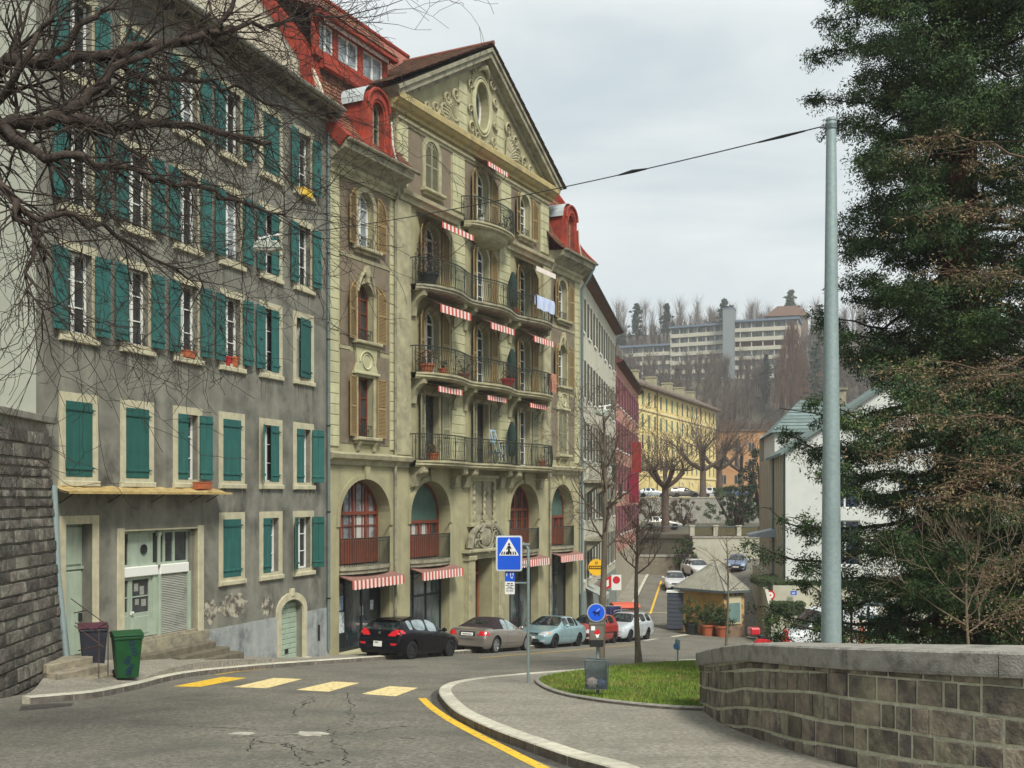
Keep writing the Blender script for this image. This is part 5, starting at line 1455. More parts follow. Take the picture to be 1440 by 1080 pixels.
# ================================================================ far terrace houses after the ornate building
def simple_shut(mb, x0, x1, z0, z1, y=-.06): 
    mb.cham(x0, x1, y, y+.04, z0, z1, .008)
def terrace(name, label, fr, u0, u1, zt, zb, wallm, shm, rows, ncol, roofm, cat='house', wh=1.6, eave=.7):
    t = thing(name, label, cat, (fr.X0, fr.D0, 0), fr.rot)
    cw = (u1-u0)/ncol; hs = []
    for (z0, z1) in rows:
        for c in range(ncol):
            u = u0+cw*(c+.5); hs.append(rect(u-.5,u+.5,z0,z1))
    mb = MB(); mb.holed([(u0,zb),(u1,zb),(u1,zt),(u0,zt)], hs, 0, .22)
    mb.box(u0,u1,.5,.52,zb,zt); mb.box(u1-.02,u1,.0,9,zb,zt); mb.box(u0,u0+.02,.03,9,zb,zt)
    mb.build('wall', wallm, t)
    for h in hs:
        x0, x1 = h[0][0], h[1][0]; z0, z1 = h[0][1], h[2][1]
        mb = MB(); mb.ring(rect(x0,x1,z0,z1), rect(x0+.05,x1-.05,z0+.05,z1-.05), .14,.2); mb.box((x0+x1)/2-.03,(x0+x1)/2+.03,.14,.2,z0,z1); mb.box(x0-.12,x1+.12,-.07,.0,z0-.12,z0)
        w_ = mb.build('window', WFR, t)
        mb = MB(); mb.box(x0,x1,.18,.19,z0,z1); mb.build('pane', GLASS, w_)
        if shm:
            for s_ in (0,1):
                mb = MB(); xx = x0-.54 if s_ == 0 else x1+.04; simple_shut(mb, xx, xx+.5, z0, z1); mb.build('shutter', shm, w_)
    mb = MB(); mb.prismx([(.02,zt-.28),(-eave,zt-.12),(-eave,zt+.0),(4.5,zt+3.4),(9,zt+.2),(9,zt)], u0-.05, u1+.1); mb.build('roof', roofm, t)
    mb = MB(); P_ = [(-eave-.05-.08*math.cos(PI*k/6), zt-.02-.08*math.sin(PI*k/6)) for k in range(7)]; mb.prismx(P_, u0-.05, u1+.1); mb.build('gutter', BLACKM, t)
    return t
WHITEP = mat('cream_white_render', (.56,.54,.43), (.48,.46,.36), scale=1.5, bump=.2, streak=((.30,.28,.22),.45,1.6,.3))
PINKP = mat('pink_render', (.52,.26,.20), (.44,.22,.17), scale=1.5, bump=.2, streak=((.30,.16,.13),.5,1.6,.3))
MAUVE = mat('mauve_shutter', (.16,.045,.07), (.12,.04,.055), scale=3, bump=.1)
GREYSH = mat('dark_grey_shutter', (.055,.06,.05), (.085,.09,.075), scale=3, bump=.1)
wh = terrace('white_house', 'narrow cream white house with dark shutters right after the ornate building', FW, .25, 21.4, 11.85, -9.2, WHITEP, GREYSH, [(8.9,10.7),(5.4,7.4),(2.1,4.1),(-1.2,.9),(-4.4,-2.3)], 7, TILEB, eave=.45)
mb = MB(); mb.box(.3,21.3,-.03,.0,-8.9,-5.0); mb.build('ground_floor_base', mat('ground_floor_grey',(.26,.30,.27),(.2,.22,.2),scale=2,bump=.2,stretch=(3,1,.3)), wh)
for (u_, f_) in ((3.5,.95),(9.5,.95),(4.0,-2.2),(14,-.1)):
    mb = MB(); mb.box(u_-1.3,u_+1.3,-1.0,0,f_-.15,f_); mb.prismx([(0,f_-.15),(-.8,f_-.15),(0,f_-.8)],u_-1.1,u_-.95); mb.prismx([(0,f_-.15),(-.8,f_-.15),(0,f_-.8)],u_+.95,u_+1.1); b1_ = mb.build('balcony', TRIMD, wh)
    mb = MB()
    for k in range(22): mb.tube([(u_-1.25+k*2.5/21,-.96,f_),(u_-1.25+k*2.5/21,-.96,f_+1)],.012,4)
    mb.tube([(u_-1.25,0,f_+1),(u_-1.25,-.96,f_+1),(u_+1.25,-.96,f_+1),(u_+1.25,0,f_+1)],.02,4); mb.build('railing', IRON, b1_)
FP_ = FW
pk = terrace('pink_house', 'narrow pink house with mauve shutters beyond the cream white house', FP_, 21.6, 45.5, 9.9, -8.8, PINKP, MAUVE, [(6.8,8.8),(3.6,5.6),(.5,2.5),(-2.7,-.6)], 9, mat('dark_red_roof',(.075,.03,.024),(.12,.05,.035),scale=3,bump=.4,island=.3), eave=.45)
mb = MB(); mb.box(21.6,45.4,-.03,.0,-8.8,-4.0); mb.build('ground_floor_base', mat('ground_floor_pale',(.40,.36,.27),(.3,.27,.2),scale=2,bump=.2,stretch=(3,1,.3)), pk)
for k, (u_, z0, z1) in enumerate(((35.0,2.1,4.6),(32.0,-.4,1.9))):
    mb = MB(); mb.box(u_-.04,u_+.04,-.95,-.15,z0,z1); mb.tube([(u_,-.0,z1+.05),(u_,-1.0,z1+.05)],.03,5)
    o = mb.build('banner', mat('red_banner',(.26,.022,.02),rough=.8,bump=.05) if k == 0 else mat('crimson_banner',(.24,.012,.04),rough=.8,bump=.05), loc=(FW.X0,FW.D0,0), rotz=FW.rot)
    tag(o, ['tall red banner hanging from the far end of the pink house, the upper one','tall crimson banner hanging from the pink house, the lower one'][k], 'banner')
# yellow round shop sign, stalls and awning by the white house
sg = thing('shop_sign', 'round yellow shop sign with a dark band hanging from the cream white house', 'sign', FW.w(3.2,.0)+(-3.80,), 0); sg.scale = (.56,.8,.58)
YS = mat('sign_yellow', (.80,.45,.02), rough=.4, bump=0)
mb = MB(); mb.prism([(1.0+.78*math.cos(a*PI/18), .78*math.sin(a*PI/18)) for a in range(36)], -.06, .06); mb.build('disc', YS, sg)
def txt(s, size, m, parent, loc, rot, name='lettering', ext=.003, bold=False, align='CENTER'):
    cu = bpy.data.curves.new(name, 'FONT'); cu.body = s; cu.size = size; cu.align_x = align; cu.align_y = 'CENTER'; cu.extrude = ext; cu.resolution_u = 3
    if bold: cu.offset = size*.02
    o = bpy.data.objects.new(name, cu); col.objects.link(o)
    dg = bpy.context.evaluated_depsgraph_get(); me = bpy.data.meshes.new_from_object(o.evaluated_get(dg)); bpy.data.objects.remove(o); bpy.data.curves.remove(cu)
    me.materials.clear(); me.materials.append(m); o = bpy.data.objects.new(name, me); col.objects.link(o)
    if parent is not None: o.parent = parent
    o.location = loc; o.rotation_euler = rot; return o
mb = MB(); mb.box(.28,1.72,-.075,-.062,-.16,.16); mb.ring([(1+.13*math.cos(a*PI/8),.42+.13*math.sin(a*PI/8)) for a in range(16)],[(1+.08*math.cos(a*PI/8),.42+.08*math.sin(a*PI/8)) for a in range(16)],-.075,-.061); mb.box(1.5,1.75,-.075,-.062,-.42,-.3); mb.build('band', BLACKM, sg)
mb = MB()
for k in range(7): mb.box(.38+k*.18,.50+k*.18,-.085,-.076,-.07,.07)
tag(mb.build('illegible_lettering', YS, sg))['kind'] = 'stuff'
mb = MB(); mb.tube([(-.1,0,.9),(1.0,0,.9),(1.0,0,.75)],.03,6); mb.build('arm', BLACKM, sg)
cx0 = FW.w(4.5)
aw = thing('shop_awning', 'small grey and white shop awning on the cream white house under the yellow sign', 'awning', (cx0[0],cx0[1],0), FW.rot)
mb = MB(); mb.add([(-1.6,0,-4.9),(1.6,0,-4.9),(1.6,-1.0,-5.4),(-1.6,-1.0,-5.4),(-1.6,-1.0,-5.7),(1.6,-1.0,-5.7),(-1.6,0,-5.0),(1.6,0,-5.0)],[(0,1,2,3),(3,2,5,4),(6,7,2,3)]); mb.build('cloth', mat('awning_grey',(.36,.38,.33),(.25,.27,.24),scale=4,bump=.1), aw)
ck = thing('clothes_rack', 'rack of dark blue cloth under the grey shop awning', 'rack', (cx0[0]+.9,cx0[1]-1.2,g(cx0[0]+.9,cx0[1]-1.2)), 0)
mb = MB(); mb.tube([(-.8,0,0),(-.8,0,1.7),(.8,0,1.7),(.8,0,0)],.03,6); mb.build('rail', STEEL, ck)
mb = MB(); 
for k in range(12): mb.cham(-.74+k*.125,-.74+k*.125+.11,-.22+random.uniform(-.03,.03),.2,.45+random.uniform(-.1,.1),1.66,.02)
tag(mb.build('clothes', mat('navy_cloth',(.02,.02,.08),(.04,.04,.12),scale=6,bump=.3,island=.4), ck))['kind'] = 'stuff'
for k,(x_,y_,lab,cc) in enumerate(((868,835,'white and red round traffic sign on a post by the pink house',0),)):
    t = thing('traffic_sign', lab, 'traffic sign', (6.75,69,g(6.75,69)), rad(0))
    mb = MB(); mb.cyl((0,.03,0),.035,2.9,8); mb.build('post', STEEL, t)
    mb = MB(); mb.cham(-.32,.32,-.02,.0,1.75,2.75,.01); mb.build('board', WFR, t)
    mb = MB(); mb.prism([(.24*math.cos(a*PI/12),2.42+.24*math.sin(a*PI/12)) for a in range(24)],-.03,-.021); mb.build('red_disc', mat('sign_red',(.5,.02,.03),rough=.4,bump=0), t)
t = thing('shop_sign', 'small tilted red and white sign beyond the tree trunk by the cream white house', 'sign', (5.6,64,0), 0)
mb = MB(); mb.prism([(-.35,-5.75),(.35,-5.35),(.35,-4.65),(-.35,-5.05)],-.04,.04); mb.build('board', MATS['sign_red'], t)
mb = MB(); mb.prism([(-.2,-5.5),(.2,-5.28),(.2,-4.9),(-.2,-5.1)],-.05,-.041); mb.build('emblem', WFR, t)
mb = MB(); mb.tube([(-.9,.0,-4.95),(.0,.0,-4.85)],.03,5); mb.build('arm', BLACKM, t)
t = thing('waste_container', 'dark grey waste container with an orange red lid beside the tree trunk', 'container', (6.6,62.5,g(6.6,62.5)), rad(10))
mb = MB(); mb.cham(-.75,.75,-.5,.5,.15,1.35,.05); mb.build('body', mat('grey_plastic',(.06,.06,.05),(.09,.085,.07),scale=3,rough=.6,bump=.05), t, bevel=.04)
mb = MB(); mb.prismx([(-.56,1.35),(.56,1.35),(.5,1.55),(.1,1.68),(-.4,1.6),(-.58,1.42)],-.8,.8); mb.build('lid', mat('orange_lid',(.55,.10,.05),rough=.5,bump=.05), t, bevel=.03)
# ================================================================ vehicles
TYRE = mat('tyre_rubber', (.012,.012,.013), rough=.8, bump=0)
RIM = mat('alloy_rim', (.42,.43,.44), rough=.35, metal=.8, bump=0)
RIMD = mat('dark_rim', (.05,.05,.055), rough=.4, metal=.6, bump=0)
CGL = mat('car_glass', (.012,.016,.018), (.10,.13,.13), scale=2.2, rough=.04, bump=0, spec=.9, thresh=(.5,.75))
CGLB = mat('car_side_glass', (.30,.37,.38), (.12,.16,.17), scale=1.5, rough=.04, bump=0, spec=.9, thresh=(.45,.7))
REDL = mat('tail_light_red', (.55,.012,.02), rough=.15, bump=0, spec=.8)
CLRL = mat('headlight_glass', (.55,.58,.58), (.25,.27,.28), scale=14, rough=.1, bump=0, spec=.9)
ORGL = mat('indicator_orange', (.75,.25,.02), rough=.15, bump=0)
TRIMB = mat('black_plastic_trim', (.018,.018,.019), rough=.55, bump=0)
PLATE = mat('number_plate_white', (.72,.72,.66), rough=.4, bump=0)
DISC = mat('dark_underside', (.006,.006,.006), rough=.9, bump=0)
CHROME = mat('chrome', (.6,.6,.6), rough=.15, metal=1, bump=0)
def paintm(name, c, metal=.35):
    m = mat(name, c, rough=.28, metal=metal, bump=0, spec=.6, coat=.8); return m
def lerp(tab, x):
    if x <= tab[0][0]: return tab[0][1]
    for i in range(1, len(tab)):
        if x <= tab[i][0]:
            a, b = tab[i-1], tab[i]; t = (x-a[0])/(b[0]-a[0]); return a[1]+(b[1]-a[1])*t
    return tab[-1][1]
def make_car(name, label, cat, loc, heading, P, group=None):
    """P: L,W, top[(x,z)] centreline outline, belt[(x,z)], cab=(x windscreen foot, x roof start, x roof end, x rear foot), wheels (xf, xr), R; x=0 nose"""
    t = thing(name, label, cat, loc, heading, group)
    L_, W = P['L'], P['W']; hw = W/2; c0, c1, c2, c3 = P['cab']; R = P['R']
    pil = P['pil']    # list of (x0,x1) side window spans
    xs = sorted(set([0, .04*L_/4, .12, .3, .55, .85, c0-.12, c0, c0+.06, c1, c1+.08, c2-.08, c2, c3-.05, c3, c3+.1, L_-.5, L_-.3, L_-.12, L_-.04, L_]+[a for p in pil for a in p]))
    out = []
    for x in xs:
        if not out or x-out[-1] > .025: out.append(x)
    xs = out
    def half(x):
        f = 1.0
        if x < .9: f = .80+.20*math.sin(PI/2*(x/.9))**.75 if x > 0 else .72
        if x > L_-.8: f = min(f, P.get('rw',.86)+(1-P.get('rw',.86))*math.sin(PI/2*max(0,(L_-x)/.8))**.7)
        return hw*f
    rings = []
    for x in xs:
        w = half(x); top = lerp(P['top'], x); belt = min(lerp(P['belt'], x), top-.015)
        zb = P['zb']+(.10 if x < .05 or x > L_-.05 else 0)
        rw = P['roofw']/2
        cabin = c0 < x < c3
        if x <= c0 or x >= c3: k = 0
        elif x < c1: k = (x-c0)/(c1-c0)
        elif x > c2: k = (c3-x)/(c3-c2)
        else: k = 1
        wr = w*.86*(1-k)+rw*k
        wg = w*.90
        r = [(0,zb),(w*.86,zb),(w*.965,zb+.10),(w*1.0,zb+.32),(w*.99,belt-.10),(w*.955,belt-.015),(wg,belt+.012*k)]
        hgt = top-belt
        r += [(wg+(wr-wg)*.5, belt+hgt*.5 if k > .02 else belt+hgt*.45), (wr*.985 if k>.02 else w*.72, top-.055*k-.012), (wr*.80 if k>.02 else w*.5, top-.012*k-.004), (0,top)]
        rings.append([(x,y,z) for y,z in r])
    nr = len(rings[0]); V = []; Fq = []; MI = []
    n = len(xs)
    for sgn in (1,-1):
        for r in rings:
            for (x,y,z) in r: V.append((x,sgn*y,z))
    def vid(s, i, j): return s*n*nr+i*nr+j
    for s in (0,1):
        for i in range(n-1):
            xm = (xs[i]+xs[i+1])/2
            for j in range(nr-1):
                f = (vid(s,i,j),vid(s,i+1,j),vid(s,i+1,j+1),vid(s,i,j+1))
                if s: f = f[::-1]
                m = 0
                if j in (6,7):
                    for a,b in pil:
                        if a-.001 <= xm <= b+.001: m = 3+s
                if j >= 8 and c0 < xm < c1: m = 1
                if j >= 8 and c2 < xm < c3 and not P.get('soft'): m = 2
                if P.get('soft') and c1-.1 < xm < c3 and j >= 6 and m == 0: m = 6
                if j == 0: m = 5
                if j in (0,1) : m = 5 if j == 0 else (5 if P.get('skirt') else 0)
                Fq.append(f); MI.append(m)
    for i in (0, n-1):
        for j in range(nr-1):
            f = (vid(0,i,j),vid(0,i,j+1),vid(1,i,j+1),vid(1,i,j))
            Fq.append(f if i == 0 else f[::-1]); MI.append(0)
    me = bpy.data.meshes.new('car_body'); me.from_pydata(V, [], Fq); me.polygons.foreach_set('material_index', MI)
    bm = bmesh.new(); bm.from_mesh(me); bmesh.ops.remove_doubles(bm, verts=bm.verts, dist=.0005)
    bmesh.ops.dissolve_degenerate(bm, edges=bm.edges, dist=.0004)
    bmesh.ops.recalc_face_normals(bm, faces=bm.faces)
    cl = bm.edges.layers.float.new('crease_edge')
    for e in bm.edges:
        if len(e.link_faces) == 2 and e.link_faces[0].material_index != e.link_faces[1].material_index: e[cl] = .85
        else:
            z = [v.co.z for v in e.verts]
            xm = sum(v.co.x for v in e.verts)/2
            if min(abs(xm-0), abs(xm-L_)) < .01: e[cl] = .3
    bm.to_mesh(me); bm.free()
    names = ['body','windscreen','rear_window','side_window','side_window','underside','soft_top']
    mats_ = [P['paint'], CGL, CGL, P.get('sideg',CGL), P.get('sideg',CGL), DISC, P.get('softm', TRIMB)]
    for m in mats_: me.materials.append(m)
    ob = bpy.data.objects.new('tmp', me); col.objects.link(ob)
    md = ob.modifiers.new('s','SUBSURF'); md.levels = 2; md.render_levels = 2
    cuts = []
    for wx in P['wheels']:
        cb = MB()
        for s in (1,-1):
            y0 = s*(hw-.30); y1 = s*(hw+.3)
            k = 28; a = [(wx+(R+.055)*math.cos(2*PI*q/k), (R+.055)*math.sin(2*PI*q/k)+R) for q in range(k)]
            cb.prism(a, min(y0,y1), max(y0,y1))
        me2 = bpy.data.meshes.new('cut'); me2.from_pydata(cb.v, [], cb.f)
        for m in mats_: me2.materials.append(m)
        me2.polygons.foreach_set('material_index', [5]*len(me2.polygons))
        bm = bmesh.new(); bm.from_mesh(me2); bmesh.ops.recalc_face_normals(bm, faces=bm.faces); bm.to_mesh(me2); bm.free()
        co_ = bpy.data.objects.new('cut', me2); col.objects.link(co_); cuts.append(co_)
        b = ob.modifiers.new('b','BOOLEAN'); b.operation = 'DIFFERENCE'; b.object = co_; b.solver = 'EXACT'
        b.material_mode = 'INDEX'
    bpy.context.view_layer.update()
    dg = bpy.context.evaluated_depsgraph_get(); full = bpy.data.meshes.new_from_object(ob.evaluated_get(dg))
    for c_ in cuts: bpy.data.objects.remove(c_)
    bpy.data.objects.remove(ob)
    bm0 = bmesh.new(); bm0.from_mesh(full); bvh = BVHTree.FromBMesh(bm0); bm0.free()
    slots = [m.name if m else '' for m in full.materials]
    for k in range(len(names)):
        idx = [i for i, p in enumerate(full.polygons) if p.material_index == k]
        if not idx: continue
        used = {}; vv = []; ff = []
        for i in idx:
            f = []
            for v in full.polygons[i].vertices:
                if v not in used: used[v] = len(vv); vv.append(full.vertices[v].co[:])
                f.append(used[v])
            ff.append(f)
        m2 = bpy.data.meshes.new(names[k]); m2.from_pydata(vv, [], ff); m2.materials.append(mats_[k])
        m2.polygons.foreach_set('use_smooth', [True]*len(m2.polygons)); m2.set_sharp_from_angle(angle=rad(38))
        o = bpy.data.objects.new(names[k], m2); col.objects.link(o); o.parent = t
    body = [c for c in bpy.data.objects if c.parent == t and c.name.startswith('body')][0]
    # patches projected on the body: dirn 'x-','x+','y+','y-'
    def patch(nm, m, poly, dirn, par=t, off=.006, seg=1, th=None):
        """poly 2-D outline; for x-directions coords (y,z), for y-directions coords (x,z)"""
        us = [p[0] for p in poly]; zs_ = [p[1] for p in poly]
        nu = max(2, int((max(us)-min(us))/.05)); nz = max(2, int((max(zs_)-min(zs_))/.05))
        g_ = {}; V = []; Fs = []
        def hit(a, z):
            if dirn == 'x-': o, d = Vector((-2,a,z)), Vector((1,0,0))
            elif dirn == 'x+': o, d = Vector((L_+2,a,z)), Vector((-1,0,0))
            elif dirn == 'y+': o, d = Vector((a,3,z)), Vector((0,-1,0))
            else: o, d = Vector((a,-3,z)), Vector((0,1,0))
            h = bvh.ray_cast(o, d)
            return (h[0]-d*off) if h[0] is not None else None
        for i in range(nu):
            for j in range(nz):
                cell = [(min(us)+(max(us)-min(us))*(i+a)/nu, min(zs_)+(max(zs_)-min(zs_))*(j+b)/nz) for a,b in ((0,0),(1,0),(1,1),(0,1))]
                cc = (sum(c[0] for c in cell)/4, sum(c[1] for c in cell)/4)
                if not inpoly(cc[0], cc[1], poly): continue
                ids = []
                for c in cell:
                    key = (round(c[0],4), round(c[1],4))
                    if key not in g_:
                        h = hit(*c)
                        if h is None: break
                        g_[key] = len(V); V.append(h)
                    ids.append(g_[key])
                if len(ids) == 4: Fs.append(ids)
        if not Fs: return None
        mb = MB(); mb.add(V, Fs); return mb.build(nm, m, par, smooth=True)
    # wheels
    for wx in P['wheels']:
        for s in (1,-1):
            y = s*(hw-.02); mb = MB()
            prof = [(R-.09,-.10),(R-.03,-.105),(R,-.085),(R,-.0),(R,.085),(R-.03,.105),(R-.09,.10)]
            for (r_, yy) in prof:
                for q in range(28): a = 2*PI*q/28; mb.v.append((wx+r_*math.cos(a), y-s*.11+yy, R+r_*math.sin(a)))
            for i in range(len(prof)-1):
                for q in range(28): mb.f.append((i*28+q, i*28+(q+1)%28, (i+1)*28+(q+1)%28, (i+1)*28+q)); mb.m.append(0)
            wh_ = mb.build('wheel', TYRE, t, smooth=True)
            mb = MB(); yo = y-s*.02
            ri = R-.09
            mb.ring([(wx+(ri+.012)*math.cos(2*PI*q/28), R+(ri+.012)*math.sin(2*PI*q/28)) for q in range(28)], [(wx+(ri-.03)*math.cos(2*PI*q/28), R+(ri-.03)*math.sin(2*PI*q/28)) for q in range(28)], min(yo,yo-s*.12), max(yo,yo-s*.12))
            for q in range(P.get('spokes',5)):
                a = 2*PI*q/P.get('spokes',5)+.3; ca, sa = math.cos(a), math.sin(a); w1, w2 = .055, .035
                poly = [(wx+.03*ca-w1*sa, R+.03*sa+w1*ca),(wx+ri*ca-w2*sa, R+ri*sa+w2*ca),(wx+ri*ca+w2*sa, R+ri*sa-w2*ca),(wx+.03*ca+w1*sa, R+.03*sa-w1*ca)]
                mb.prism(poly, min(yo-s*.02,yo-s*.055), max(yo-s*.02,yo-s*.055))
            mb.prism([(wx+.06*math.cos(2*PI*q/12), R+.06*math.sin(2*PI*q/12)) for q in range(12)], min(yo-s*.01,yo-s*.06), max(yo-s*.01,yo-s*.06))
            mb.build('rim', P.get('rim',RIM), wh_)
            mb = MB(); mb.prism([(wx+ri*math.cos(2*PI*q/20), R+ri*math.sin(2*PI*q/20)) for q in range(20)], min(yo-s*.10,yo-s*.12), max(yo-s*.10,yo-s*.12)); mb.build('brake_disc', DISC, wh_)
    # mirrors
    mx_ = c0+.32; mz = lerp(P['belt'], mx_)+.09
    for s in (1,-1):
        mb = MB(); mb.ball((mx_, s*(hw+.10), mz), .10, sx=.55, sy=1.05, sz=.72, n=12, m=8); mb.tube([(mx_+.02, s*(hw-.1), mz-.05),(mx_,s*(hw+.05),mz-.03)],.025,6); mb.build('mirror', P['paint'], t, smooth=True)
    P['extras'](t, patch, P)
    return t
def zline(x0, x1, z, h=.012): return [(x0,z-h),(x1,z-h),(x1,z+h),(x0,z+h)]
def doors(patch, xsd, P, bot=.30):
    for x in xsd:
        for d in ('y+','y-'):
            patch('door_gap', DISC, [(x-.006,bot),(x+.006,bot),(x+.006,lerp(P['belt'],x)-.01),(x-.006,lerp(P['belt'],x)-.01)], d, off=.002)
# --- black hatchback
BLK = mat('black_car_paint', (.003,.003,.006), rough=.2, bump=0, spec=.3)
def ex_black(t, patch, P):
    L_ = P['L']
    for s in (1,-1):
        tl = patch('tail_light', REDL, [(s*.36,.80),(s*.82,.84),(s*.86,.98),(s*.6,1.02),(s*.44,.94)], 'x+', off=.012)
        patch('tail_light_side', REDL, [(L_-.42,.93),(L_-.05,.83),(L_-.05,.98),(L_-.25,1.01)], 'y+' if s>0 else 'y-', off=.01)
        patch('reflector', REDL, [(s*.50,.50),(s*.74,.52),(s*.74,.57),(s*.50,.55)], 'x+', off=.006)
    patch('number_plate', PLATE, [(-.17,.44),(.17,.44),(.17,.62),(-.17,.62)], 'x+', off=.02)
    patch('plate_characters', TRIMB, [(-.11,.56),(.02,.56),(.02,.59),(-.11,.59)], 'x+', off=.026)
    patch('bumper_insert', TRIMB, [(-.62,.24),(.62,.24),(.6,.33),(-.6,.33)], 'x+', off=.006)
    patch('tailgate_gap', DISC, zline(-.72,.72,.70,.006), 'x+', off=.004)
    patch('badge', CHROME, [(-.04,.86),(.04,.86),(.04,.93),(-.04,.93)], 'x+', off=.012)
    doors(patch, (1.30,2.38,3.25), P)
    for d in ('y+','y-'): patch('door_handle', P['paint'], [(2.12,.83),(2.30,.83),(2.30,.86),(2.12,.86)], d, off=.03)
    mb = MB(); mb.cham(L_-.55,L_-.28,-.5,.5,1.355,1.385,.01); mb.build('spoiler', P['paint'], t, bevel=.01)
def sl(x, y): return math.atan2((g(x+.45,y+.9)-g(x,y)), 1.0)
HD = math.atan2(1, .507)          # along the facade, away from camera
def parkcar(o, cx_, cy_, away, L_):
    hx, hy = math.cos(HD), math.sin(HD)
    s = -1 if away else 1          # nose is local x=0; car extends +x
    # nose position
    nx_ = cx_+(hx*L_/2 if away else -hx*L_/2); ny_ = cy_+(hy*L_/2 if away else -hy*L_/2)
    tx, ty = cx_-(hx*L_/2 if away else -hx*L_/2), cy_-(hy*L_/2 if away else -hy*L_/2)
    z0, z1 = g(nx_,ny_), g(tx,ty)
    rz_ = math.atan2(ty-ny_, tx-nx_); pitch = math.atan2(z1-z0, L_)
    o.location = (nx_,ny_,z0+.006); o.rotation_euler = (0,-pitch,rz_)
PB = dict(L=4.22,W=1.75,top=[(0,.62),(.12,.70),(.6,.84),(1.1,.93),(1.25,.97),(1.95,1.36),(2.4,1.43),(3.3,1.40),(3.75,1.33),(4.05,1.06),(4.15,.92),(4.22,.62)],belt=[(0,.60),(.5,.74),(1.2,.90),(2.5,.94),(3.4,1.0),(4.1,.96),(4.22,.60)],
  cab=(1.22,2.0,3.62,4.10),zb=.19,roofw=1.14,wheels=(.80,3.38),R=.325,pil=[(1.75,2.34),(2.44,3.22),(3.3,3.56)],paint=BLK,sideg=CGLB,rim=RIMD,extras=ex_black,rw=.9,spokes=7)
c_ = make_car('parked_car', 'black hatchback with red tail lights parked first in the row, nearest the green shuttered house', 'car', (0,0,0), 0, PB, 'cars parked in front of the ornate building')
parkcar(c_, -3.55, 37.4, True, 4.22)
# --- silver brown convertible
SIL = paintm('silver_brown_car_paint', (.30,.27,.24), .55)
def ex_conv(t, patch, P):
    L_ = P['L']
    for s in (1,-1):
        patch('tail_light', REDL, [(s*.46,.70),(s*.84,.70),(s*.86,.86),(s*.52,.86)], 'x+', off=.012)
        patch('tail_light_side', REDL, [(L_-.30,.74),(L_-.04,.70),(L_-.04,.86),(L_-.20,.88)], 'y+' if s>0 else 'y-', off=.01)
    patch('plate_recess', TRIMB, [(-.34,.66),(.34,.66),(.34,.84),(-.34,.84)], 'x+', off=.006)
    patch('number_plate', PLATE, [(-.26,.68),(.26,.68),(.26,.79),(-.26,.79)], 'x+', off=.016)
    patch('plate_characters', TRIMB, [(-.2,.715),(.2,.715),(.2,.745),(-.2,.745)], 'x+', off=.02)
    patch('rear_glass', CGL, [(-.40,1.10),(.40,1.10),(.34,1.26),(-.34,1.26)], 'x+', off=.01)
    patch('bumper_insert', TRIMB, [(-.6,.22),(.6,.22),(.6,.30),(-.6,.30)], 'x+', off=.006)
    patch('boot_gap', DISC, zline(-.7,.7,.90,.005), 'x+', off=.004)
    doors(patch, (1.35,2.62), P)
    for d in ('y+','y-'):
        patch('door_handle', CHROME, [(2.32,.82),(2.52,.82),(2.52,.85),(2.32,.85)], d, off=.03)
        patch('side_crease', DISC, zline(.5,3.9,.40,.005), d, off=.003)
PC = dict(L=4.36,W=1.78,top=[(0,.60),(.12,.68),(.7,.82),(1.3,.92),(1.4,.95),(2.15,1.33),(2.5,1.38),(3.0,1.36),(3.35,1.25),(3.72,1.0),(4.2,.96),(4.3,.90),(4.36,.60)],belt=[(0,.58),(.5,.72),(1.3,.88),(2.5,.90),(3.6,.94),(4.25,.90),(4.36,.58)],
  cab=(1.38,2.15,3.05,3.75),zb=.18,roofw=1.12,wheels=(.82,3.50),R=.33,pil=[(1.95,2.44),(2.48,2.86)],paint=SIL,sideg=CGLB,rim=RIM,extras=ex_conv,rw=.88,soft=True,softm=mat('dark_soft_top',(.022,.014,.016),(.03,.02,.022),scale=20,rough=.9,bump=.2),spokes=7)
c_ = make_car('parked_car', 'silver brown convertible with closed dark soft top, second in the parked row', 'car', (0,0,0), 0, PC, 'cars parked in front of the ornate building')
parkcar(c_, -.78, 42.6, True, 4.36)
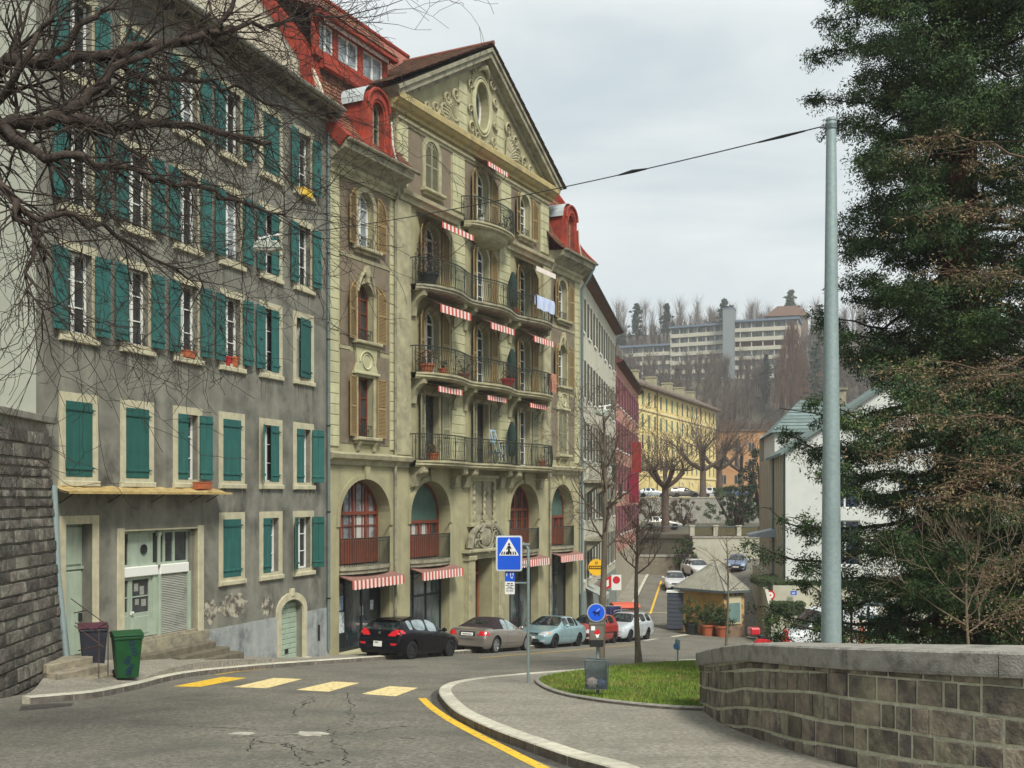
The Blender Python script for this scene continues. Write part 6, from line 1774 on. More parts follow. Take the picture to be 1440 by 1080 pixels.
# --- light blue saloon, front towards us
def ex_front(lm=True, plate=True, rails=False, grille=True, orange=True, bump_=None):
    def f(t, patch, P):
        L_ = P['L']
        for s in (1,-1):
            patch('headlight', CLRL, [(s*.42,.58),(s*.78,.60),(s*.80,.74),(s*.48,.72)], 'x-', off=.012)
            patch('headlight_side', CLRL, [(.05,.60),(.32,.64),(.40,.74),(.06,.73)], 'y+' if s>0 else 'y-', off=.01)
            if orange: patch('indicator', ORGL, [(.30,.64),(.44,.68),(.46,.75),(.34,.73)], 'y+' if s>0 else 'y-', off=.011)
            patch('fog_light', CLRL, [(s*.52,.32),(s*.68,.32),(s*.68,.38),(s*.52,.38)], 'x-', off=.008)
        if grille: patch('grille', TRIMB, [(-.34,.58),(.34,.58),(.36,.68),(-.36,.68)], 'x-', off=.01)
        patch('air_intake', TRIMB, [(-.46,.30),(.46,.30),(.40,.42),(-.40,.42)], 'x-', off=.01)
        if plate: patch('number_plate', PLATE, [(-.24,.43),(.24,.43),(.24,.53),(-.24,.53)], 'x-', off=.02)
        if bump_: 
            for d in ('y+','y-'): patch('side_moulding', TRIMB, zline(1.1,3.4,.58,.03), d, off=.014)
            patch('bumper_insert', bump_, [(-.8,.24),(.8,.24),(.8,.54),(-.8,.54)], 'x-', off=.004)
        doors(patch, tuple(P['doors']), P)
        for d in ('y+','y-'):
            for x in P['doors'][1:]: patch('door_handle', P['paint'], [(x-.26,.84),(x-.08,.84),(x-.08,.87),(x-.26,.87)], d, off=.03)
            if not bump_: patch('side_moulding', P['paint'], zline(1.05,3.4,.56,.025), d, off=.02)
        for s in (1,-1):
            mb = MB(); mb.tube([(P['cab'][0]+.02,s*.05,lerp(P['top'],P['cab'][0])+.03),(P['cab'][0]+.28,s*.55,lerp(P['top'],P['cab'][0]+.28)+.02)],.009,4); mb.build('wiper', TRIMB, t)
            if rails:
                mb = MB(); mb.tube([(1.9,s*.52,1.44),(2.1,s*.52,1.52),(3.9,s*.52,1.52),(4.05,s*.52,1.45)],.02,6); mb.build('roof_rail', RIM, t)
    return f
LBL = paintm('light_blue_car_paint', (.27,.42,.46), .35)
PD = dict(L=4.40,W=1.72,top=[(0,.60),(.12,.70),(.7,.84),(1.3,.94),(1.38,.97),(2.10,1.36),(2.5,1.41),(3.2,1.38),(3.85,1.04),(4.25,1.02),(4.34,.94),(4.40,.6)],belt=[(0,.58),(.5,.72),(1.3,.88),(2.5,.91),(3.7,.95),(4.3,.92),(4.40,.58)],
  cab=(1.36,2.12,3.2,3.86),zb=.19,roofw=1.12,wheels=(.82,3.42),R=.31,pil=[(1.85,2.36),(2.44,3.06),(3.12,3.34)],paint=LBL,rim=TYRE,extras=ex_front(),rw=.88,doors=(1.42,2.40,3.2))
c_ = make_car('parked_car', 'light blue saloon facing the camera behind the crosswalk sign post', 'car', (0,0,0), 0, PD, 'cars parked in front of the ornate building')
parkcar(c_, 1.75, 47.6, False, 4.40)
RDP = paintm('red_car_paint', (.36,.02,.02), .1)
PE = dict(L=3.7,W=1.62,top=[(0,.60),(.12,.74),(.6,.90),(.95,.98),(1.7,1.40),(2.1,1.47),(3.2,1.42),(3.55,1.1),(3.65,.9),(3.7,.6)],belt=[(0,.58),(.5,.78),(1.0,.92),(2.5,.96),(3.4,1.0),(3.6,.9),(3.7,.58)],
  cab=(.95,1.7,3.1,3.6),zb=.19,roofw=1.1,wheels=(.68,3.0),R=.28,pil=[(1.4,2.2),(2.3,3.0)],paint=RDP,rim=RIMD,extras=ex_front(orange=False,bump_=TRIMB),rw=.9,doors=(1.1,2.3))
c_ = make_car('parked_car', 'small red car with black bumper, half hidden behind the tree trunk', 'car', (0,0,0), 0, PE, 'cars parked in front of the ornate building')
parkcar(c_, 3.85, 51.9, False, 3.7)
WHP = paintm('white_silver_car_paint', (.55,.60,.63), .2)
PF = dict(L=4.5,W=1.74,top=[(0,.62),(.12,.72),(.7,.88),(1.2,.97),(1.3,1.0),(2.0,1.40),(2.4,1.46),(3.9,1.43),(4.2,1.3),(4.42,1.0),(4.48,.8),(4.5,.6)],belt=[(0,.60),(.5,.76),(1.3,.92),(2.5,.94),(3.9,.97),(4.4,.95),(4.5,.6)],
  cab=(1.26,2.02,4.0,4.42),zb=.20,roofw=1.18,wheels=(.84,3.46),R=.31,pil=[(1.78,2.40),(2.48,3.26),(3.36,4.0)],paint=WHP,sideg=CGL,rim=RIMD,extras=ex_front(rails=True,orange=False),rw=.92,doors=(1.35,2.44,3.3))
c_ = make_car('parked_car', 'white estate car with roof rails at the far end of the parked row', 'car', (0,0,0), 0, PF, 'cars parked in front of the ornate building')
parkcar(c_, 5.9, 55.7, False, 4.5)
# --- far parked cars (same pressings, other paints)
def far_car(label, x, y, heading, P, pm, sc_=1.0, z=None, group='cars parked far down the street'):
    Q = dict(P); Q['paint'] = pm; Q['extras'] = P['extras']
    o = make_car('parked_car', label, 'car', (x,y,gfar(x,y) if z is None else z), heading, Q, group); return o
BEI = paintm('beige_car_paint', (.38,.36,.30), .3); BLU2 = paintm('mid_blue_car_paint', (.10,.16,.30), .3); WH2 = paintm('white_car_paint', (.66,.67,.66), 0)
far_car('beige silver saloon seen side on upon the upper terrace above the pollarded tree', 17.5, 110, PI, PD, BEI)
far_car('white car behind the kiosk roof by the pale terrace wall', 16.0, 88.6, rad(97), PF, WH2)
far_car('mid blue car beside the white car in front of the pale terrace wall', 18.5, 88.2, rad(75), PE, BLU2)
VANW = paintm('van_white_paint', (.60,.63,.64), 0)
def ex_van(t, patch, P):
    for s in (1,-1):
        patch('headlight', CLRL, [(s*.55,.78),(s*.88,.80),(s*.86,1.0),(s*.6,.95)], 'x-', off=.012)
        patch('headlight_side', CLRL, [(.05,.80),(.3,.82),(.36,1.0),(.08,.98)], 'y+' if s>0 else 'y-', off=.01)
    patch('grille', TRIMB, [(-.45,.72),(.45,.72),(.5,.92),(-.5,.92)], 'x-', off=.01)
    patch('bumper_insert', TRIMB, [(-.9,.30),(.9,.30),(.9,.62),(-.9,.62)], 'x-', off=.006)
    patch('badge', CHROME, [(-.08,1.0),(.08,1.0),(.08,1.12),(-.08,1.12)], 'x-', off=.014)
    for d in ('y+','y-'):
        patch('side_moulding', TRIMB, zline(1.3,P['L']-.4,.72,.06), d, off=.012)
    doors(patch, tuple(P['doors']), P)
    for s in (1,-1):
        mb = MB(); mb.tube([(.98,s*.1,1.25),(1.25,s*.8,1.42)],.012,4); mb.build('wiper', TRIMB, t)
PG = dict(L=5.3,W=1.98,top=[(0,.85),(.10,1.0),(.5,1.16),(.92,1.26),(1.0,1.30),(1.75,2.10),(2.2,2.42),(2.6,2.50),(5.0,2.48),(5.25,2.3),(5.3,.9)],belt=[(0,.82),(.4,1.02),(1.0,1.16),(2.5,1.24),(5.2,1.24),(5.3,.85)],
  cab=(.95,1.95,5.1,5.25),zb=.26,roofw=1.62,wheels=(.92,4.2),R=.34,pil=[(1.45,2.35)],paint=VANW,rim=RIMD,extras=ex_van,rw=.96,doors=(1.2,2.5))
v_ = make_car('delivery_van', 'white high roofed delivery van behind the parapet wall, partly hidden by the steel pole', 'van', (13.8,55.0,-8.05), rad(14), PG)
far_car('white car on the lane left of the kiosk facing us', 12.7, 82.5, rad(84), PF, WH2)
for k, (x, lab) in enumerate(((21.3,'silver'),(25.8,'pale grey'),(29.4,'white'),(33.0,'dark blue'))):
    far_car('%s car in the row on the high terrace under the pollarded trees' % lab, x, 146+k*.3, rad(180+6*k), [PD,PF,PE,PD][k], [WHP,SIL,WH2,BLU2][k], group='cars on the high terrace')
rc = far_car('red car behind the parapet wall left of the big conifer trunk', 19.9, 48.5, rad(25), PE, paintm('bright_red_car_paint',(.50,.02,.03),.1), group='cars behind the parapet wall')
bc = far_car('pale blue car behind the red car next to the big conifer trunk', 22.8, 50.4, rad(25), PD, LBL, group='cars behind the parapet wall')
# --- red motor scooter
RS = paintm('scooter_red', (.50,.01,.02), 0)
gs = (11.2, 45.5); t = thing('motor_scooter', 'bright red motor scooter with top box in front of the white van', 'scooter', (gs[0],gs[1],-6.75), rad(8))
zsc = 0.0
for x_ in (-.62,.62):
    mb = MB(); mb.tube([(x_+.20*math.cos(a*PI/12),0,.24+.20*math.sin(a*PI/12)) for a in range(25)],.055,8); w_ = mb.build('wheel', TYRE, t)
    mb = MB(); mb.cyl((x_,-.04,.24),.14,.08,14,'y'); mb.build('rim', RIM, w_)
mb = MB(); mb.prism([(-.8,.42),(-.3,.36),(-.15,.22),(.3,.22),(.36,.35),(.52,.9),(.44,.95),(.24,.42),(-.1,.42),(-.2,.72),(-.75,.78),(-.9,.6)], -.16, .16); mb.build('body', RS, t, bevel=.05)
mb = MB(); mb.prism([(.36,.42),(.70,.48),(.66,.6),(.5,1.0),(.40,1.0)], -.22, .22); mb.build('leg_shield', RS, t, bevel=.05)
mb = MB(); mb.prism([(-.72,.76),(-.12,.74),(-.1,.84),(-.4,.88),(-.72,.9)], -.15,.15); mb.build('seat', TRIMB, t, bevel=.04)
mb = MB(); mb.cham(-1.12,-.70,-.22,.22,.92,1.24,.05); mb.build('top_box', RS, t, bevel=.05)
mb = MB(); mb.tube([(.42,-.34,1.08),(.46,0,1.04),(.42,.34,1.08)],.02,6); mb.ball((.5,0,1.02),.13,sy=1.1,n=10,m=7); mb.build('handlebar', RS, t)
for s in (1,-1):
    mb = MB(); mb.ball((.36,s*.33,1.28),.075,sx=.3,n=10,m=6); mb.tube([(.40,s*.26,1.08),(.36,s*.32,1.24)],.008,4); mb.build('mirror', TRIMB, t)
# ================================================================ vegetation
BARK = mat('dark_bark', (.035,.025,.02), (.065,.047,.036), scale=12, bump=.6, bscale=50)
BARKT = mat('twig_bark', (.08,.055,.042), (.14,.10,.072), scale=5, bump=0)
BARKG = mat('grey_brown_bark', (.17,.14,.10), (.095,.078,.058), scale=9, bump=.6, bscale=40, stretch=(1,1,.4))
BARKP = mat('pale_twig_bark', (.26,.20,.13), (.17,.13,.09), scale=9, bump=0)
BARKR = mat('sequoia_bark', (.12,.035,.022), (.055,.02,.014), scale=3, bump=1.0, bscale=9, stretch=(4,4,.35))
HAZET = mat('distant_twigs', (.12,.085,.06), (.085,.062,.048), scale=.05, bump=0, island=.35)
RUST = mat('rust_twigs', (.17,.085,.045), (.11,.058,.035), scale=.15, bump=0, island=.35)
CONI = mat('conifer_needles', (.022,.048,.016), (.04,.075,.02), scale=.55, rough=.7, bump=0, island=.5, c3=(.06,.04,.018), s3=.5, t3=(.62,.72))
CONL = mat('conifer_light_needles', (.06,.105,.022), (.085,.125,.03), scale=.9, rough=.7, bump=0, island=.5)
TAN = mat('tan_dry_leaves', (.19,.135,.07), (.11,.09,.045), scale=1.5, rough=.8, bump=0, island=.5)
DCON = mat('far_conifer', (.022,.04,.022), (.035,.06,.03), scale=.2, rough=.8, bump=0, island=.4)
class TB:
    "fast collector of 3/4-sided tubes in numpy"
    def __init__(s): s.V = []; s.F = []; s.n = 0
    def tube(s, pts, radii, k=3):
        P_ = np.array(pts, dtype=float); m = len(P_); R_ = np.array(radii, dtype=float)
        T_ = np.gradient(P_, axis=0); T_ /= np.linalg.norm(T_, axis=1)[:,None]+1e-9
        up = np.array([.31,.22,.93]); U = np.cross(T_, up); U /= np.linalg.norm(U, axis=1)[:,None]+1e-9; W_ = np.cross(T_, U)
        for j in range(k):
            a = 2*PI*j/k; s.V.append(P_+R_[:,None]*(U*math.cos(a)+W_*math.sin(a)))
        i = np.arange(m-1)
        for j in range(k):
            j2 = (j+1)%k; s.F.append(np.stack([s.n+j*m+i, s.n+j2*m+i, s.n+j2*m+i+1, s.n+j*m+i+1], 1))
        s.n += k*m
    def build(s, name, m, parent=None): return fastmesh(name, np.concatenate(s.V), np.concatenate(s.F), m, parent)
rg = np.random.default_rng(17)
def grow(tb, p, d, L_, r, lev, maxlev, nseg=5, curl=.25, up=.0, kids=4, spread=.7, shrink=.6, k=3, rmin=.003, droop=0.0):
    "grow a wandering shoot and recurse"
    p = np.array(p, float); d = np.array(d, float); d /= np.linalg.norm(d)
    pts = [p.copy()]; rs = [r]
    for i in range(nseg):
        d = d+rg.normal(0, curl, 3)*.5; d[2] += up*.3-droop*.2; d /= np.linalg.norm(d)
        p = p+d*L_/nseg; pts.append(p.copy()); rs.append(max(rmin, r*(1-.75*(i+1)/nseg)))
    tb.tube(pts, rs, k if lev < 2 else 3)
    if lev >= maxlev: return
    for q in range(kids):
        i = rg.integers(1, nseg+1); t = pts[i]; base = np.array(pts[i])-np.array(pts[i-1]); base /= np.linalg.norm(base)
        sd = rg.normal(0, 1, 3); sd -= base*sd.dot(base); sd /= np.linalg.norm(sd)
        nd = base*(1-spread*.4)+sd*spread; 
        grow(tb, t, nd, L_*shrink*rg.uniform(.6,1.2), max(rmin, rs[i]*.7), lev+1, maxlev, nseg, curl, up, kids, spread, shrink, k, rmin, droop)
def leafcloud(centers, sizes, n, leaf, flat=.5, ragged=.5, stretch=(1,1,1), seedv=1, droop=0.0):
    "n narrow leaf quads around each centre; returns V,F arrays"
    r_ = np.random.default_rng(seedv)
    C = np.repeat(np.asarray(centers), n, 0); S = np.repeat(np.asarray(sizes), n)[:,None]; N_ = len(C)
    d = r_.normal(0,1,(N_,3)); d /= np.linalg.norm(d,axis=1)[:,None]
    rad_ = (r_.random((N_,1))**.5)*(1-ragged*r_.random((N_,1)))
    pos = C+d*rad_*S*np.array(stretch)
    a = d+r_.normal(0,.6,(N_,3)); a[:,2] -= droop; a /= np.linalg.norm(a,axis=1)[:,None]
    b = np.cross(a, r_.normal(0,1,(N_,3))); b /= np.linalg.norm(b,axis=1)[:,None]+1e-9
    l = leaf*r_.uniform(.5,1.3,(N_,1)); w = l*flat*.5
    V = np.stack([pos-a*l*.5, pos+b*w, pos+a*l*.5, pos-b*w], 1).reshape(-1,3)
    F_ = np.arange(N_*4).reshape(-1,4)
    return V, F_
def P3(px, py, D): return ((px-720)/F*D, D, (700-py)/F*D)
# ---- bare tree overhanging from the left
ot = thing('bare_tree', 'bare overhanging tree with dense dark twigs filling the upper left corner', 'tree', (0,0,0))
tb = TB(); root = (-9.9, 12.2, 1.6)
main = [
 [(-9.6,12.2,3.4), P3(-130,130,11.5), P3(-30,100,11), P3(60,84,10.8), P3(150,76,11.2), P3(215,64,11.4), P3(297,50,11.8), P3(320,22,12), P3(340,-25,12.2)],
 [P3(297,50,11.8), P3(340,36,12.1), P3(388,33,12.6), P3(440,26,13), P3(500,15,13.3)],
 [(-9.6,12.2,2.8), P3(-120,200,11), P3(0,176,10.6), P3(80,168,10.5), P3(145,180,10.8), P3(230,174,11.2), P3(330,190,11.8), P3(380,200,12.2)],
 [P3(80,168,10.5), P3(130,130,10.7), P3(190,82,11), P3(262,46,11.5), P3(300,6,12)],
 [(-9.5,12.2,2.4), P3(-110,240,10.4), P3(-10,250,10), P3(22,292,9.9), P3(48,322,9.9), P3(62,368,10)],
 [P3(-40,180,10.8), P3(20,110,10.4), P3(60,40,10.4), P3(80,-20,10.6)],
 [P3(60,84,10.8), P3(130,30,11), P3(180,-15,11.2)],
 [P3(0,176,10.6), P3(60,215,10.2), P3(130,225,10.3), P3(210,250,10.6), P3(280,262,11), P3(350,290,11.4), P3(400,305,11.6)],
 [P3(150,76,11.2), P3(200,110,11.4), P3(270,110,11.8), P3(350,130,12.2), P3(430,165,12.6)],
 [P3(22,292,9.9), P3(90,300,10), P3(160,330,10.4), P3(230,372,10.8), P3(285,392,11)],
 [P3(48,322,9.9), P3(40,400,9.8), P3(60,450,9.8)],
]
mr = [.095,.035,.10,.06,.06,.05,.045,.05,.04,.035,.025]
for ln, r0 in zip(main, mr):
    sp = smooth_line(ln, 4); n = len(sp)
    sp = [tuple(np.array(p)+rg.normal(0,.03,3)) for p in sp]
    rs = [max(.008, r0*(1-.8*i/n)) for i in range(n)]
    tb.tube(sp, rs, 7)
    for i in range(3, n):
        if sp[i][0] < -.62*sp[i][1]: continue
        for q in range(2):
            dd = np.array(sp[i])-np.array(sp[i-1]); dd /= np.linalg.norm(dd); sd = rg.normal(0,1,3); sd[1] *= .7
            grow(tb, sp[i], dd*.8+sd*.75+np.array([.2,0,-.12]), rg.uniform(.7,1.6), max(.0075,rs[i]*.32), 1, 3, 6, .42, 0, 3, .8, .62, 3, .0028, .12)
tb.tube([root, (-9.7,12.2,2.6), (-9.6,12.2,3.6), (-9.9,12.4,6.5), (-10,12.4,10)], [.42,.36,.3,.22,.1], 10)
tb.build('branches', BARK, ot)
# twig tips with small buds
emb = MB(); 
e0 = [( -9.05,1),(-9.9,22.4),(-30,22.4),(-30,1)]
sheet('embankment', [(-9.4,3.5),(-11.3,22.4),(-40,22.4),(-40,3.5)], GROUND, 0, .5, step=6, zfun=lambda x,y: 1.45)
# ---- small street trees
def street_tree(label, x, y, h_first, h, r0, lims, seed, zoff=.15, mtr=BARKG, kids=4, maxlev=3, L1=1.6, up=.35, spread=.7, rmin=.0045, lev0r=.5, name='street_tree', cat='tree', group='small bare trees on the traffic island', zb=None):
    global rg
    rg = np.random.default_rng(seed)
    z0 = g(x,y)+zoff if zb is None else zb
    t = thing(name, label, cat, (x,y,z0), 0, group)
    mb = MB(); pts = []; rr = []
    for i in range(9):
        f = i/8; pts.append((.05*math.sin(f*4+seed), .04*math.cos(f*3+seed), h*f)); rr.append(r0*(1.25 if i == 0 else 1)*(1-.75*f))
    mb.tube([(0,0,-.3)]+pts, [rr[0]*1.3]+rr, 12); mb.build('trunk', mtr, t, smooth=True)
    tb = TB()
    for k in range(lims):
        f = h_first/h+(1-h_first/h)*(k+.5)/lims; i = min(7, int(f*8)); q = np.array(pts[i])*(1-(f*8-i))+np.array(pts[i+1])*(f*8-i)
        a = k*2.4+rg.uniform(-.3,.3); dd = np.array([math.cos(a), math.sin(a), rg.uniform(.45,1.0)])
        grow(tb, q, dd, L1*(1.15-.6*f)*rg.uniform(.8,1.2), r0*lev0r*(1.1-.6*f), 0, maxlev, 6, .22, up, kids, spread, .58, 5, rmin)
    tb.build('branches', mtr if mtr is not BARKG else BARKT, t)
    return t
street_tree('bare street tree with the thicker trunk standing right behind the grey litter bin', 1.73, 20.3, 2.6, 5.2, .085, 17, 5, kids=4, L1=1.7, rmin=.0032, lev0r=.34, up=.2, maxlev=3)
street_tree('bare street tree with a forked crown in the middle of the small lawn', 3.55, 30.1, 2.45, 3.9, .095, 10, 9, kids=4, L1=1.75, rmin=.0034, lev0r=.4, up=.45, maxlev=3)
street_tree('thin bare young tree beside the kiosk seen above the tip of the parapet wall', 7.15, 35.5, 2.0, 3.9, .05, 9, 12, kids=3, L1=1.5, up=.1, maxlev=2, spread=.8)
street_tree('pale many twigged bare shrub in front of the big conifer trunk', 7.45, 17.4, 1.1, 2.6, .035, 13, 21, mtr=BARKP, L1=1.5, up=.3, maxlev=3, spread=.7, name='bare_shrub', cat='shrub', group=None, kids=3, rmin=.003)
# ---- giant conifer at the right
st = thing('giant_conifer', 'giant dark green conifer with a reddish trunk filling the right side', 'tree', (8.6,20.5,g(8.6,20.5)-.3))
mb = MB(); pts = [(0,0,-.5)]+[(0,0,h) for h in (0,.5,1.2,2.5,5,9,14,19,23)]
mb.tube(pts, [.80,.70,.56,.48,.44,.40,.34,.26,.14,.04], 20)
for i, v in enumerate(mb.v):
    a = math.atan2(v[1], v[0]); q = 1+.09*math.sin(a*7+v[2]*.3)+.05*math.sin(a*13); mb.v[i] = (v[0]*q, v[1]*q, v[2])
mb.build('trunk', BARKR, st, smooth=True)
rg = np.random.default_rng(4)
tb = TB(); C1 = []; S1 = []
H = 22.0
nl = 250
for k in range(nl):
    h = 1.7+17.5*(k/nl)**1.12+rg.uniform(-.2,.2); a = k*2.399+rg.uniform(-.4,.4)
    # outward reach: broad at the bottom, cone above
    R_ = (4.0 if h < 6.5 else 4.0-2.9*(h-6.5)/15.5)*rg.uniform(.72,1.12)
    if h > 8: R_ *= 1-.12*math.cos(a)*0
    if math.cos(a) < 0:
        if h > 6.3: R_ = min(R_, min(2.35, 2.0+.25*rg.normal())/max(.75, -math.cos(a)))
        elif k % 5 == 1: continue
    r0 = .055*(1-.6*h/H)+.012
    pts = []; n = 9
    for i in range(n+1):
        t = i/n; rr = R_*t; zz = h-(.9*t-.75*t**3)*1.3*(1 if h < 9 else .5)+rg.normal(0,.05)
        aa = a+.12*math.sin(t*4+k); pts.append((rr*math.cos(aa), rr*math.sin(aa), zz))
    tb.tube(pts, [max(.008, r0*(1-.85*i/n)) for i in range(n+1)], 5)
    for i in range(2, n+1):
        t = i/n; base = np.array(pts[i])
        for q in range(4 if h > 6.3 else (6 if (R_*t*math.cos(a) > -2.2) else 3)):
            sdv = rg.normal(0,1,3); sdv[2] = -abs(sdv[2])*.5+.15; sdv /= np.linalg.norm(sdv)
            L2 = (.30+.75*(1-t)*.8)*rg.uniform(.5,1.2); e = base+sdv*L2
            if q < 2: tb.tube([base, (base+e)/2+np.array([0,0,.03]), e], [.012,.008,.004], 3)
            C1.append(e); S1.append(rg.uniform(.15,.36)); 
            if rg.random() < .5: C1.append((base+e)/2); S1.append(rg.uniform(.16,.30))
tb.build('limbs', BARK, st)
C1 = np.array(C1); S1 = np.array(S1)
# drop clumps that do not face the street side view at all (far back, never seen) to keep it light
keep = C1[:,1] < 2.6
C1 = C1[keep]; S1 = S1[keep]
split = rg.random(len(C1)) < .13
V, F_ = leafcloud(C1[~split], S1[~split], 84, .07, .34, .25, (1,1,.75), 5, .35); fastmesh('foliage', V, F_, CONI, st)
V, F_ = leafcloud(C1[split], S1[split]*1.05, 84, .065, .34, .4, (1,1,.75), 6, .35); fastmesh('foliage', V, F_, CONL, st)
# ---- second tree at the right edge: dry tan leaves on drooping twigs
dt = thing('dry_leaf_tree', 'tree with drooping twigs of dry tan leaves reaching in from the right edge', 'tree', (9.2,14.2,g(9.2,14.2)))
rg = np.random.default_rng(8); tb = TB(); CL = []
tb.tube([(0,0,-.3),(0,0,2),(-.1,0,4.5),(-.1,.1,8)], [.24,.2,.16,.07], 10)
for (px0,py0,px1,py1) in ((1500,620,1250,585),(1500,690,1230,640),(1500,560,1270,520),(1490,640,1300,700),(1500,740,1330,700),(1500,780,1380,830),(1510,330,1300,290),(1510,420,1330,380),(1500,250,1260,190),(1500,500,1320,560),(1490,850,1400,880)):
    D = rg.uniform(13.0,15.0); a = np.array(P3(px0,py0,D))-np.array((9.2,14.2,g(9.2,14.2))); b = np.array(P3(px1,py1,D-rg.uniform(0,1)))-np.array((9.2,14.2,g(9.2,14.2)))
    n = 9; tr = np.array([-.05,0,a[2]-.5]); pts = [tr]+[a+(b-a)*i/n+rg.normal(0,.04,3)+np.array([0,0,.16*math.sin(PI*i/n)]) for i in range(n+1)]
    tb.tube(pts, [.05]+[max(.004,.02*(1-i/n)) for i in range(n+1)], 5)
    for i in range(2, n+2):
        for q in range(4):
            sd = rg.normal(0,1,3); sd[2] = -abs(sd[2])*.4+.1
            L2 = rg.uniform(.25,.7); p0 = pts[i]; e = p0+sd/np.linalg.norm(sd)*L2
            tb.tube([p0,(p0+e)/2+rg.normal(0,.03,3),e],[.005,.004,.0025],3)
            for w in range(3): CL.append(p0+(e-p0)*rg.uniform(.2,1.1)+rg.normal(0,.05,3))
tb.build('branches', mat('brown_twigs',(.13,.085,.055),(.09,.06,.04),scale=5,bump=0), dt)
CL = np.array(CL); V, F_ = leafcloud(CL, np.full(len(CL), .13), 10, .045, .4, .3, (1,1,.8), 7, .2); fastmesh('foliage', V, F_, TAN, dt)
# ---- pollarded trees
def pollard(label, x, y, z, h, r0, R_, heads, n, seed, name='pollarded_tree', vert=.35, mtr=BARKT, group='pollarded trees near the far terraces'):
    rgl = np.random.default_rng(seed); t = thing(name, label, 'tree', (x,y,z), 0, group); tb = TB()
    tb.tube([(0,0,-.3),(0,0,h*.5),(0,0,h)], [r0*1.2,r0,r0*.9], 8); hd = []
    for k in range(heads):
        a = 2*PI*k/heads+rgl.uniform(-.2,.2); e = (R_*.35*math.cos(a), R_*.35*math.sin(a), h+R_*.25)
        tb.tube([(0,0,h*.92),(e[0]*.6,e[1]*.6,h+R_*.08),e], [r0*.7,r0*.6,r0*.75], 6); hd.append(e)
    tb.build('trunk', mtr, t); tb = TB()
    for k in range(n):
        e = np.array(hd[k % heads]); d = rgl.normal(0,1,3); d[2] = abs(d[2])*.9+vert; d[:2] += e[:2]/R_*1.5; d /= np.linalg.norm(d); L2 = R_*rgl.uniform(.55,1.05)
        pts = [e+d*L2*i/4+rgl.normal(0,.03*R_,3)*(i>0) for i in range(5)]
        tb.tube(pts, [r0*.14,r0*.10,r0*.07,r0*.05,r0*.03], 3)
        for w in range(2):
            p0 = pts[rgl.integers(1,4)]; dd = d+rgl.normal(0,.45,3); tb.tube([p0, p0+dd*L2*.3], [r0*.05,r0*.03], 3)
    tb.build('branches', mtr, t); return t
pollard('dark knobbly pollarded tree in front of the beige silver saloon on the terrace', 14.8, 103, -3.3, 4.6, .35, 5.0, 5, 130, 1)
pollard('tall pollarded tree with a fan of twigs against the yellow building', 25.6, 143, 0, 4.0, .42, 8.6, 4, 80, 2, vert=.9)
pollard('second fan shaped pollarded tree right of the tallest one', 28.2, 145, 0, 4.2, .38, 6.6, 4, 60, 3, vert=.9)
pollard('third pollarded tree in front of the orange building', 32.2, 150, 0, 4.0, .36, 6.8, 4, 55, 4, vert=.8)
# ---- bushes and shrubs
def shrub(name, label, x, y, z, rx, ry, h, n, m, leaf=.12, per=30, seed=1, cat='bush', group=None, conic=False):
    rl = np.random.default_rng(seed); t = thing(name, label, cat, (x,y,z), 0, group); C = []; S = []
    for k in range(n):
        d = rl.normal(0,1,3); d /= np.linalg.norm(d); q = rl.random()**.4; zz = (d[2]*.5+.5)
        w = (1-zz*.85) if conic else 1
        C.append((d[0]*rx*q*w, d[1]*ry*q*w, h*(.08+.9*zz))); S.append(rl.uniform(.10,.22)*max(rx,h*.4))
    V, F_ = leafcloud(C, S, per, leaf, .5, .4, (1,1,.8), seed); fastmesh('foliage', V, F_, m, t)
    tb = TB()
    for k in range(7): a = k*.9; tb.tube([(0,0,-.1),(rx*.3*math.cos(a),ry*.3*math.sin(a),h*.4),(rx*.6*math.cos(a),ry*.6*math.sin(a),h*.8)], [.05*h,.03*h*.7,.01*h], 4)
    tb.build('stems', BARK, t); return t
SHR = mat('shrub_green', (.045,.075,.022), (.07,.10,.03), scale=2, rough=.7, bump=0, island=.4)
SHRD = mat('shrub_dark', (.022,.038,.016), (.035,.05,.02), scale=2, rough=.7, bump=0, island=.4)
SHRB = mat('shrub_brown', (.09,.05,.022), (.06,.045,.022), scale=2, rough=.8, bump=0, island=.4)
shrub('conifer_bush', 'dark rounded evergreen bush behind the white balustrade', 22.2, 104, -3.3, 2.0, 2, 5.0, 60, SHRD, .2, 80, 1)
shrub('conifer_bush', 'taller dark evergreen bush next to the pale clad building', 26.5, 112, -3.3, 2.8, 2.5, 8.8, 80, SHRD, .24, 90, 2)
shrub('bush', 'dark evergreen bush on the stone terrace wall', 25.0, 121, -3.3, 3.6, 2.2, 4.6, 60, SHR, .22, 80, 3)
shrub('bush', 'yellow green bush at the end of the low stone wall', 15.2, 94.6, -6.5, 1.3, 1, 2.9, 44, SHR, .22, 34, 4)
shrub('bush', 'brown bush behind the beige silver saloon', 15.5, 117, -3.3, 3.6, 2, 3.6, 50, SHRB, .2, 60, 5)
shrub('bush', 'small brown green bush under the stone terrace wall', 19.5, 122, -3.3, 2.2, 1.5, 3.2, 40, SHRB, .18, 60, 6)
shrub('bush', 'low rusty bush in front of the terrace by the brick hut', 11.6, 99.5, -5.0, 2.0, 1.2, 2.6, 40, SHRB, .22, 30, 7)
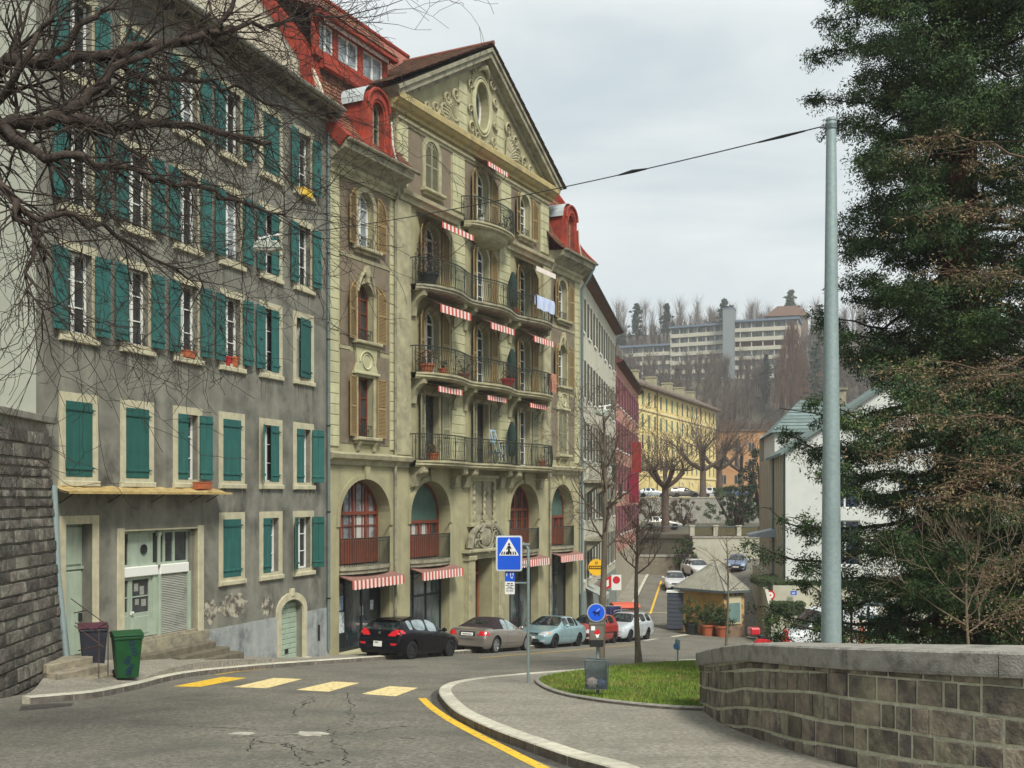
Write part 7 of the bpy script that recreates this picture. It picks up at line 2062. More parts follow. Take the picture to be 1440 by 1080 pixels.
for (x,y,lab,w,h,pm) in ((10.35,61.6,'leafy shrub in a black tub at the left end of the kiosk pots',.62,1.5,BLACKM),(11.2,61.3,'leafy shrub in the middle terracotta tub by the kiosk wall',.62,1.3,TERRA),(12.0,61.0,'leafy shrub in the right terracotta tub by the kiosk wall',.55,1.2,TERRA)):
    t = thing('potted_shrub', lab, 'potted plant', (x,y,g(x,y)), 0, 'potted shrubs in front of the kiosk')
    mb = MB(); mb.lathe([(0,0),(.3,0),(.40,.55),(.45,.55),(.45,.66),(.38,.66),(.36,.58),(0,.58)], n=18); mb.build('pot', pm, t, smooth=True)
    rl = np.random.default_rng(int(x*10)); C = rl.normal(0,1,(50,3))*np.array([w*.5,w*.4,h*.24])+np.array([0,0,.6+h*.45]); V, F_ = leafcloud(C, np.full(50,.22), 34, .12, .45, .4, (1,1,.9), int(x)); fastmesh('foliage', V, F_, LEAFD, t)
# ---- woods on the hillside
rl = np.random.default_rng(33)
def wood(name, label, cells, m, hmin, hmax, nt, w=.16, dense=30):
    tb_v = []; tb_f = []; n0 = 0
    X = []
    for (x0,x1,y0,y1,cnt_) in cells:
        for _ in range(cnt_): X.append((rl.uniform(x0,x1), rl.uniform(y0,y1)))
    V = []; 
    for (x,y) in X:
        z = gfar(x,y)-.3; h = rl.uniform(hmin,hmax); R_ = h*rl.uniform(.18,.3)
        # trunk + ascending twigs as slim 3-sided cones
        k = dense; a = rl.uniform(0,2*PI,k); t0 = rl.uniform(.12,.75,k)*h; L2 = (h-t0)*rl.uniform(.45,1.0,k); out = R_*rl.uniform(.2,1,k)
        b = np.stack([np.full(k,x)+out*.25*np.cos(a)*0, np.full(k,y)+0*a, z+t0],1); e = np.stack([x+out*np.cos(a), y+out*np.sin(a), z+t0+L2],1)
        b = np.concatenate([b,[[x,y,z]]]); e = np.concatenate([e,[[x,y,z+h]]]); ww_ = np.concatenate([np.full(k,w*.55),[w*1.4]])
        sd = np.cross(e-b, rl.normal(0,1,(k+1,3))); sd /= np.linalg.norm(sd,axis=1)[:,None]; s2 = np.cross(e-b, sd); s2 /= np.linalg.norm(s2,axis=1)[:,None]
        A = b+sd*ww_[:,None]; B = b-sd*ww_[:,None]*.5+s2*ww_[:,None]*.8; C_ = b-sd*ww_[:,None]*.5-s2*ww_[:,None]*.8
        V.append(np.stack([A,B,e, B,C_,e, C_,A,e],1).reshape(-1,3))
    V = np.concatenate(V); F_ = np.arange(len(V)).reshape(-1,3)
    return tag(fastmesh(name, V, F_, m), label, 'woodland', kind='stuff')
wood('woodland', 'bare brown woodland covering the hillside below the apartment blocks', [(20,120,218,300,560),(30,110,225,262,260),(30,110,300,324,190),(30,130,352,400,260)], HAZET, 6, 12, 0, .17, 34)
wood('rusty_thicket', 'rust coloured bare thicket at the foot of the hill behind the orange building', [(40,85,222,262,200)], RUST, 6, 13, 0, .16, 40)
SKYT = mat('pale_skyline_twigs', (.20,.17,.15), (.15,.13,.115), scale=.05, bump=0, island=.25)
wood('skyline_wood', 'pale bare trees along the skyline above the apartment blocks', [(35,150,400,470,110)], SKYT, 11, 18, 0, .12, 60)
def fir(label, px, pytop, pybot, D, wfac, m, seed, group='evergreen trees on the skyline', per=24, name='conifer_tree', light=False, asc=False):
    r_ = np.random.default_rng(seed); x = (px-720)/F*D; zt = (700-pytop)/F*D; zb = gfar(x, D); h = zt-zb; hv = (pybot-pytop)/F*D
    t = thing(name, label, 'tree', (x,D,zb), 0, group)
    tb = TB(); tb.tube([(0,0,-1),(.1,0,h*.5),(0,0,h)], [h*.02,h*.014,.05], 6); C = []; S = []
    w = wfac/F*D; n = 20
    for k in range(n):
        f = k/n; zz = h-hv*1.05*(1-f)**1 if True else 0; zz = h-hv*f*1.0; rad0 = w*(.15+.85*f**.7)*r_.uniform(.35,1.45)
        for q in range(5):
            a = r_.uniform(0,2*PI); rr = rad0*r_.uniform(.3,1); C.append((rr*math.cos(a), rr*math.sin(a), zz-rr*.15)); S.append(w*r_.uniform(.14,.26))
            if q < 3: tb.tube([(0,0,zz),(rr*math.cos(a),rr*math.sin(a),zz-rr*.15)],[h*.006,.04],3)
    tb.build('trunk', BARK, t)
    V, F_ = leafcloud(C, S, per, .9*D/400, .5, .4, (1,1,.55), seed); fastmesh('foliage', V, F_, m, t); return t
fir('ragged dark evergreen, leftmost on the skyline', 895, 428, 474, 372, 15, DCON, 1)
fir('ragged dark evergreen left of the long pale apartment block', 938, 428, 468, 366, 12, DCON, 2)
fir('dark evergreen directly behind the pale lift tower', 1019, 422, 462, 372, 20, DCON, 3)
fir('small dark evergreen at the left end of the lowest roof', 874, 462, 485, 366, 8, DCON, 4)
fir('olive green broad tree on the summit by the brown roof', 1112, 409, 440, 392, 15, SHR, 5)
fir('dark evergreen behind the steel pole on the skyline', 1152, 430, 540, 318, 22, DCON, 6)
fir('dark evergreen lower on the slope next to the steel pole', 1146, 490, 580, 270, 22, DCON, 7)
fir('dark evergreen in the wood below the right apartment block', 1078, 500, 560, 300, 13, DCON, 8, group=None)
fir('dark evergreen in the wood below the left apartment block', 952, 520, 548, 308, 9, DCON, 9, group=None)
# weeping brown tree
r_ = np.random.default_rng(5); D = 285; x = (1114-720)/F*D; zb = gfar(x,D); zt = (700-452)/F*D; h = zt-zb
t = thing('weeping_tree', 'tall weeping brown tree hanging in front of the apartment blocks right end', 'tree', (x,D,zb)); tb = TB(); tb.tube([(0,0,-1),(0,0,h*.5),(0,0,h)],[.5,.35,.1],6); tb.build('trunk', BARK, t); tb = TB()
for k in range(1500):
    f = r_.random()**.8; z1 = h*(.25+.75*(1-f))+r_.uniform(-1,1); rr = 5.6*(.15+.85*f**.6)*math.sqrt(r_.random()); a = r_.uniform(0,6.28); L2 = r_.uniform(1.5,5)
    p = (rr*math.cos(a), rr*math.sin(a), z1); tb.tube([p,(p[0]*1.06,p[1]*1.06,z1-L2*.5),(p[0]*1.08,p[1]*1.08,max(0,z1-L2))],[.05,.045,.02],3)
tb.build('drooping_twigs', RUST, t)
# ================================================================ background buildings
YELW = mat('yellow_render', (.80,.65,.27), (.70,.56,.23), scale=.6, bump=.1, c3=(.50,.40,.19), s3=.3)
YGRN = mat('far_green_shutter', (.09,.19,.10), (.07,.14,.08), scale=1, bump=0, island=.25)
FY = Fr(16.5, 150, .434)
yb_ = thing('yellow_building', 'long yellow apartment building with rows of green shutters in the middle distance', 'building', (FY.X0,FY.D0,0), FY.rot)
u0, u1 = -22, 54.5
mb = MB(); mb.box(u0,u1,0,12,-3.4,16.2); mb.build('wall', YELW, yb_)
nc = 23; 
for (zc, h) in ((14.6,2.0),(11.3,2.0),(8.2,2.0),(5.0,2.1)):
    for c in range(nc):
        u = u0+2+(u1-u0-4)*c/(nc-1)
        mb = MB(); mb.ring(rect(u-.62,u+.62,zc-h/2-.1,zc+h/2+.1), rect(u-.5,u+.5,zc-h/2,zc+h/2), -.08, .02); w_ = mb.build('window', mat('yellow_trim',(.72,.62,.36),bump=0), yb_)
        mb = MB()
        if random.random() < .75: mb.box(u-.5,u-.02,-.05,.0,zc-h/2,zc+h/2); mb.box(u+.02,u+.5,-.05,.0,zc-h/2,zc+h/2); mb.build('shutter', YGRN, w_)
        else: mb.box(u-.5,u+.5,-.03,.0,zc-h/2,zc+h/2); mb.build('pane', GLASS, w_)
for zc in (12.95, 3.4):
    mb = MB(); mb.box(u0,u1,-.14,.0,zc-.12,zc+.12); mb.build('string_course', MATS['yellow_trim'], yb_)
for u_ in (14, 42):
    mb = MB(); mb.tube([(u_,-.12,0),(u_,-.12,16.2)],.09,6); mb.build('downpipe', mat('brown_pipe',(.2,.12,.05),bump=0), yb_)
for k in range(6):
    u_ = 16+k*6.6; mb = MB(); mb.holed(rect(u_-1.7,u_+1.7,0,2.9),[arch(u_-1.2,u_+1.2,.1,2.5,1.1,8)],-.1,.1); mb.build('arcade_bay', MATS['yellow_trim'], yb_)
mb = MB(); mb.prismx([(-1.0,16.1),(-1.0,16.4),(6,19.6),(13,16.4),(13,16.1)], u0-.5, u1+1.0); mb.build('roof', mat('far_tile_roof',(.17,.12,.085),(.11,.08,.06),scale=1.5,bump=.3,c3=(.24,.2,.15),s3=.6), yb_)
for u_ in (2,12,22,32,40,48):
    mb = MB(); mb.box(u_,u_+1.3,2.6,4.2,17.4,19.3); mb.box(u_-.1,u_+1.4,2.5,4.3,19.3,19.5); mb.build('chimney', TRIM, yb_)
def block(name, label, cat, x, y, rot, L_, dep, zb, zt, wm, rows, ncol, trim, roofm, roofh=1.5, ww_=.55, group=None, band=None, eave=.4, hip=True):
    t = thing(name, label, cat, (x,y,0), rot, group)
    mb = MB(); mb.box(0,L_,0,dep,zb,zt); mb.build('wall', wm, t)
    for (z0,z1) in rows:
        for c in range(ncol):
            u = L_*(c+.5)/ncol; mb = MB(); mb.ring(rect(u-ww_-.08,u+ww_+.08,z0-.08,z1+.08), rect(u-ww_,u+ww_,z0,z1), -.06, .02); mb.box(u-.03,u+.03,-.05,.0,z0,z1); w_ = mb.build('window', trim, t)
            mb = MB(); mb.box(u-ww_,u+ww_,-.02,.01,z0,z1); mb.build('pane', GLASS, w_)
    mb = MB(); e = eave
    if hip:
        V = [(-e,-e,zt),(L_+e,-e,zt),(L_+e,dep+e,zt),(-e,dep+e,zt),(dep*.4,dep/2,zt+roofh),(L_-dep*.4,dep/2,zt+roofh)]
        mb.add(V,[(0,1,5,4),(1,2,5),(2,3,4,5),(3,0,4),(3,2,1,0)])
    else: mb.box(-e,L_+e,-e,dep+e,zt,zt+roofh)
    mb.build('roof', roofm, t); return t
ORG = mat('orange_render', (.50,.27,.12), (.43,.23,.10), scale=.5, bump=.1); FTR = mat('far_trim', (.42,.33,.22), bump=0)
block('orange_building', 'orange rendered building behind the pollarded trees', 'building', 41.0, 214, rad(-12), 11, 10, -.1, 13.4, ORG, [(9.3,11.0),(6.0,7.7),(2.8,4.5)], 4, FTR, MATS['far_tile_roof'], .5)
block('orange_building', 'lower pinkish orange building between the yellow and the orange one', 'building', 37.0, 222, rad(-12), 6, 8, -.1, 12.2, mat('pink_orange_render',(.42,.26,.19),bump=.1), [(8.3,10.0),(5.0,6.7),(1.8,3.5)], 2, FTR, MATS['far_tile_roof'], .6)
# hilltop apartment blocks: banded balconies
CONB = mat('pale_concrete_band', (.50,.48,.38), (.43,.41,.32), scale=.3, bump=.1); GLF = mat('far_window_band', (.10,.12,.13), (.30,.32,.32), scale=1.1, rough=.3, bump=0, stretch=(1,1,.3), thresh=(.45,.6)); BLR = mat('blue_grey_roof_edge', (.13,.17,.22), bump=0)
def slab(label, x, y, rot, L_, zt, floors, nbay, dark=None, z0=26):
    t = thing('apartment_block', label, 'building', (x,y,0), rot, 'long apartment blocks on the hill'); fh = 2.95
    mb = MB(); mb.box(0,L_,1.4,12,z0,zt-.3); mb.build('wall', CONB, t)
    for f in range(floors):
        zz = zt-.3-fh*(f+1)
        mb = MB(); mb.box(-.1,L_+.1,0,1.4,zz-.15,zz+.95+.1); mb.build('balcony_band', CONB, t)
        mb = MB(); mb.box(0.05,L_-.05,1.3,1.39,zz+.95,zz+fh-.2); mb.build('window_band', GLF if dark is None or f not in dark else mat('dark_red_recess',(.09,.03,.025),bump=0), t)
        for c in range(nbay+1):
            u = L_*c/nbay; mb = MB(); mb.box(u-.14,u+.14,.25,1.4,zz+.9,zz+fh-.1); mb.build('fin', CONB, t)
    mb = MB(); mb.box(-.6,L_+.6,-.5,12.5,zt-.3,zt+.35); mb.build('roof', BLR, t); return t
slab('left lower pale apartment block on the hill with a blue grey roof', 36.5, 354, rad(-22), 17.5, 50.0, 5, 5)
slab('middle pale apartment block on the hill between the low block and the lift tower', 51.6, 347, rad(-27), 17.6, 55.3, 6, 6)
slab('right pale apartment block on the hill with dark red balconies', 68.5, 337, rad(-20), 21, 55.6, 6, 6, dark=(2,))
t = thing('lift_tower', 'pale blue grey lift tower between the hilltop apartment blocks', 'tower', (66.2,335,0), rad(-20))
mb = MB(); mb.box(0,3.4,0,5,30,59.2); mb.build('shaft', mat('pale_blue_render',(.21,.235,.235),bump=.05), t); mb = MB(); mb.box(-.1,3.5,-.1,5.1,59.2,59.6); mb.build('cap', BLR, t)
for (px,py,D,L_,lab) in ((1080,428,385,14,'house with a steep brown roof on the summit'),(968,452,372,6,'small house with a red brown roof above the middle apartment block')):
    x = (px-720)/F*D; z = (700-py)/F*D
    block('hill_house', lab, 'house', x, D, rad(-10), L_, 9, z-14, z-4.4, mat('hill_house_wall',(.16,.11,.075),bump=.1), [(z-6.6,z-5.3)], 3, FTR, mat('hill_roof',(.12,.065,.042),bump=.1), 4.4, group='houses on the summit', eave=1)
# terrace walls
GSTN = mat('grey_terrace_stone', (.22,.215,.18), (.32,.31,.27), scale=1.6, bump=.6, bscale=6, c3=(.12,.115,.09), s3=.9)
def wallbox(name, label, x0, x1, y, z0, z1, m, th=.6, rot=0):
    t = thing(name, label, 'wall', (x0,y,z0), rot)
    mb = MB(); mb.box(0,x1-x0,0,th,0,z1-z0-.18); mb.build('face', m, t)
    mb = MB(); mb.box(-.05,x1-x0+.05,-.06,th+.06,z1-z0-.18,z1-z0); mb.build('coping', CONC, t); return t
wallbox('terrace_wall', 'low dark stone terrace wall at the end of the lane behind the kiosk', 10.0, 16.4, 95.2, -7.2, -5.1, mat('brown_terrace_stone',(.15,.125,.09),(.22,.19,.14),scale=1.6,bump=.6,bscale=6))
PALEW = mat('pale_wall_render', (.47,.46,.36), (.40,.385,.30), scale=.6, bump=.15, streak=((.30,.28,.22),.4,1,.3))
wallbox('terrace_wall', 'pale rendered terrace wall behind the white and blue parked cars', 16.2, 27.0, 95.6, -6.8, -3.45, PALEW)
wallbox('terrace_wall', 'grey rubble stone terrace wall below the car park with the pollarded trees', 14.0, 48, 139.6, -3.6, .1, GSTN)
bt = thing('balustrade', 'white balustrade with square pillars and dark panels above the pale terrace wall', 'fence', (16.2,96.0,-3.42))
for k in range(6):
    mb = MB(); mb.box(k*2.1-.2+.0,k*2.1+.2,-.2,.2,0,.85); mb.box(k*2.1-.26,k*2.1+.26,-.26,.26,.85,.95); mb.build('pillar', PALEW, bt)
mb = MB(); 
mb.box(-6,10.8,-.06,.06,.80,.90); mb.build('rail', DSTEEL, bt)
for k in range(5):
    mb = MB(); mb.box(k*2.1+.2,k*2.1+1.9,-.02,.02,.08,.78); mb.build('panel', mat('olive_panel',(.12,.10,.05),(.09,.085,.045),scale=2,bump=.1), bt)
block('brick_hut', 'small brick hut with dark openings behind the low stone terrace wall', 'hut', 10.6, 97.4, 0, 4.6, 2.2, -6, -3.7, mat('brick_red',(.24,.09,.05),(.18,.075,.05),scale=3,bump=.2), [(-5.0,-4.1)], 2, WOODD, mat('hut_roof',(.10,.08,.07),bump=.1), .4, .7)
# white modern house on the right
BEIGE = mat('beige_cladding', (.42,.38,.29), (.36,.33,.25), scale=1, bump=.1, stretch=(5,5,.2))
WHM = mat('white_modern_render', (.60,.62,.58), (.52,.54,.51), scale=.7, bump=.08)
TEAL = mat('teal_slate_roof', (.16,.21,.20), (.12,.165,.16), scale=1.5, bump=.2, island=.2)
mh = thing('modern_house', 'white gabled house with a teal slate roof and beige cladding behind the big conifer', 'house', (15.9,62,0), rad(-8))
ez, az_ = 2.6, 6.9
wins_ = [rect(2.5,4.2,-3.9,-1.3), rect(2.5,4.2,-.6,1.3), rect(7.2,8.8,-3.9,-1.3), rect(6.3,7.3,-.4,1.4), rect(10,11.4,-3.6,-1.4)]
mb = MB(); mb.holed([(0,-9),(13,-9),(13,ez),(6.5,az_),(0,ez)], wins_, 0, .25); mb.box(0,13,.4,.45,-9,ez)
mb.box(12.9,13,0,14,-9,ez); mb.build('wall', WHM, mh)
mb = MB(); mb.box(0,.1,.05,16.8,-9,ez); mb.box(0,4,16.7,16.8,-9,4.6); mb.build('cladding', BEIGE, mh)
for k in range(12):
    mb = MB(); mb.box(-.03,0,1+k*1.35,1.04+k*1.35,-5,ez-.1); mb.build('cladding_batten', BEIGE, mh)
for h in wins_:
    x0,x1,z0,z1 = h[0][0],h[1][0],h[0][1],h[2][1]
    mb = MB(); mb.ring(rect(x0,x1,z0,z1),rect(x0+.07,x1-.07,z0+.07,z1-.07),.14,.22); mb.box((x0+x1)/2-.05,(x0+x1)/2+.05,.14,.22,z0,z1); mb.box(x0,x1,.15,.2,(z0+z1)/2-.02,(z0+z1)/2+.02); w_ = mb.build('window', WFR, mh)
    mb = MB(); mb.box(x0,x1,.19,.2,z0,z1); mb.build('pane', mat('blue_dark_glass',(.015,.025,.05),(.04,.06,.10),scale=1,rough=.08,bump=0,spec=.7), w_)
mb = MB()
for s_ in (-1,1):
    x0 = 6.5+s_*6.8; mb.add([(x0,-.3,ez-.16),(6.5,-.3,az_+.06),(6.5,9,az_+.06),(x0,9,ez-.16),(x0,-.3,ez+.02),(6.5,-.3,az_+.28),(6.5,9,az_+.28),(x0,9,ez+.02)],[(0,1,2,3),(4,7,6,5),(0,4,5,1),(1,5,6,2),(3,2,6,7),(0,3,7,4)])
mb.build('roof', TEAL, mh)
# rear left wing with its own hipped teal roof
mb = MB(); mb.box(.3,6,9,16.6,ez-.5,4.3); mb.build('wing_wall', WHM, mh)
mb = MB(); 
tr_ = [(.0,8.7,4.3),(6.3,8.7,4.3),(6.3,16.9,4.3),(.0,16.9,4.3),(2.4,12.8,6.8),(5.4,12.8,6.8)]
mb.add(tr_, [(0,1,5,4),(1,2,5),(2,3,4,5),(3,0,4),(3,2,1,0)]); 
for k in range(10):
    t_ = k/10; mb.quad((2.4*t_,8.68+4.1*t_,4.33+2.5*t_),(6.3-.9*t_,8.68+4.1*t_,4.33+2.5*t_),(6.3-.9*(t_+.09),8.70+4.1*(t_+.09),4.30+2.5*(t_+.09)),(2.4*(t_+.09),8.70+4.1*(t_+.09),4.30+2.5*(t_+.09)))
mb.build('wing_roof', TEAL, mh)
mb = MB(); mb.box(4.4,5.4,12,13.2,6.0,7.4); mb.box(4.3,5.5,11.9,13.3,7.4,7.55); mb.build('chimney', TRIMD, mh)
for x_,y_ in ((-.08,.3),(-.08,6.4)):
    mb = MB(); mb.tube([(x_,y_,-5),(x_,y_,ez)],.06,6); mb.build('downpipe', ZINC, mh)
mb = MB(); mb.add([(-1.6,5.6,-2.35),(-.0,5.6,-2.0),(-.0,8.4,-2.0),(-1.6,8.4,-2.35),(-1.6,5.6,-2.5),(-.0,5.6,-2.5),(-.0,8.4,-2.5),(-1.6,8.4,-2.5)],[(0,1,2,3),(4,7,6,5),(0,4,5,1),(1,5,6,2),(2,6,7,3),(3,7,4,0)]); mb.build('porch_roof', mat('blue_porch',(.35,.42,.5),rough=.3,bump=0), mh)
mb = MB(); mb.box(-.06,.02,6.2,7.6,-4.9,-2.6); mb.build('door', DSTEEL, mh)
mb = MB(); mb.box(-.5,0,-.3,16.8,-9,-4.9); mb.box(-.5,13,-.5,0,-9,-4.9); mb.build('plinth', PALEW, mh)
# planter walls with clipped hedges beside the ramp
pw = thing('planter_wall', 'pale stepped planter walls beside the ramp behind the white van', 'wall', (14.0,57.6,0), rad(-6))
mb = MB(); mb.box(0,3.2,0,2.6,-9,-6.35); mb.build('lower_wall', PALEW, pw)
mb = MB(); mb.box(.45,9,2.6,4.6,-9,-4.95); mb.build('upper_wall', PALEW, pw)
mb = MB(); mb.add([(0,0,-6.35),(0,2.6,-5.2),(.2,8.5,-5.0),(.35,8.5,-5.0),(.2,2.6,-5.2),(.2,0,-6.35),(0,0,-9),(0,2.6,-9),(.2,8.5,-9),(.35,8.5,-9),(.2,2.6,-9),(.2,0,-9)],[(0,1,4,5),(1,2,3,4),(0,6,7,1),(1,7,8,2),(5,4,10,11),(4,3,9,10),(2,8,9,3)]); mb.build('ramp_wall', PALEW, pw)
def hedge(label, x, y, z, rot, L_, dep, h, n, seed):
    t = thing('hedge', label, 'hedge', (x,y,z), rot, 'clipped hedges on the planter walls'); r_ = np.random.default_rng(seed)
    mb = MB(); mb.box(.06,L_-.06,.06,dep-.06,0,h-.06); mb.build('inner_twigs', SHRD, t)
    C = np.stack([r_.uniform(0,L_,n), r_.uniform(0,dep,n), r_.uniform(0,h,n)],1)
    ax_ = r_.integers(0,3,n); C[ax_==0,2] = h; C[ax_==1,1] = 0; C[ax_==2,0] = np.where(r_.random((ax_==2).sum())<.5,0,L_)
    V, F_ = leafcloud(C, np.full(n,.07), 12, .06, .6, .3, (1,1,1), seed); fastmesh('foliage', V, F_, SHR, t); return t
hedge('clipped hedge on the lower planter wall above the white van', 14.05,57.55,-6.4, rad(-6), 1.75, 1.2, .72, 420, 1)
hedge('long low clipped hedge on the upper planter wall under the white house', 14.6,60.3,-4.98, rad(-6), 7.5, .9, .3, 700, 2)
hedge('clipped hedge at the top of the ramp wall', 14.15,61.6,-5.1, rad(-6), 1.4, 3.5, .45, 300, 3)
t = thing('traffic_sign', 'small round red and white sign on the pale planter wall', 'traffic sign', P3(1083,837,60.05), rad(-6))
mb = MB(); mb.prism([(.27*math.cos(a*PI/12),.27*math.sin(a*PI/12)) for a in range(24)],-.03,0); mb.build('ring', MATS['sign_red'], t)
mb = MB(); mb.prism([(.18*math.cos(a*PI/12),.18*math.sin(a*PI/12)) for a in range(24)],-.036,-.031); mb.build('face', WFR, t)
mb = MB(); mb.prism([(.07*math.cos(a*PI/8),.05*math.sin(a*PI/8)) for a in range(16)],-.042,-.037); mb.build('emblem', MATS['sign_red'], t)
t = thing('wall_sign', 'small blue rectangular plate on the pale planter wall', 'sign', P3(1116,834,59.75), rad(-6))
mb = MB(); mb.box(-.17,.17,-.02,0,-.11,.11); mb.build('plate', mat('sign_blue',(.02,.09,.55),rough=.35,bump=0), t)
mb = MB(); mb.box(-.1,.1,-.026,-.021,.0,.03); mb.box(-.1,.06,-.026,-.021,-.05,-.02); tag(mb.build('illegible_lettering', WFR, t))['kind'] = 'stuff'
# ---- kiosk
KY = mat('ochre_kiosk_render', (.52,.31,.10), (.45,.26,.085), scale=1.2, bump=.2, c3=(.36,.22,.09), s3=1.4, t3=(.55,.7))
kx, ky = 12.1, 62.6; zk = g(kx,ky)-.1
kk = thing('kiosk', 'small ochre kiosk with a grey pyramid roof and flaking stone base', 'kiosk', (kx,ky,zk), 0); kk.scale = (.88,.9,.98)
ang0 = [(-2.35,1.1),(.05,-1.5),(1.55,-.7),(1.75,2.2),(-.6,3.1)]
mb = MB(); mb.prismz(ang0, -.6, 2.72); mb.build('wall', KY, kk)
mb = MB(); base = [(p[0]*1.02,p[1]*1.02-.0) for p in ang0]; 
def wseg(a, b, off, z0, z1, t0, t1):
    d = Vector((b[0]-a[0],b[1]-a[1])); n_ = Vector((d.y,-d.x)).normalized()*off
    p = [Vector(a)+d*t0, Vector(a)+d*t1]; return [(p[0].x,p[0].y,z0),(p[1].x,p[1].y,z0),(p[1].x,p[1].y,z1),(p[0].x,p[0].y,z1),(p[0].x+n_.x,p[0].y+n_.y,z0),(p[1].x+n_.x,p[1].y+n_.y,z0),(p[1].x+n_.x,p[1].y+n_.y,z1),(p[0].x+n_.x,p[0].y+n_.y,z1)]
BX = [(0,3,2,1),(4,5,6,7),(0,1,5,4),(1,2,6,5),(2,3,7,6),(3,0,4,7)]
FLK = mat('flaking_render', (.50,.33,.13), (.13,.085,.055), scale=3.5, bump=.8, bscale=12, thresh=(.46,.56), detail=10)
mb.add(wseg(ang0[1],ang0[2],.05,-.6,2.72,.0,1.0),BX); mb.build('flaking_front', FLK, kk)
mb = MB(); mb.add(wseg(ang0[1],ang0[2],.10,-.6,.75,.0,1.0),BX); mb.add(wseg(ang0[0],ang0[1],.05,-.6,.25,.8,1.0),BX); mb.build('stone_base', mat('kiosk_base_stone',(.16,.10,.07),(.27,.19,.12),scale=3,bump=.8,bscale=10), kk)
mb = MB(); mb.add(wseg(ang0[1],ang0[2],.13,.85,2.5,.12,.82),BX); w_ = mb.build('window_frame', mat('kiosk_frame',(.5,.45,.3),bump=0), kk)
mb = MB(); mb.add(wseg(ang0[1],ang0[2],.16,.98,2.1,.2,.74),BX); mb.build('window_panel', mat('teal_window_panel',(.17,.27,.25),(.13,.21,.20),scale=2,rough=.3,bump=0), w_)
mb = MB(); top = (.0,.9,4.45); e = [(p[0]*1.2+.0,(p[1]-.9)*1.2+.9) for p in ang0]; n = 5
vs = [(x,y,2.70) for x,y in e]+[(x,y,2.84) for x,y in e]; mb.add(vs,[(i,(i+1)%n,n+(i+1)%n,n+i) for i in range(n)]+[tuple(range(n-1,-1,-1))]); kr = mb.build('eaves', DSTEEL, kk)
mb = MB()
for i in range(n):
    a, b = e[i], e[(i+1)%n]; mb.add([(a[0],a[1],2.842),(b[0],b[1],2.842),top],[(0,1,2)])
    for q in range(1,7):
        t_ = q/7; p = (a[0]+(b[0]-a[0])*t_, a[1]+(b[1]-a[1])*t_); mb.tube([(p[0],p[1],2.86),(p[0]+(top[0]-p[0])*.9,p[1]+(top[1]-p[1])*.9,2.86+1.6*.9)],.02,4)
    mb.tube([(a[0],a[1],2.86),top],.05,5)
mb.build('roof', mat('kiosk_roof_metal',(.31,.30,.24),(.23,.225,.18),scale=2,rough=.6,bump=.2,c3=(.16,.155,.12),s3=1), kk)
ks = thing('storage_box', 'dark slatted storage box against the left side of the kiosk', 'box', (9.25,63.6,g(9,63.6)), rad(-10))
mb = MB(); 
for q in range(9): mb.cham(0,1.1,-.02,.9,.05+q*.24,.27+q*.24,.02)
mb.build('slats', mat('slate_blue_slats',(.06,.07,.09),bump=.1), ks); mb = MB(); mb.box(-.05,1.15,-.08,.95,2.22,2.3); mb.build('lid', WFR, ks)
# ================================================================ street furniture
SGB = mat('signal_blue', (.012,.10,.66), rough=.35, bump=0); SGW = mat('sign_white', (.80,.80,.78), rough=.4, bump=0); SGK = mat('sign_black', (.012,.012,.014), rough=.5, bump=0); SGG = mat('sign_edge_grey', (.42,.46,.46), rough=.5, bump=0)
def rrect(w, h, r, n=5):
    out = []
    for cx_, cz_, a0 in ((w-r,-h+r,-90),(w-r,h-r,0),(-w+r,h-r,90),(-w+r,-h+r,180)):
        for k in range(n+1): a = rad(a0+90*k/n); out.append((cx_+r*math.cos(a), cz_+r*math.sin(a)))
    return out
sx, sy = .35, 23.0; zs = g(sx,sy)+.106
s_ = thing('crosswalk_sign', 'blue pedestrian crossing sign with white triangle on a grey pole', 'traffic sign', (sx,sy,zs))
zc = (700-778)/F*23-zs; xc = (716-743)/F*23; hw_, hh_ = .285, .385
mb = MB(); mb.tube([(0,0,-.1),(0,0,(700-772)/F*23-zs),(-.03,0,(700-768)/F*23-zs),(-.12,0,(700-764)/F*23-zs)],.033,12); mb.build('pole', STEEL, s_, smooth=True)
mb = MB(); mb.prism([(x+xc,z+zc) for x,z in rrect(hw_,hh_,.05)], -.075, -.045); bd = mb.build('sign_board', SGG, s_)
mb = MB(); mb.prism([(x+xc,z+zc) for x,z in rrect(hw_-.018,hh_-.018,.04)], -.079, -.0755); mb.build('white_border', SGW, bd)
mb = MB(); mb.prism([(x+xc,z+zc) for x,z in rrect(hw_-.036,hh_-.036,.03)], -.083, -.0795); mb.build('blue_field', SGB, bd)
mb = MB(); mb.prism([(xc-.215,zc-.045),(xc+.215,zc-.045),(xc,zc+.325)], -.087, -.0835); mb.build('white_triangle', SGW, bd)
tz = zc-.045; mb = MB(); y0_, y1_ = -.091, -.0875
for k, x_ in enumerate((-.155,-.105,-.055,-.005,.045,.095,.145)):
    mb.prism([(xc+x_*1.0-.017,tz+.02),(xc+x_*1.0+.012,tz+.02),(xc+x_*.92+.012,tz+.085),(xc+x_*.92-.012,tz+.085)], y0_, y1_)
tag(mb.build('crossing_bars', SGK, bd))['kind'] = 'stuff'
mb = MB(); mb.prism([(xc+.0+.024*math.cos(a*PI/8), tz+.245+.024*math.sin(a*PI/8)) for a in range(16)], y0_-.001, y1_)
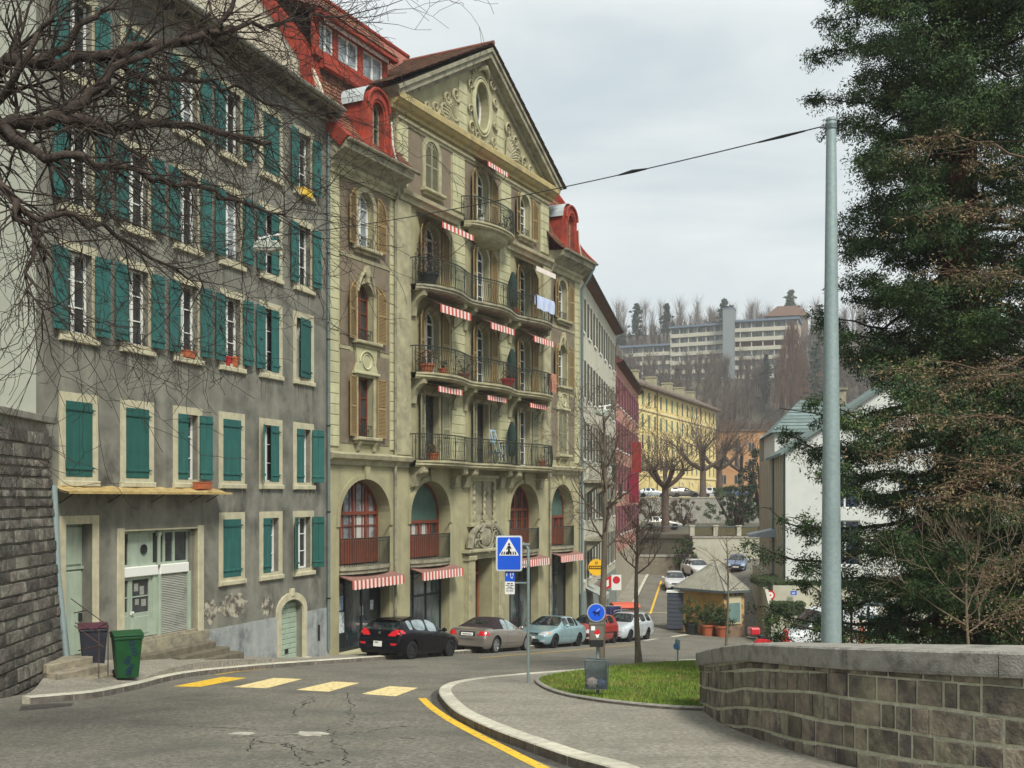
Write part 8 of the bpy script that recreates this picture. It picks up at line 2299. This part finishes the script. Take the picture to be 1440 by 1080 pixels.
mb.prism([(xc-.028,tz+.205),(xc+.02,tz+.215),(xc+.055,tz+.15),(xc+.045,tz+.135),(xc+.02,tz+.17),(xc+.02,tz+.115),(xc+.05,tz+.03),(xc+.022,tz+.025),(xc-.002,tz+.09),(xc-.022,tz+.025),(xc-.05,tz+.03),(xc-.022,tz+.115),(xc-.025,tz+.165),(xc-.045,tz+.125),(xc-.06,tz+.13)], y0_-.002, y1_-.0005)
mb.build('walker_symbol', SGK, bd)
for z_ in (zc+.2, zc-.25):
    mb = MB(); mb.box(xc-.05,.03,-.045,-.02,z_-.02,z_+.02); mb.build('bracket', STEEL, s_)
ps = thing('parking_sign', 'small blue parking sign with a white text plate below the crosswalk sign', 'traffic sign', P3(717,810,23.0))
mb = MB(); mb.prism(rrect(.105,.115,.015), -.03,-.015); b1 = mb.build('blue_plate', SGB, ps)
mb = MB(); mb.prism([(.0,.07),(.085,.07),(.06,-.045),(.02,-.045)],-.034,-.0305); mb.box(-.075,-.06,-.034,-.0305,.0,.07); mb.box(-.085,-.045,-.034,-.0305,.05,.065); mb.build('white_symbols', SGW, b1)
mb = MB(); mb.prism([(.03,.075),(.055,.075),(.055,.05),(.07,.0),(.043,-.03),(.015,.0),(.03,.05)],-.037,-.0345); mb.build('blue_symbol', SGB, b1)
mb = MB(); mb.prism([(x,z-.255) for x,z in rrect(.105,.135,.015)], -.03,-.015); b2 = mb.build('white_plate', SGW, ps)
mb = MB()
for (a,b,z_) in ((-.06,.0,-.155),(.02,.06,-.155),(-.085,-.02,-.20),(.0,.08,-.20),(-.05,.05,-.235),(-.085,-.03,-.27),(-.01,.08,-.27),(-.08,-.03,-.315),(-.015,.07,-.315)):
    mb.box(a,b,-.033,-.0302,z_-(.012 if z_ < -.16 else .02),z_+.004)
tag(mb.build('illegible_lettering', SGK, b2))['kind'] = 'stuff'
mb = MB(); mb.box(-.01,.40,-.012,.0,-.16,-.13); mb.build('bracket', STEEL, ps)
# dog waste post with round blue sign, dispenser box and litter bin
dx, dy = 1.52, 19.3; dz = g(dx,dy)+.12
dg_ = thing('dog_waste_post', 'grey post with a round blue dog sign and a grey bag dispenser box', 'post', (dx,dy,dz))
zz = lambda py: (700-py)/F*dy-dz
mb = MB(); mb.tube([(.03,0,-.2),(.03,0,zz(852))],.03,10); mb.build('pole', STEEL, dg_, smooth=True)
mb = MB(); mb.prism([(.165*math.cos(a*PI/18),zz(861)+.165*math.sin(a*PI/18)) for a in range(36)],-.06,-.035); sgn_ = mb.build('sign_disc', SGG, dg_)
mb = MB(); mb.prism([(.15*math.cos(a*PI/18),zz(861)+.15*math.sin(a*PI/18)) for a in range(36)],-.064,-.0605); mb.build('blue_field', SGB, sgn_)
zq = zz(861)
mb = MB(); mb.prism([(-.065,zq+.0),(-.05,zq+.035),(-.03,zq+.03),(-.02,zq+.01),(.045,zq+.01),(.07,zq+.05),(.075,zq+.045),(.06,zq+.0),(.055,zq-.06),(.04,zq-.06),(.035,zq-.025),(-.01,zq-.025),(-.015,zq-.06),(-.03,zq-.06),(-.032,zq-.01),(-.06,zq-.012)],-.068,-.0645); mb.build('dog_symbol', mat('navy_symbol',(.005,.01,.06),bump=0), sgn_)
mb = MB(); mb.prism([(.0,zq+.03),(.06,zq+.075),(.063,zq+.07),(.004,zq+.024)],-.069,-.065); mb.build('white_leash', SGW, sgn_)
mb = MB(); mb.cham(-.125,.125,-.16,-.03,zz(899),zz(877),.01); mb.box(-.135,.135,-.17,-.02,zz(877),zz(875)); bx = mb.build('dispenser_box', mat('taupe_metal',(.13,.12,.095),(.17,.155,.125),scale=8,rough=.6,bump=.1), dg_)
mb = MB(); mb.cham(-.12,.12,-.155,-.03,zz(908),zz(899)-.001,.01); mb.build('dispenser_tray', BLACKM, bx)
mb = MB(); mb.box(-.10,-.03,-.1655,-.1605,zz(885),zz(879)); mb.build('white_sticker', SGW, bx)
mb = MB(); mb.prism([(-.05,zz(888)),(.0,zz(884)),(.05,zz(883.5)),(.06,zz(889)),(.02,zz(891)),(-.04,zz(890))],-.166,-.1605); mb.build('red_sticker', mat('sticker_red',(.6,.02,.03),bump=0), bx)
mb = MB(); mb.prism([(-.03,zz(890)),(.05,zz(890)),(.03,zz(895)),(.0,zz(895.5))],-.1655,-.1602); mb.build('white_sticker', SGW, bx)
lb = thing('litter_bin', 'grey wire litter bin with pink and blue rubbish inside on the dog post', 'bin', (dx,dy,dz))
zt_, zb_ = zz(926), zz(966); MESH = mat('bin_metal', (.12,.15,.155), (.17,.20,.20), scale=10, rough=.5, metal=.4, bump=.1)
mb = MB(); W0, W1 = .215, .195
for k in range(27):
    f = k/26; x0_, x1_ = -W0+2*W0*f, -W1+2*W1*f
    for (ya,yb) in ((-.22,-.20),(-.04,-.05)): mb.tube([(x0_,ya,zt_),(x1_,yb,zb_)],.0032,3)
for k in range(9):
    f = k/8
    for s2 in (-1,1): mb.tube([(s2*W0,-.22+.18*f,zt_),(s2*W1,-.20+.15*f,zb_)],.0032,3)
for k in range(18):
    f = k/17; z_ = zt_+(zb_-zt_)*f; w_ = W0+(W1-W0)*f; mb.tube([(-w_,-.045,z_),(-w_,-.22,z_),(w_,-.22,z_),(w_,-.045,z_)],.0028,3)
tag(mb.build('wire_mesh', MESH, lb))['kind'] = 'stuff'
mb = MB(); mb.tube([(-W0,-.04,zt_+.02),(-W0,-.22,zt_),(W0,-.22,zt_-.012),(W0,-.04,zt_-.012),(-W0,-.04,zt_+.02)],.012,6); mb.build('rim', MESH, lb)
mb = MB(); mb.box(-W1,W1,-.20,-.05,zb_-.01,zb_); mb.box(-W1,W1,-.04,-.03,zb_,zt_-.02); mb.build('back_panel', MESH, lb)
for (nm, x_, r_b, m_, lab) in (('rubbish_bag',-.08,.10,mat('pink_white_plastic',(.65,.42,.38),(.6,.58,.52),scale=9,rough=.5,bump=.5,bscale=14),'crumpled pink and white bag in the litter bin'),('rubbish_bag',.09,.085,mat('blue_plastic_bag',(.06,.11,.26),(.12,.16,.3),scale=12,rough=.4,bump=.5,bscale=14),'crumpled dark blue bag in the litter bin')):
    mb = MB(); mb.ball((0,0,0),r_b,sx=1,sy=.75,sz=.95,n=18,m=12)
    rr_ = random.Random(int(x_*100)); mb.v = [(x*(1+.16*math.sin(9*z/r_b+4*x/r_b)),y*(1+.14*math.sin(7*x/r_b)),z*(1+.12*math.sin(8*x/r_b+5*y/r_b))) for x,y,z in mb.v]
    o = mb.build(nm, m_, loc=(dx+x_,dy-.125,dz+zb_+r_b*1.0)); tag(o, lab, 'rubbish bag')
# short parking meter
mx2, my2 = G(953,934,.12); mz = g(mx2,my2)+.12
t = thing('parking_meter', 'short grey parking meter post with a blue dial at the far edge of the lawn', 'parking meter', (mx2,my2,mz))
mb = MB(); mb.cyl((0,0,-.1),.025,.6,10); mb.build('post', STEEL, t)
mb = MB(); mb.cham(-.065,.065,-.06,.06,.42,.70,.02); mb.tube([(0,0,.70),(0,0,.74)],[.07,.03],12); mb.build('head', STEEL, t)
mb = MB(); mb.prism([(-.06+.075*math.cos(a*PI/10),.52+.09*math.sin(a*PI/10)) for a in range(20)],-.08,-.061); mb.build('dial', mat('meter_blue',(.08,.2,.4),bump=0), t)
# tall steel pole with span wires
pz = g(4.17,14.0); px_, py_ = 4.19, 14.0
t = thing('steel_pole', 'tall tapered galvanised steel pole behind the parapet wall holding a span wire', 'pole', (px_,py_,pz))
ht = (700-170)/F*14-pz
mb = MB(); mb.tube([(0,0,-.2),(0,0,ht*.5),(0,0,ht)],[.143,.108,.062],28); mb.build('shaft', STEEL, t, smooth=True)
mb = MB(); mb.cyl((0,0,ht),.07,.03,20); mb.build('cap', STEEL, t)
for z_ in (ht-.08,): 
    mb = MB(); mb.cyl((0,0,z_-.03),.075,.06,20); mb.tube([(-.06,0,z_),(-.14,.02,z_)],.015,6); mb.build('wire_clamp', DSTEEL, t)
def cable(name, label, pts, r, m=BLACKM, cat='cable'):
    mb = MB(); mb.tube(pts, r, 5); return tag(mb.build(name, m), label, cat)
A = Vector((px_-.14,py_,pz+ht-.08)); Bp = Vector((FG.w(FG.u(268))[0],FG.w(FG.u(268))[1],6.95))
ptsA = [tuple(A.lerp(Bp,i/24)+Vector((0,0,-1.15*(i/24)*(1-i/24)))) for i in range(25)]
cable('span_wire', 'thin span wire from the steel pole top across the sky to the grey house', ptsA, .009)
for f in (.03,.17,.20):
    p = A.lerp(Bp,f)+Vector((0,0,-1.15*f*(1-f)))
o = MB(); k1, k2 = .155,.185; o.tube([A.lerp(Bp,k1)+Vector((0,0,-1.15*k1*(1-k1))),A.lerp(Bp,(k1+k2)/2)+Vector((0,0,-1.15*.17*.83+.01)),A.lerp(Bp,k2)+Vector((0,0,-1.15*k2*(1-k2)))],[.012,.03,.012],8); tag(o.build('wire_insulator', BLACKM), 'dark turnbuckle on the span wire left of the steel pole', 'insulator')
o = MB(); k1, k2 = .012,.05; o.tube([A.lerp(Bp,k1)+Vector((0,0,-1.15*k1*(1-k1))),A.lerp(Bp,.03)+Vector((0,0,-1.15*.03*.97)),A.lerp(Bp,k2)+Vector((0,0,-1.15*k2*(1-k2)))],[.012,.022,.012],8); tag(o.build('wire_insulator', BLACKM), 'dark fitting on the span wire right beside the pole top', 'insulator')
def lamp(label, p, sc_, rot):
    t = thing('suspended_lamp', label, 'street lamp', p, rot)
    mb = MB(); P_ = [(-.36*sc_,-.02),(-.33*sc_,.13*sc_),(-.26*sc_,.17*sc_),(.26*sc_,.17*sc_),(.33*sc_,.13*sc_),(.36*sc_,-.02)]
    mb.prism(P_, -.17*sc_, .17*sc_); mb.build('housing', mat('lamp_housing',(.42,.46,.38),(.34,.37,.31),scale=8,rough=.5,bump=.05), t, bevel=.03*sc_)
    mb = MB(); mb.prism([(-.34*sc_,-.022),(.34*sc_,-.022),(.12*sc_,-.09*sc_),(-.12*sc_,-.09*sc_)], -.15*sc_, .15*sc_); mb.build('lamp_glass', mat('lamp_lens',(.3,.3,.26),rough=.2,bump=0), t)
    mb = MB(); mb.cyl((.02,0,.17*sc_),.05*sc_,.10*sc_,8); mb.tube([(-.22*sc_,0,.26*sc_),(.26*sc_,0,.34*sc_)],.025*sc_,6); mb.ball((-.22*sc_,0,.26*sc_),.045*sc_); mb.ball((.26*sc_,0,.34*sc_),.045*sc_); mb.build('hanger', SGW, t); return t
f = .775; lp_ = A.lerp(Bp,f)+Vector((0,0,-1.15*f*(1-f))); lamp('pale green boxy lamp hanging on the span wire before the grey house', (lp_.x,lp_.y,lp_.z-.27), .92, 0)
WB = [P3(*q) for q in [(335,365,31.0),(420,425,34),(490,470,37),(600,533,42),(700,562,47),(790,573,53),(850,572,59),(862,568,72)]]
cable('span_wire', 'sagging cable running from the grey house across the lower balconies', smooth_line(WB,5), .016, mat('cable_grey',(.16,.15,.12),bump=0))
lamp('blue grey lamp hanging above the street before the cream white house', P3(850,582,59), 1.45, rad(30))
cable('span_wire', 'thin wire crossing in front of the grey house at the pale lamp', [tuple(lp_+Vector((0,0,-.2))), P3(345,371,24.5), P3(250,330,20), P3(120,250,15)], .007)
# wheelie bins, railing and steps at the lower left
def wheelie(label, x, y, rot, m, lidm, tagm=None):
    z = zpav(x,y)+.12; t = thing('wheelie_bin', label, 'bin', (x,y,z), rot, 'wheelie bins by the house door')
    mb = MB(); a, b = .22, .29; mb.add([(-a,-a,.06),(a,-a,.06),(a,a,.06),(-a,a,.06),(-b,-b-.02,.95),(b,-b-.02,.95),(b,b,.95),(-b,b,.95)],BX); mb.box(-b-.02,b+.02,-b-.04,b+.02,.90,.97); bo = mb.build('body', m, t, bevel=.02)
    mb = MB(); mb.prismx([(-.35,.972),(.33,.972),(.33,1.02),(.1,1.07),(-.3,1.03),(-.36,1.0)],-.315,.315); mb.build('lid', lidm, t, bevel=.015)
    for s2 in (-1,1):
        mb = MB(); mb.cyl((s2*.22-.03,.26,.10),.10,.06,14,'x'); mb.build('wheel', TYRE, t)
    mb = MB(); mb.tube([(-.26,.34,.98),(-.26,.39,.98),(.26,.39,.98),(.26,.34,.98)],.016,6); mb.build('handle', m, t)
    if tagm:
        random.seed(3); 
        for i in range(9):
            cx_, cz_ = random.uniform(-.04,.13), .15+i*.085; w_ = random.uniform(.04,.08)
            yy = -(.22+(cz_-.06)*.07/.89)-.0135
            pts = [(cx_-w_,yy,cz_),(cx_-.2*w_,yy-.002,cz_+.05),(cx_+w_,yy-.003,cz_+.02),(cx_+.4*w_,yy-.001,cz_-.03),(cx_-.5*w_,yy,cz_-.01)]
            mb = MB() if i == 0 else mb
            mb.tube(pts,.012,4)
        tag(mb.build('graffiti', tagm, t))['kind'] = 'stuff'
    return t
GBIN = mat('green_bin_plastic', (.010,.075,.022), (.008,.055,.016), scale=4, rough=.45, bump=.05); DBIN = mat('dark_bin_plastic', (.022,.024,.035), (.03,.032,.045), scale=4, rough=.45, bump=.05)
wheelie('green wheelie bin with a dark blue graffiti scrawl', (178-720)/F*23.3, 23.3, rad(28), GBIN, GBIN, mat('graffiti_blue',(.012,.02,.09),bump=0))
wheelie('dark grey wheelie bin with a purple red lid behind the iron stair rail', (131-720)/F*24.0, 24.0, rad(24), DBIN, mat('maroon_lid',(.075,.02,.035),rough=.5,bump=0))
RAIL = mat('rusty_rail', (.10,.055,.045), (.06,.04,.035), scale=8, bump=.3)
t = thing('stair_rail', 'thin rusty iron handrail descending in front of the bins', 'handrail', (0,0,0))
def q3(px,py,D): return P3(px,py,D)
for ptsr in ([q3(100,842,23.0),q3(152,880,22.3),q3(152,950,22.3)],[q3(105,880,23.0),q3(146,910,22.4)],[q3(139,884,22.5),q3(139,954,22.4)],[q3(104,862,23.0),q3(122,858,22.8)],[q3(110,915,22.9),q3(140,908,22.4)],[q3(106,876,23),q3(133,886,22.6),q3(150,876,22.3)]):
    mb = MB(); mb.tube(ptsr,.012,6); mb.build('bar', RAIL, t)
t = thing('entrance_steps', 'worn stone entrance steps between the retaining wall and the dark bin', 'steps', (-9.35,23.2,zpav(-9.35,23.2)+.1), FG.rot)
for k in range(3):
    mb = MB(); mb.cham(-.9+.0*k,.75-.15*k,-.5+.3*k,1.4,-.3+.17*k,-.13+.17*k+.14,.015); mb.build('step', MATS['worn_step_stone'], t)
# advertising shelter behind the parapet wall
sh = thing('bus_shelter', 'glass and panel shelter with posters behind the parapet wall left of the conifer trunk', 'shelter', (15.45,50.0,g(15.45,50.0)), rad(4))
zg_ = g(15.45,50.0)
px2x = lambda p: ((p-720)/F*50.0)-15.45
ztp = (700-868)/F*50-zg_
for p in (1184,1197.5,1222,1253,1276):
    mb = MB(); mb.box(px2x(p)-.04,px2x(p)+.04,-.05,.05,-.1,ztp+.5); mb.build('post', BLACKM, sh)
mb = MB(); mb.box(px2x(1183),px2x(1277),-.1,1.2,ztp+.5,ztp+.62); mb.build('roof', DSTEEL, sh)
for (a,b) in ((1185,1197),(1223,1252)):
    mb = MB(); mb.box(px2x(a),px2x(b),-.02,.02,.35,1.15); mb.box(px2x(a),px2x(b),-.03,.03,.78,.82); mb.build('low_panel', mat('beige_panel',(.36,.33,.22),(.3,.28,.19),scale=2,bump=.05), sh)
pc = lambda px: px2x(px); pzf = lambda py: (700-py)/F*50-zg_
mb = MB(); mb.box(pc(1198.5),pc(1221),-.02,.02,.3,pzf(872)); po_ = mb.build('poster', mat('poster_paper',(.62,.55,.48),(.56,.5,.44),scale=2,rough=.5,bump=0), sh)
mb = MB(); P_ = [(1209,907),(1209,897),(1207,893),(1210,886),(1211,883),(1210,879),(1212,875),(1215,875),(1216,880),(1215,884),(1219,888),(1221,898),(1220,907),(1218.5,907),(1217.5,895),(1216.5,893),(1216,907)]
mb.prism([(pc(a),pzf(b)) for a,b in P_],-.026,-.021); mb.build('orange_figure', mat('poster_orange',(.48,.09,.045),(.36,.06,.03),scale=3,bump=0), po_)
mb = MB(); 
for py in (890,893,896,899): mb.box(pc(1199.5),pc(1206),-.025,-.0205,pzf(py),pzf(py-1.0))
tag(mb.build('illegible_lettering', MATS['sign_red'], po_))['kind'] = 'stuff'
mb = MB(); mb.box(pc(1254),pc(1275),-.02,.02,.3,pzf(883)); p2_ = mb.build('poster', mat('blue_grey_poster',(.20,.26,.33),(.4,.42,.42),scale=3,rough=.3,bump=0,stretch=(.6,1,3)), sh)
t = thing('waste_container', 'dark green waste container behind the glass shelter', 'container', (pc(1224)+15.45+.6,52.6,g(16.5,52.6)), rad(4))
mb = MB(); mb.cham(-.1,1.6,-.4,.5,.2,1.65,.05); mb.build('body', mat('container_green',(.012,.06,.045),(.02,.08,.06),scale=3,rough=.5,bump=.05), t, bevel=.03)
mb = MB(); mb.cham(-.14,1.64,-.44,.55,1.65,1.78,.04); mb.build('lid', mat('container_lid',(.018,.05,.045),rough=.5,bump=0), t)
# ---------------------------------------------------------------- air
mb = MB(); mb.box(-420,520,-30,760,-12,150)
hz = mb.build('haze', mat('unused_air',(1,1,1),bump=0)); tag(hz, kind='stuff')
hm = bpy.data.materials.new('air'); hm.use_nodes = True; nt_ = hm.node_tree; nt_.nodes.clear()
ou = nt_.nodes.new('ShaderNodeOutputMaterial'); vo = nt_.nodes.new('ShaderNodeVolumePrincipled'); vo.inputs['Color'].default_value = (.95,.98,1,1); vo.inputs['Density'].default_value = .0005
nt_.links.new(vo.outputs[0], ou.inputs['Volume']); hz.data.materials.clear(); hz.data.materials.append(hm)
hz['label'] = 'pale thin haze over the valley'; hz['category'] = 'haze'
SUN_E = 3.6; SUN_AZ = -66; EXPO = 0.27
SKYA = (5.9,6.8,7.2,1); SKYB = (9.5,9.8,9.6,1)
# ---------------------------------------------------------------- camera, light, sky
cam = bpy.data.cameras.new('camera'); co = bpy.data.objects.new('camera', cam); col.objects.link(co)
co.location = (0,0,0); co.rotation_euler = (rad(90),0,0)
cam.sensor_width = 36; cam.lens = 36*F/1440; cam.shift_y = (700-540)/1440; cam.clip_end = 6000; cam.clip_start = .1
sc.camera = co
SE, SR = rad(48), rad(150)
sl = bpy.data.lights.new('sun','SUN'); sl.energy = SUN_E; sl.angle = rad(14); sl.color = (1,.96,.88)
so = bpy.data.objects.new('sun', sl); col.objects.link(so)
az = rad(SUN_AZ)   # direction towards the sun, from +x counter-clockwise
d = Vector((math.cos(az)*math.cos(SE), math.sin(az)*math.cos(SE), math.sin(SE)))
so.rotation_euler = d.to_track_quat('Z','Y').to_euler()
w = bpy.data.worlds.new('World'); sc.world = w; w.use_nodes = True
nt = w.node_tree; N = nt.nodes; L = nt.links
bg = N['Background']; bg.inputs['Strength'].default_value = .09
sk = N.new('ShaderNodeTexSky'); sk.sky_type = 'NISHITA'; sk.sun_disc = False; sk.sun_elevation = SE; sk.sun_rotation = PI/2-az
tc = N.new('ShaderNodeTexCoord'); mp = N.new('ShaderNodeMapping'); mp.inputs['Scale'].default_value = (1.2,1.2,4.0)
L.new(tc.outputs['Generated'], mp.inputs[0])
n1 = N.new('ShaderNodeTexNoise'); n1.inputs['Scale'].default_value = 1.6; n1.inputs['Detail'].default_value = 9; n1.inputs['Roughness'].default_value = .52
n1.inputs['Distortion'].default_value = .4
L.new(mp.outputs[0], n1.inputs['Vector'])
r1 = N.new('ShaderNodeMapRange'); r1.inputs[1].default_value = .40; r1.inputs[2].default_value = .62
L.new(n1.outputs['Fac'], r1.inputs[0])
cm = N.new('ShaderNodeMix'); cm.data_type = 'RGBA'; cm.inputs[6].default_value = SKYA; cm.inputs[7].default_value = SKYB
L.new(r1.outputs[0], cm.inputs[0])
mx = N.new('ShaderNodeMix'); mx.data_type = 'RGBA'; mx.inputs[0].default_value = .93
L.new(sk.outputs[0], mx.inputs[6]); L.new(cm.outputs[2], mx.inputs[7]); L.new(mx.outputs[2], bg.inputs['Color'])
sc.view_settings.view_transform = 'Standard'; sc.view_settings.look = 'None'; sc.view_settings.exposure = EXPO; sc.view_settings.gamma = 1
sc.render.engine = 'CYCLES'
sc.render.resolution_x = 1024; sc.render.resolution_y = 768
